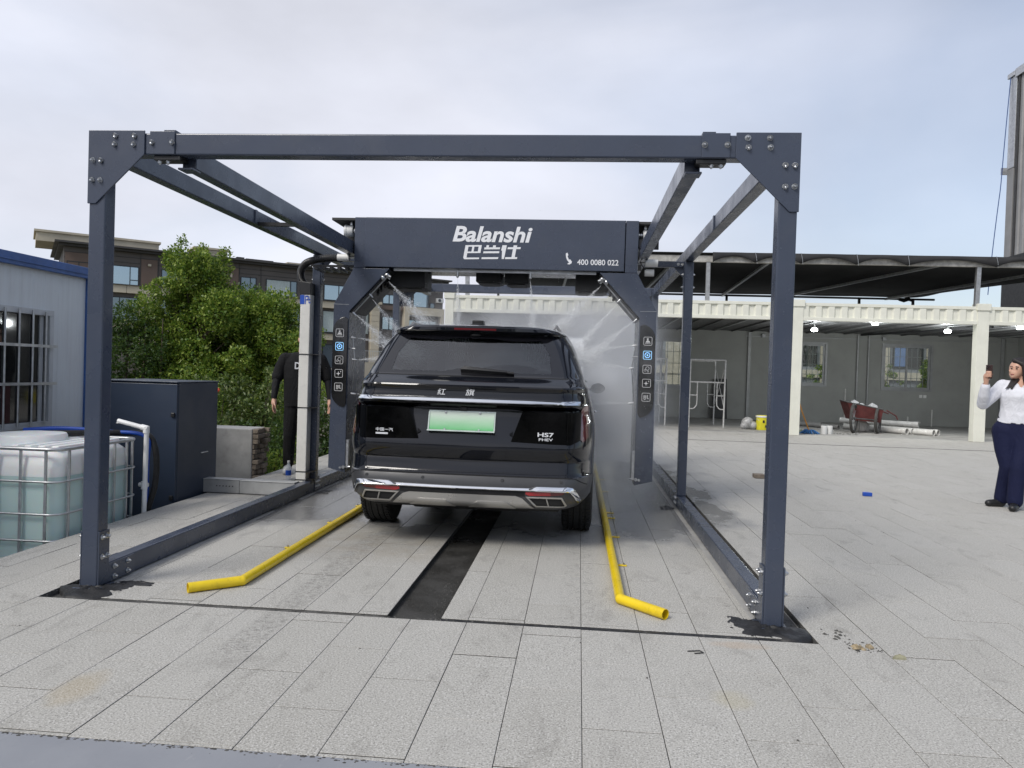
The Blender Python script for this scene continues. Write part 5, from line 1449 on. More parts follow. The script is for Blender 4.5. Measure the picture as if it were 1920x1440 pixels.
def car():
    t = thing('car', 'large glossy blue black car standing wet in the wash bay seen from behind', 'car', (XC, 3.8, 0))
    zs = sorted(set([a for a, _ in _yr] + [1.245, 1.33, 1.36, 1.45, 1.55, .33, .40, .60, .62, .85, .95, 1.12, 1.175, 1.62, 1.716, 1.738, .975, .925]))
    loops = [body_loop(z) for z in zs]; n = len(loops[0])
    vs = [p[:3] for l in loops for p in l]; fs, ms = [], []
    # 0 paint 1 cladding 2 rear glass 3 side glass 4 windscreen
    for i in range(len(zs)-1):
        zc = (zs[i] + zs[i+1])/2
        for j in range(n):
            j2 = (j+1) % n; a, b = loops[i][j], loops[i][j2]; xm, ym = (a[0]+b[0])/2 - XC, (a[1]+b[1])/2
            tg = a[3] if a[3] != 'r' or b[3] == 'r' else 'c'; tg2 = b[3]
            W, r, ry, c = car_prof(zc); ax = abs(xm); m = 0
            if zc < .565: m = 1
            if zc < .64 and ym > 2.9 and zc < .45: m = 1
            if 1.312 <= zc < 1.645 and 'r' in (a[3], b[3]) and ax < (W - r): m = 2
            elif 1.30 <= zc < 1.60 and a[3] == 's' and b[3] == 's':
                lo = 2.32 + (zc - 1.3)*.9; hi = 4.72 - (zc - 1.3)*1.25
                if lo < ym < hi and not (3.28 < ym < 3.36): m = 3
            elif 1.16 <= zc < 1.66 and a[3] in 'Ff' and b[3] in 'Ff' and ax < W - .16: m = 4
            fs.append((i*n + j, i*n + j2, (i+1)*n + j2, (i+1)*n + j)); ms.append(m)
    fs.append(tuple(range(n))[::-1]); ms.append(1)
    fs.append(tuple((len(zs)-1)*n + j for j in range(n))); ms.append(0)
    me = bpy.data.meshes.new('car_shell'); me.from_pydata(vs, [], fs)
    mats = [M['paint'], M['clad'], M['car_glass'], M['car_glass'], M['car_glass2'], M['matte_black']]
    for m in mats: me.materials.append(m)
    me.polygons.foreach_set('material_index', ms); me.update()
    bm = bmesh.new(); bm.from_mesh(me); bmesh.ops.recalc_face_normals(bm, faces=bm.faces[:]); bm.to_mesh(me); bm.free()
    tmp = bpy.data.objects.new('tmp', me); COL.objects.link(tmp)
    cut = MB(); WY = (2.44, 5.36)
    for y in WY:
        for s in (-1, 1): cut.tube([(XC + s*.62, y, .375), (XC + s*1.3, y, .375)], .425, 40)
    cm = cut.mesh('cut', M['matte_black']); cm.materials.clear()
    for m in mats: cm.materials.append(m)
    cm.polygons.foreach_set('material_index', [5]*len(cm.polygons))
    co = bpy.data.objects.new('cut', cm); COL.objects.link(co)
    md = tmp.modifiers.new('b', 'BOOLEAN'); md.operation = 'DIFFERENCE'; md.object = co; md.solver = 'EXACT'
    dg = bpy.context.evaluated_depsgraph_get()
    res = bpy.data.meshes.new_from_object(tmp.evaluated_get(dg))
    for o in (tmp, co): COL.objects.unlink(o); bpy.data.objects.remove(o)
    V = [tuple(v.co) for v in res.vertices]
    parts = {}
    for p in res.polygons: parts.setdefault(p.material_index, []).append(tuple(p.vertices))
    def sub(keys, name, mat, smooth=38):
        used = {}; vv, ff, mm = [], [], []
        for q, k in enumerate(keys):
            for f in parts.get(k, []):
                g = []
                for i in f:
                    if i not in used: used[i] = len(vv); vv.append(V[i])
                    g.append(used[i])
                ff.append(tuple(g)); mm.append(q)
        mb = MB(); mb.v, mb.f, mb.m = vv, ff, mm
        return mb.build(name, [mats[k] for k in keys], t, smooth=smooth)
    sub([0], 'body', M['paint'], 30)
    bumper = sub([1], 'bumper', M['clad'], 30)
    sub([5], 'wheel_arch', M['matte_black'])
    glass = sub([2], 'rear_window', M['car_glass'], 60); sub([3], 'side_window', M['car_glass'], 60); sub([4], 'windscreen', M['car_glass2'], 60)

    # ---- trim laid on the rear surface
    def ribbon(name, path, w, mat, off=.008, parent=t, closed=False, edge=.004, step=.02, smooth=40, tilt=0.0):
        """raised strip of half width w (number or list) along a polyline of (x, z) on the car's rear"""
        P = [np.array(p, float) for p in path]
        if closed: P.append(P[0])
        ws = w if isinstance(w, (list, tuple)) else [w]*len(P)
        Q, Wd = [], []
        for i in range(len(P)-1):
            k = max(1, int(np.linalg.norm(P[i+1] - P[i])/step))
            for j in range(k): u = j/k; Q.append(P[i]*(1-u) + P[i+1]*u); Wd.append(ws[i]*(1-u) + ws[min(i+1, len(ws)-1)]*u)
        if not closed: Q.append(P[-1]); Wd.append(ws[-1])
        rows = []; m_ = len(Q)
        for i in range(m_):
            a = Q[i-1] if (i > 0 or closed) else Q[i]; b = Q[(i+1) % m_] if (i < m_-1 or closed) else Q[i]
            d0 = Q[i] - a; d1 = b - Q[i]
            l0, l1 = np.linalg.norm(d0), np.linalg.norm(d1)
            d0 = d0/l0 if l0 else d1/l1; d1 = d1/l1 if l1 else d0
            d = d0 + d1; d /= np.linalg.norm(d); nn = np.array((-d[1], d[0])); sc = 1/max(.5, float(d.dot(d0)))
            row = []
            for q, o_ in ((-1, -.003), (-1, off - edge), (-1 + min(.5, edge/max(Wd[i], 1e-4)), off), (1 - min(.5, edge/max(Wd[i], 1e-4)), off), (1, off - edge), (1, -.003)):
                c = Q[i] + nn*q*Wd[i]*sc; row.append((c[0], rear_y(c[0], c[1]) - o_ + (tilt*q if o_ > 0 else 0), c[1]))
            rows.append(row)
        if closed: rows.append(rows[0])
        mb = MB(); mb.grid(rows, flip=True); return mb.build(name, mat, parent, smooth=smooth)
    def patch_xz(name, poly_lo, poly_hi, mat, off=.006, parent=t, nx=24, nz=10, smooth=40, plumb=None):
        """panel between two polylines z_lo(x), z_hi(x) (lists of (x, z)) following the rear surface"""
        x0 = max(poly_lo[0][0], poly_hi[0][0]); x1 = min(poly_lo[-1][0], poly_hi[-1][0])
        lo = lambda x: float(np.interp(x, [a for a, _ in poly_lo], [b for _, b in poly_lo])); hi = lambda x: float(np.interp(x, [a for a, _ in poly_hi], [b for _, b in poly_hi]))
        xs = sorted(set([x0, x1] + [a for a, _ in poly_lo + poly_hi if x0 < a < x1] + list(np.linspace(x0, x1, nx))))
        rows = []
        for x in xs:
            a, b = lo(x), hi(x); col = [(x, rear_y(x, a) + .004, a)]
            for k in range(nz + 1):
                z = a + (b - a)*k/nz; col.append((x, (rear_y(x, z) if plumb is None else rear_y(x, plumb) + (z - plumb)*.03) - off, z))
            col.append((x, rear_y(x, b) + .004, b)); rows.append(col)
        e0 = [(p[0], rear_y(p[0], p[2]) + .004, p[2]) for p in rows[0]]; e1 = [(p[0], rear_y(p[0], p[2]) + .004, p[2]) for p in rows[-1]]
        mb = MB(); mb.grid([e0] + rows + [e1], flip=True); return mb.build(name, mat, parent, smooth=smooth)
    X = lambda a: a + XC
    # tailgate shut lines
    ribbon('shut_line', [(X(-.80), 1.222), (X(-.80), 1.05), (X(-.815), .95), (X(-.825), .80), (X(-.80), .705), (X(-.70), .684), (X(0), .664), (X(.70), .684), (X(.80), .705), (X(.825), .80), (X(.815), .95), (X(.80), 1.05), (X(.80), 1.222)], .0035, M['matte_black'], off=.0015, edge=.001)
    ribbon('shut_line', [(X(-.76), 1.303), (X(0), 1.303), (X(.76), 1.303)], .0045, M['matte_black'], off=.0015, edge=.001)
    ribbon('bumper_seam', [(X(-.93), .50), (X(-.84), .558), (X(-.78), .5655), (X(0), .5665), (X(.78), .5655), (X(.84), .558), (X(.93), .50)], .004, M['matte_black'], off=.0015, edge=.001)
    # full-width lamp and chrome blade
    patch_xz('lamp_band', [(X(-.87), 1.048), (X(-.45), 1.05), (X(-.33), 1.066), (X(.33), 1.066), (X(.45), 1.05), (X(.87), 1.048)], [(X(-.87), 1.098), (X(.87), 1.098)], M['lamp_black'], .004)
    ribbon('chrome_blade', [(X(-.86), 1.124), (X(-.45), 1.128), (X(0), 1.128), (X(.45), 1.128), (X(.86), 1.124)], [.014, .017, .018, .017, .014], M['chrome'], off=.020, edge=.005, tilt=.015)
    for s in (-1, 1):
        def mir(pts): q = [(X(s*a), b) for a, b in pts]; return q if s > 0 else q[::-1]
        tl = patch_xz('tail_lamp', mir([(.352, .824), (.79, .808), (.87, .845)]), mir([(.352, .83), (.430, 1.052), (.79, 1.052), (.87, 1.06)]), M['lamp_black'], .005, nx=40, nz=14, plumb=.83)
        patch_xz('lamp_fin', mir([(.338, .875), (.362, .862)]), mir([(.338, .882), (.362, .90)]), M['lamp_black'], .012, parent=tl, nx=4, nz=4)
        patch_xz('red_lens', mir([(.862, .86), (.885, .83), (.93, .86)]), mir([(.862, 1.05), (.885, 1.095), (.93, 1.10)]), M['lamp_red'], .009, parent=tl, nx=8)
        for k in range(9):      # ribbed inner lens
            x = .80 - k*.0 ; z = .90 + k*.018
            ribbon('lamp_rib', mir([(.80, z), (.86, z + .03)]), .0016, M['lamp_grey'], off=.0085, parent=tl, edge=.0008)
        # reflector and exhaust trim
        patch_xz('reflector', mir([(.475, .444), (.505, .433), (.66, .437)]), mir([(.475, .461), (.66, .464)]), M['reflector'], .006, parent=bumper, nx=8, nz=4)
        patch_xz('smoked_reflector', mir([(.661, .437), (.735, .443), (.76, .452)]), mir([(.661, .464), (.735, .467), (.76, .460)]), M['lamp_red'], .005, parent=bumper, nx=8, nz=4)
        ex = patch_xz('exhaust_outlet', mir([(.49, .412), (.555, .352), (.74, .352), (.775, .362)]), mir([(.49, .420), (.74, .422), (.775, .37)]), M['matte_black'], .002, nx=20, nz=6)
        ribbon('exhaust_rim', [(X(s*a), b) for a, b in ((.488, .420), (.555, .349), (.765, .349), (.775, .360), (.742, .420))], .0065, M['satin'], off=.016, parent=ex, closed=True, edge=.004)
        ribbon('exhaust_divider', [(X(s*.628), .420), (X(s*.648), .352)], .005, M['satin'], off=.012, parent=ex, edge=.003)
        # chrome blade of the bumper, thick outer end turned down
        ribbon('bumper_chrome', [(X(s*a), b) for a, b in ((.50, .483), (.56, .489), (.78, .488))], [.006, .019, .019], M['chrome'], off=.024, parent=bumper, edge=.006, tilt=(.012 if s > 0 else -.012))
        ribbon('bumper_chrome', [(X(s*a), b) for a, b in ((.775, .489), (.815, .480), (.845, .44), (.878, .375))], [.019, .018, .017, .015], M['chrome'], off=.020, parent=bumper, edge=.006, step=.01, tilt=(.010 if s > 0 else -.010))
        for a in (.30, .735):
            mb = MB(); y = rear_y(X(s*a), .535); mb.lathe([(.0, y - .004), (.010, y - .003), (.0105, y), (.0135, y - .001), (.0135, y + .01)], (X(s*a), 0, .535), 'y', 16); mb.build('parking_sensor', M['clad'], bumper, smooth=40)
    ribbon('bumper_chrome', [(X(-.52), .482), (X(0), .480), (X(.52), .482)], .0105, M['chrome'], off=.018, parent=bumper, edge=.004, tilt=.007)
    patch_xz('lower_grille', [(X(-.47), .425), (X(.47), .425)], [(X(-.47), .468), (X(.47), .468)], M['matte_black'], .001, parent=bumper, nz=3)
    patch_xz('skid_plate', [(X(-.535), .330), (X(.535), .330)], [(X(-.535), .334), (X(-.45), .412), (X(-.40), .428), (X(.40), .428), (X(.45), .412), (X(.535), .334)], M['satin'], .012, parent=bumper, nx=40, nz=6)
    for s in (-1, 1):
        patch_xz('skid_bulge', [(X(min(s*.05, s*.40)), .324), (X(max(s*.05, s*.40)), .324)], sorted([(X(s*.05), .330), (X(s*.12), .378), (X(s*.33), .380), (X(s*.40), .330)]), M['satin'], .022, parent=bumper, nx=16, nz=4)
    mb = MB(); mb.box(-.70, .75, 1.60, 2.0, .285, .32); mb.box(-.45, .5, 1.9, 5.8, .22, .30); mb.build('underbody', M['matte_black'], t, bevel=.02)
    # plate
    pl = NT('green_plate'); P = pl.n('ShaderNodeTexCoord').outputs['Generated']; z = pl.xyz(P)[2]
    pl.bsdf(color=pl.mix(pl.rng(pl.math('ADD', z, pl.math('MULTIPLY', pl.noise(P, 2.5, 2), .2)), .15, 1.0), (0.16, 0.56, 0.22), (0.70, 0.80, 0.70)), rough=.4)
    x0, x1, z0, z1 = -.258, .252, .888, 1.038; ya = lambda z: rear_y(0, z) - .014
    def slab(x0, x1, z0, z1, d0, d1):
        mb = MB(); P = []
        for d in (d0, d1):
            for (x, z) in ((x0, z0), (x1, z0), (x1, z1), (x0, z1)): P.append((x, ya((z0+z1)/2) + (z - .963)*.29 - d, z))
        mb.add(P, [(3,2,1,0)[::-1] if False else (0,1,2,3), (7,6,5,4), (0,4,5,1), (1,5,6,2), (2,6,7,3), (3,7,4,0)]); return mb
    npz = slab(x0 + .01, x1 - .01, z0 + .008, z1 - .008, -.01, .004).build('number_plate', pl.mat, t, bevel=.003)
    pf = plain('plate_frame', (.55, .62, .56), .25, metal=.4)
    fr = slab(x0, x1, z1 - .010, z1, -.012, .008); 
    for a in (slab(x0, x1, z0, z0 + .010, -.012, .008), slab(x0, x0 + .010, z0 + .010, z1 - .010, -.012, .008), slab(x1 - .010, x1, z0 + .010, z1 - .010, -.012, .008)): fr.add(a.v, a.f)
    fr.build('plate_frame', pf, npz)
    for (a, b) in ((x0 + .13, z1 - .012), (x1 - .12, z1 - .012), (x0 + .13, z0 + .012), (x1 - .12, z0 + .012)):
        mb = MB(); y = ya(.963) + (b - .963)*.29 - .008; mb.lathe([(0, y - .006), (.008, y - .004), (.009, y)], (a, 0, b), 'y', 12); mb.build('plate_screw', M['steel'], npz, smooth=60)
    mb = MB(); mb.box(-.02, .03, rear_y(0, 1.06) - .018, rear_y(0, 1.06) + .03, 1.042, 1.078); mb.build('rear_camera', M['black'], t, bevel=.006)
    # letters
    ch = M['letter']; ry_ = lambda x, z: rear_y(x, z)
    text('lettering', '红', -.192, -.128, 1.160, 1.206, ry_, ch, t, shear=.12, bold=.004, depth=.006); text('lettering', '旗', .022, .092, 1.158, 1.208, ry_, ch, t, shear=.12, bold=.004, depth=.006)
    rl = lambda x, z: rear_y(x, .83) + (z - .83)*.03 - .006
    text('lettering', '中国一汽', X(-.685), X(-.55), .868, .894, rl, ch, t, bold=.015); patch_xz('name_bar', [(X(-.685), .845), (X(-.59), .845)], [(X(-.685), .858), (X(-.59), .858)], ch, .009, nx=4, nz=2, plumb=.83)
    text('lettering', 'HS7', X(.548), X(.668), .868, .900, rl, ch, t, bold=.02); text('lettering', 'PHEV', X(.558), X(.662), .838, .858, rl, ch, t, bold=.01)
    # glass surround, spoiler lamp, wiper, aerial, rails, mirrors
    patch_xz('window_border', [(X(-.725), 1.306), (X(.725), 1.306)], [(X(-.725), 1.330), (X(-.60), 1.335), (X(-.2), 1.340), (X(-.08), 1.362), (X(.2), 1.362), (X(.30), 1.335), (X(.60), 1.335), (X(.725), 1.33)], M['gloss_black'], .003, parent=glass, nz=3)
    for s in (-1, 1):
        mb = MB(); rows = []
        for k in range(13):
            z = 1.312 + .33*k/12; W, r, _, _ = car_prof(z); o_ = (W - r) + .02; i_ = o_ - .075 - .03*abs(k/6 - 1)
            rows.append([(X(s*(i_ + (o_ - i_)*u/4)), rear_y(X(s*(i_ + (o_ - i_)*u/4)), z) - .003, z) for u in range(5)])
        mb.grid(rows, flip=s > 0); mb.build('window_border', M['gloss_black'], glass, smooth=60)
    patch_xz('window_border', [(X(-.55), 1.60), (X(-.30), 1.588), (X(-.16), 1.606), (X(.16), 1.606), (X(.30), 1.588), (X(.55), 1.60)], [(X(-.55), 1.646), (X(.55), 1.646)], M['gloss_black'], .003, parent=glass, nz=3)
    patch_xz('spoiler_lamp', [(X(-.17), 1.671), (X(.17), 1.671)], [(X(-.19), 1.686), (X(.19), 1.686)], M['lamp_red'], .003, nx=10, nz=2)
    mb = MB(); y = rear_y(0, 1.63); mb.ell((X(0), y - .008, 1.634), (.045, .02, .012), 12, 8); mb.build('wiper_camera', M['black'], t, smooth=180)
    mb = MB(); G = []
    for k in range(13):
        u = k/12; x = X(-.07 + .36*u); z = 1.352 - .014*u; w = .030*(1 - u*.45)*(min(1, u*8 + .5)); y = rear_y(x, z)
        G.append([(x, y - .004, z - w), (x, y - .024, z - w*.9), (x, y - .040, z + w*.2), (x, y - .026, z + w), (x, y - .004, z + w*1.02)])
    mb.grid(G, flip=True); mb.cyl((X(.28), rear_y(.3, 1.336) - .02, 1.338), (X(.345), rear_y(.3, 1.336) - .02, 1.334), .011, 10); mb.build('wiper', M['black'], t, smooth=40)
    mb = MB(); mb.ell((X(-.08), 2.62, 1.742), (.085, .13, .035), 16, 10); mb.box(X(-.13), X(-.03), 2.58, 2.70, 1.765, 1.80); mb.build('roof_aerial', M['black'], t, smooth=45, bevel=.006)
    for s in (-1, 1):
        mb = MB(); mb.tube([(X(s*.62), 2.25, 1.715), (X(s*.63), 2.42, 1.752), (X(s*.64), 3.3, 1.766), (X(s*.63), 4.0, 1.738), (X(s*.62), 4.1, 1.71)], [.008, .014, .015, .014, .008], 8); mb.build('roof_rail', M['satin'], t, smooth=80)
        mb = MB(); mb.ell((X(s*1.06), 4.52, 1.19), (.085, .06, .062), 16, 10); mb.bar((X(s*.90), 4.55, 1.17), (X(s*1.02), 4.53, 1.18), .05, .03); mb.build('wing_mirror', M['paint'], t, smooth=60)
        mb = MB(); mb.box(min(X(s*.995), X(s*1.018)), max(X(s*.995), X(s*1.018)), 3.05, 3.22, .985, 1.005); mb.build('door_handle', M['chrome'], t, bevel=.006)
        mb = MB(); mb.tube([(X(s*.900), 2.4, 1.285), (X(s*.895), 3.3, 1.285), (X(s*.885), 4.6, 1.27)], .007, 6); mb.build('window_strip', M['chrome'], t)
    # cabin seen through the glass
    cab = plain('cabin_grey', (.10, .10, .10), .8); seat = plain('seat_leather', (.06, .056, .054), .6)
    mb = MB(); mb.box(-.80, .85, 1.75, 5.0, .72, .76); mb.build('cabin_floor', cab, t)
    for y, zt_, xs in ((2.55, 1.16, (-.42, .45)), (3.40, 1.19, (-.45, .50)), (4.15, 1.24, (-.40, .45))):
        for x in xs:
            mb = MB(); mb.ell((X(x), y, zt_ - .32), (.20, .10, .36), 14, 10); mb.ell((X(x), y + .02, zt_ + .06), (.12, .06, .085), 12, 8); mb.build('seat', seat, t, smooth=180)
    mb = MB(); mb.tube([(X(-.7), 4.72, 1.0), (X(.7), 4.72, 1.0)], .11, 10); mb.build('dashboard', cab, t, smooth=80)
    # wheels
    def wheel(y, s):
        R, w = .377, .255; xo = X(s*.985); xi = xo - s*w; xc = (xo + xi)/2
        prof = [(.235, -.118), (.26, -.126), (.32, -.1275), (.352, -.120), (.368, -.106)]
        gro = [(-.072, .010), (-.026, .010), (.026, .010), (.072, .010)]
        pr = prof[:]
        for c, g in gro: pr += [(R - .002*(abs(c - g)/.1)**2, c - g/2), (R - .010, c - g/2 + .001), (R - .010, c + g/2 - .001), (R - .002*(abs(c + g)/.1)**2, c + g/2)]
        pr += [(.368, .106), (.352, .120), (.32, .1275), (.26, .126), (.235, .118)]
        mb = MB(); mb.lathe([(r, xc + h) for r, h in pr], (0, y, R), 'x', 64)
        wl = mb.build('wheel', M['rubber'], t, smooth=35)
        mb = MB()
        for k in range(64):                                  # tread blocks on both shoulders
            a = 2*PI*k/64; ca, sa = math.cos(a), math.sin(a); cb, sb_ = math.cos(a + .052), math.sin(a + .052)
            for h0, h1 in ((-.112, -.080), (.080, .112), (-.064, -.046), (.046, .064)):
                q = [(xc + h, y + r*c, R + r*s_) for r in (R - .012, R + .0025 - (.009 if abs(h0) > .1 or abs(h1) > .1 else 0)*0) for h in (h0, h1) for c, s_ in ((ca, sa), (cb, sb_))]
                mb.add(q, [(4, 5, 7, 6), (0, 1, 5, 4), (2, 6, 7, 3), (0, 4, 6, 2), (1, 3, 7, 5)])
        o = mb.build('tread', M['rubber'], wl); o['kind'] = 'stuff'
        mb = MB(); mb.lathe([(.0, xo - s*.03), (.06, xo - s*.022), (.075, xo - s*.05), (.19, xo - s*.035), (.225, xo - s*.012), (.238, xo - s*.012), (.24, xo - s*.2), (.0, xo - s*.2)], (0, y, R), 'x', 40); mb.build('rim', M['satin'], wl, smooth=35)
    for y in (2.44, 5.36):
        for s in (-1, 1): wheel(y, s)
M['lamp_grey'] = plain('lamp_rib_grey', (.05, .05, .055), .3, var=.05)
car()

# ================================================================== people
def remesh(mb, voxel, it=4, fac=.5):
    me = mb.mesh('tmp', M['skin']); o = bpy.data.objects.new('tmp', me); COL.objects.link(o)
    r = o.modifiers.new('r', 'REMESH'); r.mode = 'VOXEL'; r.voxel_size = voxel
    s = o.modifiers.new('s', 'SMOOTH'); s.iterations = it; s.factor = fac
    dg = bpy.context.evaluated_depsgraph_get(); res = bpy.data.meshes.new_from_object(o.evaluated_get(dg))
    COL.objects.unlink(o); bpy.data.objects.remove(o)
    return res
class Body:
    def __init__(s, base, e1, e2): s.b, s.e1, s.e2 = Vector(base), Vector(e1), Vector(e2); s.seg = []; s.mb = MB()
    def w(s, p): return s.b + s.e1*p[0] + s.e2*p[1] + Vector((0, 0, p[2]))
    def cap(s, zone, p, r0, q, r1, flat=1.0):
        P, Q = s.w(p), s.w(q); k = 7
        path = [P.lerp(Q, i/k) for i in range(k+1)]; rs = [r0 + (r1-r0)*i/k for i in range(k+1)]
        s.mb.tube(path, rs, 14); s.mb.ell(P, (r0*.995,)*3, 14, 10); s.mb.ell(Q, (r1*.995,)*3, 14, 10)
        s.seg.append((zone, P, r0, Q, r1))
    def ell(s, zone, p, r):
        """ellipsoid with radii along e1, e2, z"""
        c = s.w(p); t = MB(); t.ell((0, 0, 0), (1, 1, 1), 18, 12)
        s.mb.add([c + s.e1*(v[0]*r[0]) + s.e2*(v[1]*r[1]) + Vector((0, 0, v[2]*r[2])) for v in t.v], [f[::-1] for f in t.f] if s.e1.cross(s.e2).z < 0 else t.f)
        s.seg.append((zone, c, min(r), c + Vector((0, 0, 1e-4)), min(r)))
    def torso(s, zone, rings):
        """stack of elliptical rings (z, half width, half depth, e1 offset, e2 offset)"""
        n = 24; vs = []
        for z, a, b, x, y in rings: vs += [s.w((x + a*math.cos(2*PI*j/n), y + b*math.sin(2*PI*j/n), z)) for j in range(n)]
        k = len(rings); fs = [(i*n + j, i*n + (j+1) % n, (i+1)*n + (j+1) % n, (i+1)*n + j) for i in range(k-1) for j in range(n)] + [tuple(range(n))[::-1], tuple((k-1)*n + j for j in range(n))]
        if s.e1.cross(s.e2).z < 0: fs = [f[::-1] for f in fs]
        s.mb.add(vs, fs)
        for r0, r1 in zip(rings[:-1], rings[1:]):
            for q in (-.5, 0, .5): s.seg.append((zone, s.w((r0[3] + q*r0[1], r0[4], r0[0])), min(r0[1:3]), s.w((r1[3] + q*r1[1], r1[4], r1[0])), min(r1[1:3])))
    def chain(s, zone, pts, rs):
        for i in range(len(pts)-1): s.cap(zone, pts[i], rs[i], pts[i+1], rs[i+1])
    def finish(s, t, clothes, voxel=.0085):
        res = remesh(s.mb, voxel); V = np.array([v.co[:] for v in res.vertices]); N = np.array([v.normal[:] for v in res.vertices])
        best = np.full(len(V), 1e9); zi = np.zeros(len(V), int); names = sorted(set(z for z, *_ in s.seg))
        for z, P, r0, Q, r1 in s.seg:
            p, q = np.array(P), np.array(Q); d = q - p; L2 = d.dot(d) + 1e-12
            u = np.clip((V - p) @ d/L2, 0, 1); dist = np.linalg.norm(V - (p + u[:, None]*d), axis=1) - (r0 + (r1-r0)*u)
            m = dist < best; best[m] = dist[m]; zi[m] = names.index(z)
        F = [tuple(p.vertices) for p in res.polygons]
        base = np.array(LOC[t.name]); mb = MB(); mb.v = [tuple(v) for v in V]; mb.f = F; mb.m = [0]*len(F)
        mb.build('body', M['skin'], t, smooth=180)
        for name, zones, off, mat, cond in clothes:
            zs = [names.index(z) for z in zones if z in names]; used = {}; vv, ff = [], []
            ok = np.isin(zi, zs)
            if cond is not None: ok &= cond(V)
            for f in F:
                if sum(ok[i] for i in f) >= 2:
                    g = []
                    for i in f:
                        if i not in used: used[i] = len(vv); vv.append(tuple(V[i] + N[i]*off))
                        g.append(used[i])
                    ff.append(tuple(g))
            c = MB(); c.v, c.f, c.m = vv, ff, [0]*len(ff)
            o = c.build(name, mat, t, smooth=180); md = o.modifiers.new('cloth', 'SOLIDIFY'); md.thickness = .004; md.offset = -1
def cloth(name, col, rough=.8, fold=.5, sc=7):
    m = NT(name); P = m.obj(); f = m.noise(m.scale(P, (1, 1, .55)), sc, 3, .6, 1.2)
    m.bsdf(color=m.mix(m.rng(m.noise(P, 3, 4), .3, .7), tuple(c*.88 for c in col), col), rough=rough, normal=m.bump(f, fold, .045), spec=.25); return m.mat
def hand(B, wrist, palm, fingers, thumb, r=.0085):
    B.cap('skin', wrist, .026, palm, .033)
    for pts in fingers: B.chain('skin', pts, [r*1.05, r, r*.9, r*.75][:len(pts)])
    B.chain('skin', thumb, [r*1.35, r*1.15, r*.9])

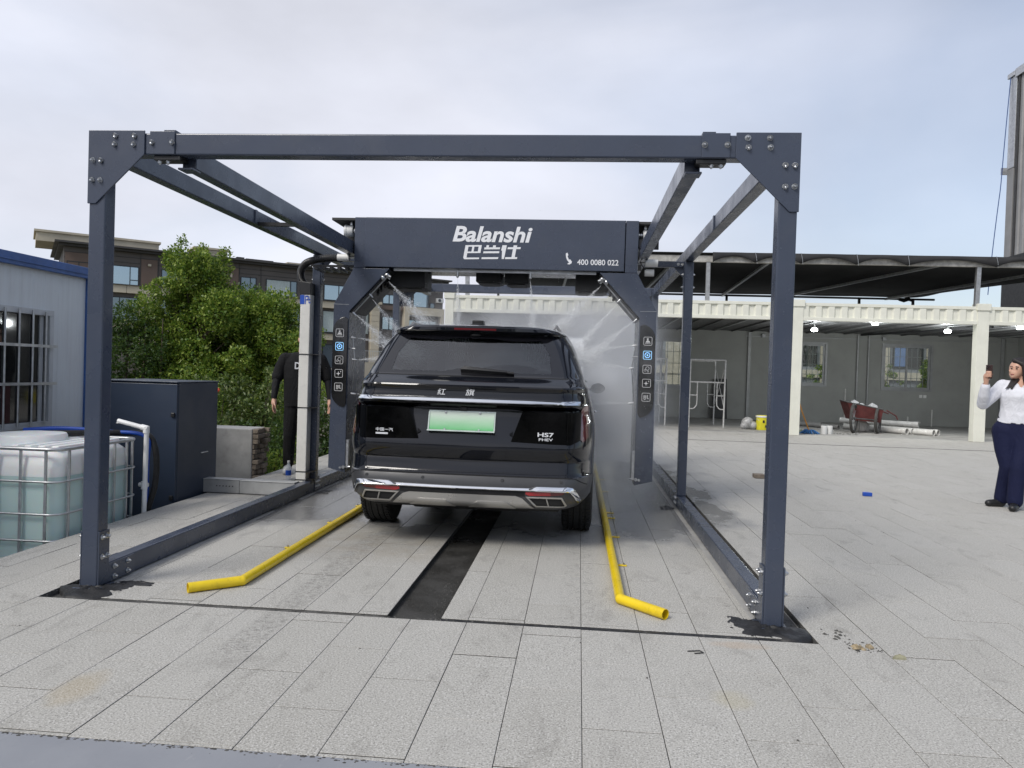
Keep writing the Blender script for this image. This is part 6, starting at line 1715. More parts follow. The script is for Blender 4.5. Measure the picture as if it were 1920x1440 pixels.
def woman():
    base = (5.70, 4.75, .0)
    t = thing('person', 'woman in white shirt and navy trousers holding up a phone', 'person', base)
    B = Body(base, (.88, -.474, 0), (-.474, -.88, 0))
    # head turned to her right (image left)
    B.ell('skin', (.032, .0, 1.555), (.078, .082, .105)); B.ell('skin', (.010, .03, 1.505), (.055, .055, .065)); B.ell('skin', (-.006, .055, 1.472), (.025, .03, .025))
    B.ell('skin', (-.034, .062, 1.528), (.014, .014, .018)); B.cap('skin', (-.024, .062, 1.56), .009, (-.038, .066, 1.532), .012)
    B.cap('neck', (.085, -.015, 1.47), .05, (.095, -.02, 1.385), .056)
    # torso
    B.torso('shirt', [(.955, .178, .125, .045, -.01), (1.02, .164, .115, .05, 0), (1.10, .158, .110, .055, .005), (1.18, .163, .114, .062, .012), (1.25, .176, .124, .068, .022), (1.31, .182, .118, .072, .014), (1.36, .178, .095, .076, -.002), (1.40, .13, .072, .08, -.012), (1.43, .075, .05, .085, -.015)])
    B.cap('shirt', (-.085, -.01, 1.362), .058, (.25, -.03, 1.362), .058)
    B.torso('trousers', [(.70, .17, .105, .035, 0), (.78, .192, .125, .035, -.01), (.86, .196, .140, .038, -.022), (.93, .179, .134, .044, -.018), (.985, .172, .12, .046, -.008)])
    # legs: weight on the nearer leg
    B.chain('trousers', [(-.055, 0, .86), (-.045, .02, .66), (-.015, .05, .46), (-.045, -.02, .26), (-.065, -.05, .10)], [.125, .10, .075, .068, .066])
    B.chain('trousers', [(.12, 0, .86), (.105, .05, .66), (.075, .11, .46), (.065, .12, .26), (.06, .13, .10)], [.125, .10, .076, .070, .070])
    for (x, y, dx, dy) in ((-.065, -.05, -.12, .07), (.06, .13, -.02, .14)):
        B.cap('shoe', (x, y, .075), .042, (x + dx*.2, y + dy*.2, .045), .042); B.cap('shoe', (x, y, .045), .042, (x + dx, y + dy, .034), .034)
    # right arm raised with the phone
    B.chain('shirt', [(-.095, -.01, 1.365), (-.19, .05, 1.25), (-.275, .12, 1.155)], [.062, .056, .052]); B.chain('shirt', [(-.275, .12, 1.155), (-.268, .20, 1.25), (-.255, .25, 1.35)], [.052, .046, .036])
    B.cap('skin', (-.255, .25, 1.35), .027, (-.25, .265, 1.40), .025)
    f = []
    for i in range(4):
        z = 1.445 + .020*i
        f.append([(-.262 + .004*i, .272, z), (-.248, .312, z + .014), (-.212, .318, z + .014), (-.198, .298, z + .010)])
    hand(B, (-.25, .265, 1.40), (-.250, .272, 1.465), f, [(-.232, .255, 1.43), (-.205, .255, 1.465), (-.190, .268, 1.495)])
    # left arm hanging
    B.chain('shirt', [(.255, -.03, 1.36), (.315, -.03, 1.22), (.34, -.02, 1.10)], [.062, .054, .048]); B.chain('shirt', [(.34, -.02, 1.10), (.345, .03, .98), (.34, .07, .88)], [.046, .04, .034])
    hand(B, (.34, .07, .88), (.34, .085, .80), [[(.32 + .014*i, .095 + .004*i, .775), (.318 + .014*i, .108, .735), (.318 + .013*i, .106, .700 + .006*abs(i - 1.5)), (.319 + .013*i, .10, .682 + .008*abs(i - 1.5))] for i in range(4)],
         [(.318, .10, .81), (.302, .12, .775), (.302, .125, .745)])
    white = cloth('white_shirt', (.74, .75, .80), .7, .55, 9); navy = cloth('navy_trousers', (.008, .011, .042), .8, .4, 6); blk = plain('black_shoe', (.012, .012, .013), .45)
    sd = lambda s: (lambda V: s*((V - np.array(B.b)) @ np.array(B.e1)) > 0)
    sd = lambda s: (lambda V: s*((V - np.array(B.b)) @ np.array(B.e1)) > 0)
    def vneck(V):
        q = V - np.array(B.w((.075, 0, 0))); l = np.abs(q @ np.array(B.e1)); d = q @ np.array(B.e2)
        return (V[:, 2] < 1.432) & (V[:, 2] > .90) & ~((d > .0) & (V[:, 2] > 1.335 + l*1.7)) & ~((d <= 0) & (V[:, 2] > 1.41))
    B.finish(t, [('shirt', ['shirt', 'neck'], .012, white, vneck), ('trousers', ['trousers'], .010, navy, lambda V: V[:, 2] < 1.02), ('shoe', ['shoe'], .006, blk, sd(-1)), ('shoe', ['shoe'], .006, blk, sd(1))])
    # shirt tail, collar, buttons
    mb = MB()
    for s in (-1, 1):
        a, b, c, d = B.w((.06 + s*.065, .035, 1.405)), B.w((.05, .092, 1.345)), B.w((.05 + s*.05, .095, 1.33)), B.w((.06 + s*.09, .035, 1.385)); mb.add([a, b, c, d], [(0, 1, 2, 3)])
    o = mb.build('collar', white, t); o.modifiers.new('s', 'SOLIDIFY').thickness = .004
    mb = MB()
    for k in range(6): c = B.w((.055, .152 - .022*abs(k - 1.3), 1.31 - .052*k)); mb.ell(c, (.006, .006, .006), 8, 6)
    mb.build('buttons', M['white_plastic'], t)
    # face
    def at(p): return B.w(p)
    for (p, r) in (((-.020, .074, 1.560), .0085), ((.028, .086, 1.560), .0085)):
        mb = MB(); mb.ell(at(p), (r*1.2, r, r*.55), 10, 6); mb.build('eye', M['hair'], t, smooth=180)
    mb = MB()
    for a, b in (((-.036, .068, 1.578), (-.010, .080, 1.582)), ((.016, .088, 1.582), (.046, .084, 1.577))): mb.tube([at(a), at(b)], .004, 6)
    mb.build('eyebrow', M['hair'], t)
    mb = MB(); mb.tube([at((-.026, .074, 1.492)), at((-.010, .082, 1.494)), at((.008, .078, 1.492))], [.004, .007, .004], 8); mb.build('lips', plain('lips', (.32, .10, .09), .45), t, smooth=180)
    h = Body(base, B.e1, B.e2)
    h.ell('h', (.058, -.022, 1.588), (.090, .090, .100)); h.ell('h', (.095, -.04, 1.52), (.085, .085, .10)); h.cap('h', (.01, .040, 1.648), .03, (.100, .056, 1.60), .032); h.chain('h', [(.100, .070, 1.60), (.110, .076, 1.53), (.116, .082, 1.45), (.125, .112, 1.38)], [.030, .032, .032, .026])
    h.chain('h', [(-.002, -.05, 1.62), (.0, -.05, 1.52), (.03, -.04, 1.44)], [.03, .038, .04])
    rr = random.Random(5)
    for k in range(9):
        u = k/8; e = rr.uniform(-.012, .012)
        h.chain('h', [(.035 + .02*u, -.05, 1.50), (.005 + .045*u, -.012, 1.447), (-.022 + .045*u, .060 + .02*u, 1.402), (-.048 + .055*u + e, .104 + .018*u, 1.362), (-.074 + .075*u + e*2, .118 + .018*u, 1.318 + .02*rr.random() + .016*u)], [.034, .026, .013, .008, .0045])
    h.chain('h', [(.09, -.08, 1.55), (.09, -.09, 1.42), (.08, -.085, 1.32)], [.07, .075, .04])
    r = remesh(h.mb, .005, 2); c = MB(); c.v = [tuple(v.co) for v in r.vertices]; c.f = [tuple(p.vertices) for p in r.polygons]; c.m = [0]*len(c.f); c.build('hair', M['hair'], t, smooth=180)
    # phone
    mb = MB(); a = B.w((-.225, .293, 1.515)); u = (B.e1*.86 + B.e2*.5).normalized(); n = Vector((u.y, -u.x, 0))
    P = [a + u*x + n*y + Vector((0, 0, z)) for z in (-.075, .075) for (x, y) in ((-.037, -.004), (.037, -.004), (.037, .004), (-.037, .004))]
    mb.add(P, [(3,2,1,0),(4,5,6,7),(0,1,5,4),(1,2,6,5),(2,3,7,6),(3,0,4,7)])
    ph = tag(mb.build('phone', plain('dark_phone_case', (.035, .018, .016), .3), bevel=.004), 'dark phone held up in the hand of the woman in white', 'phone')
    mb = MB()
    for (x, z) in ((-.018, .055), (-.018, .035), (.0, .055)): mb.ell(a + u*x + n*(.006 if n.dot(B.e2) > 0 else -.006) + Vector((0, 0, z)), (.007, .007, .007), 8, 6)
    mb.build('camera_lens', M['gloss_black'], ph)
woman()

def man():
    base = (-2.575, 5.035, .0)
    t = thing('person', 'man dressed all in black standing behind the white cable duct and frame post', 'person', base)
    B = Body(base, (.935, .355, 0), (.355, -.935, 0))
    B.ell('skin', (.022, .0, 1.675), (.078, .095, .115)); B.ell('skin', (.022, .03, 1.62), (.055, .06, .06)); B.cap('skin', (.022, .09, 1.675), .010, (.022, .103, 1.65), .014)
    for s in (-1, 1): B.ell('skin', (.022 + s*.08, -.01, 1.665), (.012, .02, .03))
    B.cap('neck', (.003, -.01, 1.60), .056, (0, -.02, 1.49), .062)
    B.torso('shirt', [(.84, .205, .135, 0, 0), (.95, .212, .138, 0, .004), (1.08, .214, .138, 0, .008), (1.20, .220, .135, 0, .008), (1.32, .228, .128, 0, .004), (1.40, .225, .112, 0, -.008), (1.455, .19, .09, 0, -.016), (1.495, .115, .07, 0, -.02)])
    B.cap('shirt', (-.195, -.02, 1.425), .062, (.195, -.02, 1.425), .062)
    B.ell('trousers', (0, -.01, .90), (.175, .12, .12))
    for s in (-1, 1):
        B.chain('trousers', [(s*.10, 0, .86), (s*.125, .01, .66), (s*.14, .02, .48), (s*.145, -.01, .28), (s*.15, -.02, .12)], [.105, .09, .07, .064, .057])
        B.cap('shoe', (s*.15, -.03, .06), .045, (s*.165, .12, .045), .042); B.cap('shoe', (s*.165, .12, .045), .042, (s*.175, .18, .036), .034)
        B.chain('shirt', [(s*.215, -.02, 1.425), (s*.268, -.02, 1.31), (s*.300, -.01, 1.20)], [.064, .062, .062])
        B.chain('sleeve', [(s*.29, -.01, 1.24), (s*.318, .015, 1.12), (s*.335, .05, .95)], [.048, .044, .033])
        hand(B, (s*.335, .05, .95), (s*.335, .07, .87), [[(s*(.325 + .008*i), .05 + .018*i, .835), (s*(.320 + .008*i), .052 + .018*i, .795), (s*(.313 + .008*i), .052 + .018*i, .762 + .005*abs(i - 1.5)), (s*(.305 + .006*i), .05 + .018*i, .745 + .006*abs(i - 1.5))] for i in range(4)],
             [(s*.33, .10, .88), (s*.318, .125, .845), (s*.312, .13, .81)], .0095)
    blk = cloth('black_tshirt', (.010, .010, .011), .85, .5, 6); tr = cloth('black_trousers', (.009, .009, .010), .85, .4, 6); sl = cloth('black_sleeve', (.013, .013, .015), .7, .3, 12)
    side = lambda s: (lambda V: s*((V - np.array(B.b)) @ np.array(B.e1)) > 0)
    sh = plain('pale_trainers', (.42, .43, .44), .6, var=.2, nscale=20)
    B.finish(t, [('tshirt', ['shirt', 'neck'], .012, blk, lambda V: (V[:, 2] < 1.505) & (V[:, 2] > .835)), ('trousers', ['trousers', 'shirt', 'skin'], .007, tr, lambda V: (V[:, 2] < 1.0) & (np.abs((V - np.array(B.b)) @ np.array(B.e1)) < .27)), ('undersleeve', ['sleeve'], .006, sl, side(-1)), ('undersleeve', ['sleeve'], .006, sl, side(1)), ('trainer', ['shoe'], .006, sh, side(-1)), ('trainer', ['shoe'], .006, sh, side(1))])
    V, F = text_mesh('D', 0, .03); lo, hi = V.min(0), V.max(0); mb = MB()
    mb.add([B.w((-.10 + (v[0]-lo[0])/(hi[0]-lo[0])*.065, .152 + .0*(v[0]), 1.30 + (v[1]-lo[1])/(hi[1]-lo[1])*.085)) for v in V], F); mb.build('lettering', M['letter'], t)
    h = Body(base, B.e1, B.e2); h.ell('h', (.022, -.02, 1.715), (.087, .097, .09)); h.ell('h', (.022, -.05, 1.66), (.082, .075, .08))
    r = remesh(h.mb, .009, 2); c = MB(); c.v = [tuple(v.co) for v in r.vertices]; c.f = [tuple(p.vertices) for p in r.polygons]; c.m = [0]*len(c.f); c.build('hair', M['hair'], t, smooth=180)
    mb = MB()
    for s in (-1, 1): mb.ell(B.w((.022 + s*.032, .088, 1.685)), (.013, .008, .006), 10, 6)
    mb.build('eyes', M['hair'], t)
man()

# ================================================================== small things
def bottle():
    p = (-2.50, 4.45, .002); t = thing('water_bottle', 'small clear plastic water bottle with blue label standing by the white duct', 'bottle', p)
    g = NT('clear_plastic'); tr = g.n('ShaderNodeBsdfTransparent'); gl = g.n('ShaderNodeBsdfPrincipled'); gl.inputs['Base Color'].default_value = (.8, .85, .88, 1); gl.inputs['Roughness'].default_value = .1
    mx = g.n('ShaderNodeMixShader', i_0=.35); g.set(mx.inputs[1], tr.outputs[0]); g.set(mx.inputs[2], gl.outputs[0]); g.set(g.out.inputs['Surface'], mx.outputs[0])
    M['clear'] = g.mat
    mb = MB(); mb.lathe([(0, 0), (.03, .0), (.032, .01), (.032, .13), (.028, .16), (.013, .19), (.013, .21)], p, n=18); mb.build('bottle_body', g.mat, t, smooth=50)
    mb = MB(); mb.lathe([(.0325, .05), (.0327, .06), (.0327, .10), (.0325, .11)], p, n=18); mb.build('label', M['blue_plastic'], t)
    mb = MB(); mb.lathe([(.015, .20), (.015, .222), (.0, .222)], p, n=14); mb.build('cap', M['white_plastic'], t)
bottle()

def wheelbarrow():
    t = thing('wheelbarrow', 'rusty red two wheeled builder\'s barrow standing on the dusty floor', 'wheelbarrow', (8.72, 17.3, 0))
    red = plain('rusty_red', (.125, .030, .028), .7, var=.3, nscale=5, dirt=.5, dcol=(.10, .065, .05)); gr = plain('dirty_grey', (.10, .10, .098), .8, var=.3)
    # tub, tipped towards the camera's right
    def ring(z, a, b, c, d, ys): return None
    B0 = [(8.30, 17.05, .34), (8.96, 16.95, .30), (8.98, 17.62, .32), (8.32, 17.72, .36)]
    T0 = [(8.10, 16.95, .83), (9.00, 16.85, .66), (9.04, 17.62, .69), (8.14, 17.72, .86)]
    mb = MB(); mb.add(B0 + T0, [(3,2,1,0), (0,1,5,4), (1,2,6,5), (2,3,7,6), (3,0,4,7)]); o = mb.build('tub', red, t); o.modifiers.new('s', 'SOLIDIFY').thickness = .012
    mb = MB(); mb.tube(T0, .016, 8, closed=True); mb.build('rim', gr, t)
    Vv = [Vector(p) for p in T0]; mb = MB(); G = []
    for i in range(7):
        row = []
        for j in range(7): u, v = .06 + .88*i/6, .06 + .88*j/6; p = Vv[0].lerp(Vv[1], u).lerp(Vv[3].lerp(Vv[2], u), v); row.append(p + Vector((0, 0, -.04 + .05*math.sin(u*5)*math.sin(v*4))))
        G.append(row)
    mb.grid(G); mb.build('load', gr, t, smooth=180)
    def wheel(c, ax, R):
        c, ax = Vector(c), Vector(ax).normalized(); a = Vector((0, 0, 1)); b = ax.cross(a)
        ring = lambda r, n: [c + (a*math.cos(2*PI*k/n) + b*math.sin(2*PI*k/n))*r for k in range(n)]
        mb = MB(); mb.tube(ring(R, 32), .038, 10, closed=True); w = mb.build('wheel', plain('dusty_tyre', (.06, .058, .055), .9, var=.3), t, smooth=80)
        mb = MB(); mb.tube(ring(R - .045, 28), .014, 8, closed=True); mb.build('rim', gr, w)
        for k in range(8):
            q = ring(R - .045, 8)[k]; mb = MB(); mb.cyl(c + (q - c)*.1, q, .006, 6); mb.build('spoke', M['galv'], w)
        mb = MB(); mb.cyl(c - ax*.05, c + ax*.05, .04, 12); mb.build('hub', gr, w)
    wheel((8.22, 16.80, .405), (.85, -.5, 0), .365); wheel((8.92, 17.0, .36), (.85, -.5, 0), .32)
    mb = MB(); mb.cyl((8.22, 16.80, .405), (8.92, 17.0, .36), .018, 8); mb.build('axle', gr, t)
    for p, q in (((9.06, 16.80, .64), (9.36, 16.95, .50)), ((9.36, 16.95, .50), (9.42, 16.98, .40)), ((9.1, 17.76, .66), (9.5, 17.8, .52))):
        mb = MB(); mb.cyl(p, q, .018, 8); mb.build('handle', red, t)
    for x, y in ((8.42, 16.98), (8.80, 16.95)):
        mb = MB(); mb.cyl((x, y, .36), (x + .02, y - .03, .005), .012, 6); mb.build('prop_leg', gr, t)
    mb = MB(); r = random.Random(4); G = []
    for i in range(9):
        G.append([(8.30 + .085*i + r.uniform(-.02, .02), 17.2 + .07*j + r.uniform(-.02, .02), .80 - .02*i + .16*math.sin(i*1.1)*math.sin(j*.8)*(1 if i > 4 else .6) + r.uniform(0, .05)) for j in range(6)])
    mb.grid(G); tag(mb.build('plastic_sheet', plain('pale_plastic_sheet', (.55, .55, .55), .4)), 'crumpled pale plastic sheet lying on top of the red barrow', 'plastic sheet')
    mb = MB(); mb.ell((8.62, 17.35, .20), (.16, .14, .20), 12, 8); mb.ell((8.76, 17.42, .14), (.12, .12, .14), 10, 7); tag(mb.build('sack', plain('white_sack', (.48, .47, .45), .8, bump=.8, bscale=14)), 'white sack standing on the floor under the red barrow', 'sack')
wheelbarrow()

def pipes_and_bits():
    pv = plain('dusty_white_pipe', (.62, .61, .58), .5, var=.12, nscale=5, dirt=.45, dcol=(.25, .23, .2))
    data = [((9.70, 17.05, .085), (8.6, 18.6, .085), 'nearest the barrow'), ((9.90, 17.15, .085), (8.9, 18.7, .085), 'second from the barrow'),
            ((10.28, 16.80, .085), (9.0, 18.3, .085), 'with its end farthest forward of the pile'), ((10.45, 16.92, .085), (9.2, 18.4, .085), 'at the right end of the pile'), ((10.35, 17.9, .23), (8.6, 19.0, .24), 'resting on top of the other pipes')]
    for p, q, s in data:
        t = thing('plastic_pipe', 'white plastic pipe on the floor, ' + s, 'pipe', p, 'white pipes piled beside the barrow')
        mb = MB(); mb.pipe([p, q], .080, .070, 18); mb.build('pipe', pv, t, smooth=50)
        mb = MB(); d = (Vector(q) - Vector(p)).normalized(); mb.pipe([Vector(p) - d*.004, Vector(p) + d*.12], .088, .079, 18); mb.build('socket', pv, t, smooth=50)
    for p, q, lb in (((8.3, 18.2, .07), (7.0, 20.0, .07), 'long grey dusty pipe lying nearer the red barrow'), ((8.2, 19.4, .07), (7.4, 20.9, .07), 'shorter grey dusty pipe lying close to the back wall')):
        mb = MB(); mb.pipe([p, q], .06, .052, 14); tag(mb.build('plastic_pipe', plain('grey_pipe', (.34, .335, .32), .6, dirt=.4), smooth=50), lb, 'pipe', 'grey pipes behind the barrow')
    # yellow bucket and clear bag
    p = (5.82, 16.75, .005); t = thing('paint_bucket', 'yellow paint bucket on the floor in front of the grey partition', 'bucket', p)
    yb = plain('yellow_label', (.68, .62, .03), .4, var=.1, nscale=8)
    mb = MB(); mb.lathe([(0, 0), (.145, 0), (.15, .02), (.16, .36), (.168, .365), (.168, .385), (.155, .39), (.150, .37), (.0, .37)], p, n=28); mb.build('bucket_body', yb, t, smooth=40)
    mb = MB(); mb.lathe([(.170, .34), (.172, .35), (.172, .38), (.170, .385)], p, n=28); mb.build('bucket_rim', M['white_plastic'], t, smooth=60)
    mb = MB(); mb.tube([(p[0] + .17*math.cos(a), p[1] - .02 - .12*math.sin(a), .34 - .10*math.sin(a)) for a in np.linspace(0, PI, 14)], .004, 6); mb.build('handle', M['galv'], t)
    mb = MB(); mb.box(p[0] + .05, p[0] + .10, p[1] - .158, p[1] - .150, .08, .14); mb.box(p[0] - .02, p[0] + .03, p[1] - .16, p[1] - .152, .2, .27); mb.build('printed_mark', M['black'], t)
    mb = MB(); mb.ell((5.46, 16.85, .17), (.17, .15, .17), 12, 8); mb.ell((5.60, 16.8, .11), (.12, .12, .12), 10, 7); mb.ell((5.36, 16.82, .09), (.10, .1, .10), 10, 7)
    tag(mb.build('plastic_bag', plain('crumpled_clear_bag', (.36, .36, .36), .3, var=.35, nscale=16, bump=1.0, bscale=22), smooth=180), 'crumpled clear plastic bag lying beside the yellow bucket', 'bag')
    # broom with blue head
    t = thing('mop', 'mop with orange wooden handle and blue head leaning on the cream post', 'mop', (6.8, 15.85, 0))
    mb = MB(); mb.tube([(6.44, 15.80, 1.02), (6.60, 15.83, .55), (6.80, 15.86, .07)], .017, 10); mb.build('handle', plain('orange_wood', (.45, .20, .03), .5), t, smooth=60)
    mb = MB(); r = random.Random(2)
    for k in range(46): a = r.uniform(0, 2*PI); l = r.uniform(.12, .26); mb.tube([(6.80, 15.86, .10), (6.80 + .5*l*math.cos(a), 15.86 + .5*l*math.sin(a), .085 + r.uniform(-.02, .03)), (6.80 + l*math.cos(a), 15.86 + l*.8*math.sin(a), .016)], .014, 5)
    o = mb.build('mop_head', plain('blue_mop', (.03, .12, .30), .9), t)
    for k, (x, y) in enumerate(((7.20, 15.98), (7.36, 16.05))):
        t = thing('white_roll', ['upright white roll on the floor nearer the blue mop', 'upright white roll on the floor nearer the barrow'][k], 'roll', (x, y, .005), 'white rolls beside the mop')
        mb = MB(); mb.lathe([(.075, 0), (.078, .005), (.078, .21), (.07, .215), (.03, .215), (.03, .12), (0, .12)], (x, y, .005), n=22); mb.build('roll_body', M['white_plastic'], t, smooth=40)
        mb = MB(); mb.lathe([(.031, .10), (.031, .217), (.024, .217), (.024, .10)], (x, y, .005), n=16); mb.build('core', M['concrete'], t, smooth=40)
    # heap of green and grey debris behind the post
    mb = MB(); crumbs(mb, 6.3, 6.9, 16.0, 16.8, .01, 60, .04, .12)
    tag(mb.build('rubble_heap', plain('greenish_rubble', (.10, .12, .09), .9, var=.5, nscale=5)), 'heap of greenish builders\' rubble beside the cream post', 'rubble', kind='stuff')
    mb = MB(); crumbs(mb, 6.6, 8.2, 15.9, 16.6, .008, 45, .015, .05); tag(mb.build('floor_litter', plain('floor_litter', (.2, .2, .19), .9, var=.5)), kind='stuff', label='scraps of building litter on the dusty floor', cat='litter')
    # pipework on the rear wall floor
    t = thing('floor_pipework', 'thin white pipe stubs rising from a low pipe along the back wall', 'pipework', (11.2, 21.5, 0))
    mb = MB(); mb.cyl((9.9, 21.6, .12), (12.0, 21.6, .12), .03, 8); mb.build('low_pipe', pv, t)
    for x, h in ((9.6, 1.15), (10.5, .45), (11.6, .30), (12.35, .55)):
        mb = MB(); mb.cyl((x, 21.6, .01), (x, 21.6, h), .022, 8); mb.build('stub', pv, t)
    # dark board leaning against partition
    mb = MB(); mb.add([(5.35, 21.75, .01), (5.85, 21.75, .01), (5.83, 21.9, 1.35), (5.4, 21.9, 1.35)], [(0, 1, 2, 3)]); o = mb.build('leaning_board', M['under']); o.modifiers.new('s', 'SOLIDIFY').thickness = .03; tag(o, 'dark board leaning against the grey back wall behind the scaffold', 'board')
pipes_and_bits()

def scaffold(x0, y0, label, w=.93, ang=0.0):
    t = thing('scaffold_frame', label, 'scaffold', (x0, y0, 0), 'walk-through scaffold frames in the container rooms')
    m = plain('plaster_splashed_steel', (.52, .52, .51), .6, metal=.2, var=.2, nscale=18, dirt=.3); H = 1.86
    def seg(name, pts, r=.021): mb = MB(); mb.tube(pts, r, 8); mb.build(name, m, t, smooth=60)
    def fr(y):
        for x in (x0, x0 + w): seg('upright', [(x, y, .005), (x, y, H)])
        seg('crossbar', [(x0, y, H - .01), (x0 + w, y, H - .01)], .024); seg('crossbar', [(x0, y, 1.24), (x0 + w, y, 1.24)])
        for s, x in ((1, x0), (-1, x0 + w)):
            q = x + s*.20; seg('side_ladder', smooth_path([(q, y, 1.24), (q, y, .68), (q - s*.03, y, .58), (q - s*.09, y, .52), (x, y, .51)], 4), .015); seg('rung', [(x, y, .88), (q, y, .88)], .014)
    fr(y0); fr(y0 + 1.55)
    for x in (x0, x0 + w):
        seg('brace', [(x, y0, 1.70), (x, y0 + 1.55, .55)], .011); seg('brace', [(x, y0, .55), (x, y0 + 1.55, 1.70)], .011)
scaffold(3.88, 16.8, 'complete scaffold frame standing between the middle post and the front post')
scaffold(2.32, 16.9, 'scaffold frame half hidden behind the right arm of the wash arch')

def loose_bits():
    t = thing('broken_stone', 'thin yellow brown stone chips on the paving beyond the right front post', 'stone', (2.4, -.18, 0))
    st = plain('brown_stone', (.30, .24, .15), .9, var=.4, nscale=40)
    mb = MB(); crumbs(mb, 2.30, 2.42, -.24, -.16, .001, 12, .012, .026); mb.build('chips', st, t)['kind'] = 'stuff'
    mb = MB(); patch(mb, 2.475, -.33, .035, .018, .001, .03, 3, 14, 4); tag(mb.build('stone_lump', plain('grey_green_stone', (.30, .29, .20), .9, var=.3, nscale=40)), 'single greyish lump of stone on the paving right of the chips', 'stone')
    mb = MB(); crumbs(mb, 2.2, 2.32, -.1, .05, .001, 14, .006, .016); crumbs(mb, 2.26, 2.44, -.28, -.12, .001, 40, .003, .009); tag(mb.build('grit_scatter', M['mortar']), kind='stuff', label='scatter of grit beside the right front post', cat='grit')
    mb = MB()
    for k in range(40):
        x, y = random.uniform(-2.6, 4.2), random.uniform(-1.5, 3.5)
        if -2.2 < x < 2.2 and y > -.2: continue
        crumbs(mb, x, x + .01, y, y + .01, .001, 1, .003, .009)
    tag(mb.build('scattered_specks', M['mortar']), kind='stuff', label='dark specks of grit scattered over the paving', cat='grit')
    mb = MB(); mb.tube([(1.44, -.42, .004), (1.50, -.405, .005), (1.515, -.43, .005), (1.47, -.445, .004)], .003, 6); tag(mb.build('wire_scrap', M['under']), 'tiny bent scrap of wire on the paving in front of the frame', 'wire')
    mb = MB(); mb.prism([(4.28, 5.16, .002), (4.385, 5.15, .002), (4.36, 5.22, .002), (4.29, 5.22, .002)], (0, 0, .045)); tag(mb.build('blue_block', M['blue_plastic'], bevel=.006), 'small bright blue plastic block lying alone on the paving', 'block')
    mb = MB(); mb.box(3.30, 3.44, 6.40, 6.55, .002, .055); tag(mb.build('loose_brick', M['brick'], bevel=.006), 'single brown brick lying on the paving behind the right front post', 'brick')
    # low kerb line in front of the containers
    mb = MB(); mb.box(3.0, 20, 12.55, 12.60, .0005, .004); tag(mb.build('paving_joint', M['mortar']), kind='structure')
loose_bits()

# ---- unseen dark trees added behind the camera to darken reflections in the wet paint
def behind():
    cs, rs = [], []
    for (x, y, h, r) in ((-26, -27, 6, 3.4), (-16, -30, 6.5, 3.4), (-8, -33, 7.5, 3.6), (1, -35, 7, 3.8), (9, -32, 6.2, 3.4), (17, -30, 7.2, 3.8), (26, -28, 6.4, 3.6)):
        for k in range(40):
            a, q = random.uniform(0, 6.28), math.sqrt(random.random()); cs.append((x + r*q*math.cos(a), y + r*q*math.sin(a), LOWER + random.uniform(.4, h*(1 - .25*q)))); rs.append(random.uniform(.6, 1.2))
    o = leaf_mesh('unseen_dark_trees', M['leaf_dark'], cs, rs, 30000, .36, None); o['kind'] = 'stuff'
behind()

# ================================================================== water in the air
def volume_mat(name, build):
    m = NT(name); v = m.n('ShaderNodeVolumePrincipled'); v.inputs['Color'].default_value = (.99, .995, 1.0, 1); v.inputs['Anisotropy'].default_value = .1
    m.set(v.inputs['Density'], build(m)); m.t.links.new(v.outputs[0], m.out.inputs['Volume']); return m.mat
def mist():
    def dens(m):
        P = m.pos(); x, y, z = m.xyz(P)
        n = m.noise(P, 1.15, 5, .6, .4); n2 = m.noise(m.scale(P, (1, 1, .6)), 3.2, 4, .6)
        a = m.math('MULTIPLY', m.rng(n, .40, .64, .05, 1.15, True), m.rng(n2, .3, .7, .55, 1.2))
        ex = m.math('MULTIPLY', m.rng(x, -1.5, .4, 0, .55, True), m.rng(x, 1.95, 1.1, 0, 1, True)); ex = m.math('MULTIPLY', ex, m.rng(x, .3, 1.05, .75, 1.9, True))
        ey = m.math('MULTIPLY', m.math('MULTIPLY', m.rng(y, 2.75, 3.5, 0, 1, True), m.rng(y, 8.2, 6.9, 0, 1, True)), m.rng(y, 4.9, 6.0, 1, 2.4, True))
        ez = m.math('MULTIPLY', m.rng(z, 2.35, 1.6, 0, 1, True), m.rng(z, .0, 1.0, .35, 1, True))
        car = m.math('MULTIPLY', m.math('LESS_THAN', m.math('ABSOLUTE', m.math('SUBTRACT', x, .025)), .88), m.math('MULTIPLY', m.math('LESS_THAN', y, 4.95), m.math('LESS_THAN', z, 1.735)))
        ez = m.math('MULTIPLY', ez, m.math('SUBTRACT', 1.0, car))                      # none inside the closed cabin
        return m.math('MULTIPLY', m.math('MULTIPLY', a, m.math('MULTIPLY', ex, ey)), m.math('MULTIPLY', ez, 2.6))
    mb = MB(); mb.box(-1.5, 2.05, 2.75, 8.2, .012, 2.4)
    tag(mb.build('water_mist', volume_mat('mist', dens)), kind='stuff', label='fine water mist hanging round the car inside the wash arch', cat='mist')
mist()
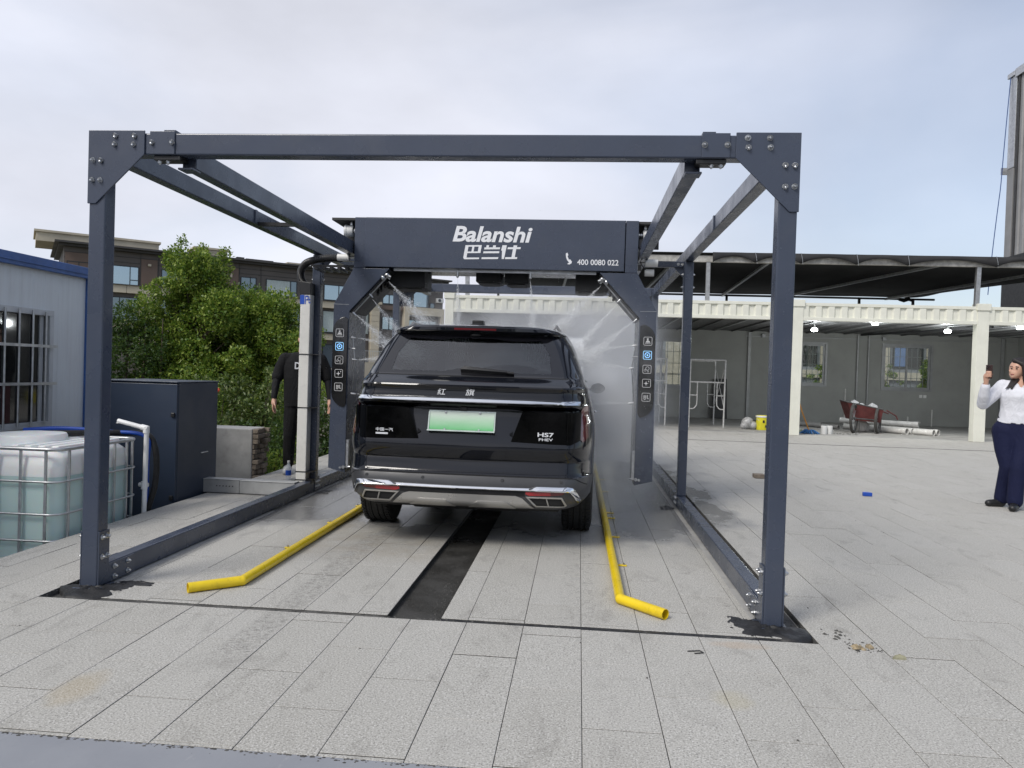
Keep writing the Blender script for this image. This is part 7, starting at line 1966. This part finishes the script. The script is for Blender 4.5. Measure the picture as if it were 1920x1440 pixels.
def jets():
    wm = NT('spray_water'); wm.bsdf(color=(.86, .88, .90), rough=.3)
    def spray(n, L, half, seed):
        r = random.Random(seed); mb = MB()
        for _ in range(n):
            z = L*r.random()**.62; q = r.gauss(0, .42)*half*z; p = r.gauss(0, .16)*half*z
            s = r.uniform(.0004, .0009)*(1 + .9*z); l = r.uniform(.006, .024)*(.5 + z); d = Vector((q/(z + .02), p/(z + .02), 1)).normalized()*l
            c = Vector((q, p, z)); a = Vector((s, 0, 0)); b = Vector((0, s, 0))
            mb.add([c - d, c + a, c + b, c - a, c - b, c + d], [(0, 1, 2), (0, 2, 3), (0, 3, 4), (0, 4, 1), (5, 2, 1), (5, 3, 2), (5, 4, 3), (5, 1, 4)])
        return mb.mesh('water_jet', wm)
    M1, M2 = spray(1500, .80, .36, 1), spray(1500, .62, .50, 2)
    Y = 3.23; J = []
    for s in (-1, 1):
        J += [((s*1.36, Y, 1.64), (-s, -.05, -.16), 0), ((s*1.34, Y, 1.42), (-s, -.05, .08), 1), ((s*1.35, Y, 1.08), (-s, .05, -.02), 0),
              ((s*1.37, Y, 1.87), (-s*.72, .0, -.62), 1), ((s*1.21, Y, 2.03), (-s*.62, .0, -.72), 0), ((s*1.05, Y, 2.21), (-s*.66, .05, -.70), 1)]
    J += [((-.36, Y + .01, 2.25), (.05, 0, -1), 0), ((.36, Y + .01, 2.25), (.10, 0, -1), 0)]
    for i, (p, d, k) in enumerate(J):
        o = link('water_jet', (M1, M2)[k]); o.location = p; q = Vector(d).to_track_quat('Z', 'Y'); o.rotation_euler = q.to_euler(); tag(o, 'fine spray jet from a nozzle of the wash arch', 'water jet', 'spray jets of the wash arch', 'stuff')
jets()
def droplets():
    d = NT('water_drop'); d.bsdf(color=(.80, .82, .85), rough=.12); mb = MB(); r = random.Random(12)
    def drop(x, y, z, s, dv):
        v = Vector(dv).normalized()*s*r.uniform(1.0, 3.0); a = Vector((s*.45, 0, 0)); b = Vector((0, 0, s*.45)); c = Vector((x, y, z))
        mb.add([c + v, c + a, c + b, c - a, c - b, c - v], [(0, 1, 2), (0, 2, 3), (0, 3, 4), (0, 4, 1), (5, 2, 1), (5, 3, 2), (5, 4, 3), (5, 1, 4)])
    for _ in range(420):
        s = r.choice((-1, 1)); drop(s*r.uniform(1.0, 1.75), r.uniform(2.6, 3.4), r.uniform(.1, 1.9), r.uniform(.0016, .0034), (r.uniform(-1, 1), 0, -1.2))
    for _ in range(160): drop(r.uniform(-1.3, 1.4), r.uniform(2.6, 3.15), r.uniform(2.0, 2.85), r.uniform(.0014, .003), (r.uniform(-1, 1), 0, -1))
    for _ in range(200): drop(r.uniform(-1.9, -1.2), r.uniform(2.2, 3.6), r.uniform(.05, 1.0), r.uniform(.0016, .0034), (r.uniform(-1, 1), 0, -1))
    tag(mb.build('water_droplets', d.mat), kind='stuff', label='water droplets flying in front of the wash arch', cat='droplets')
droplets()
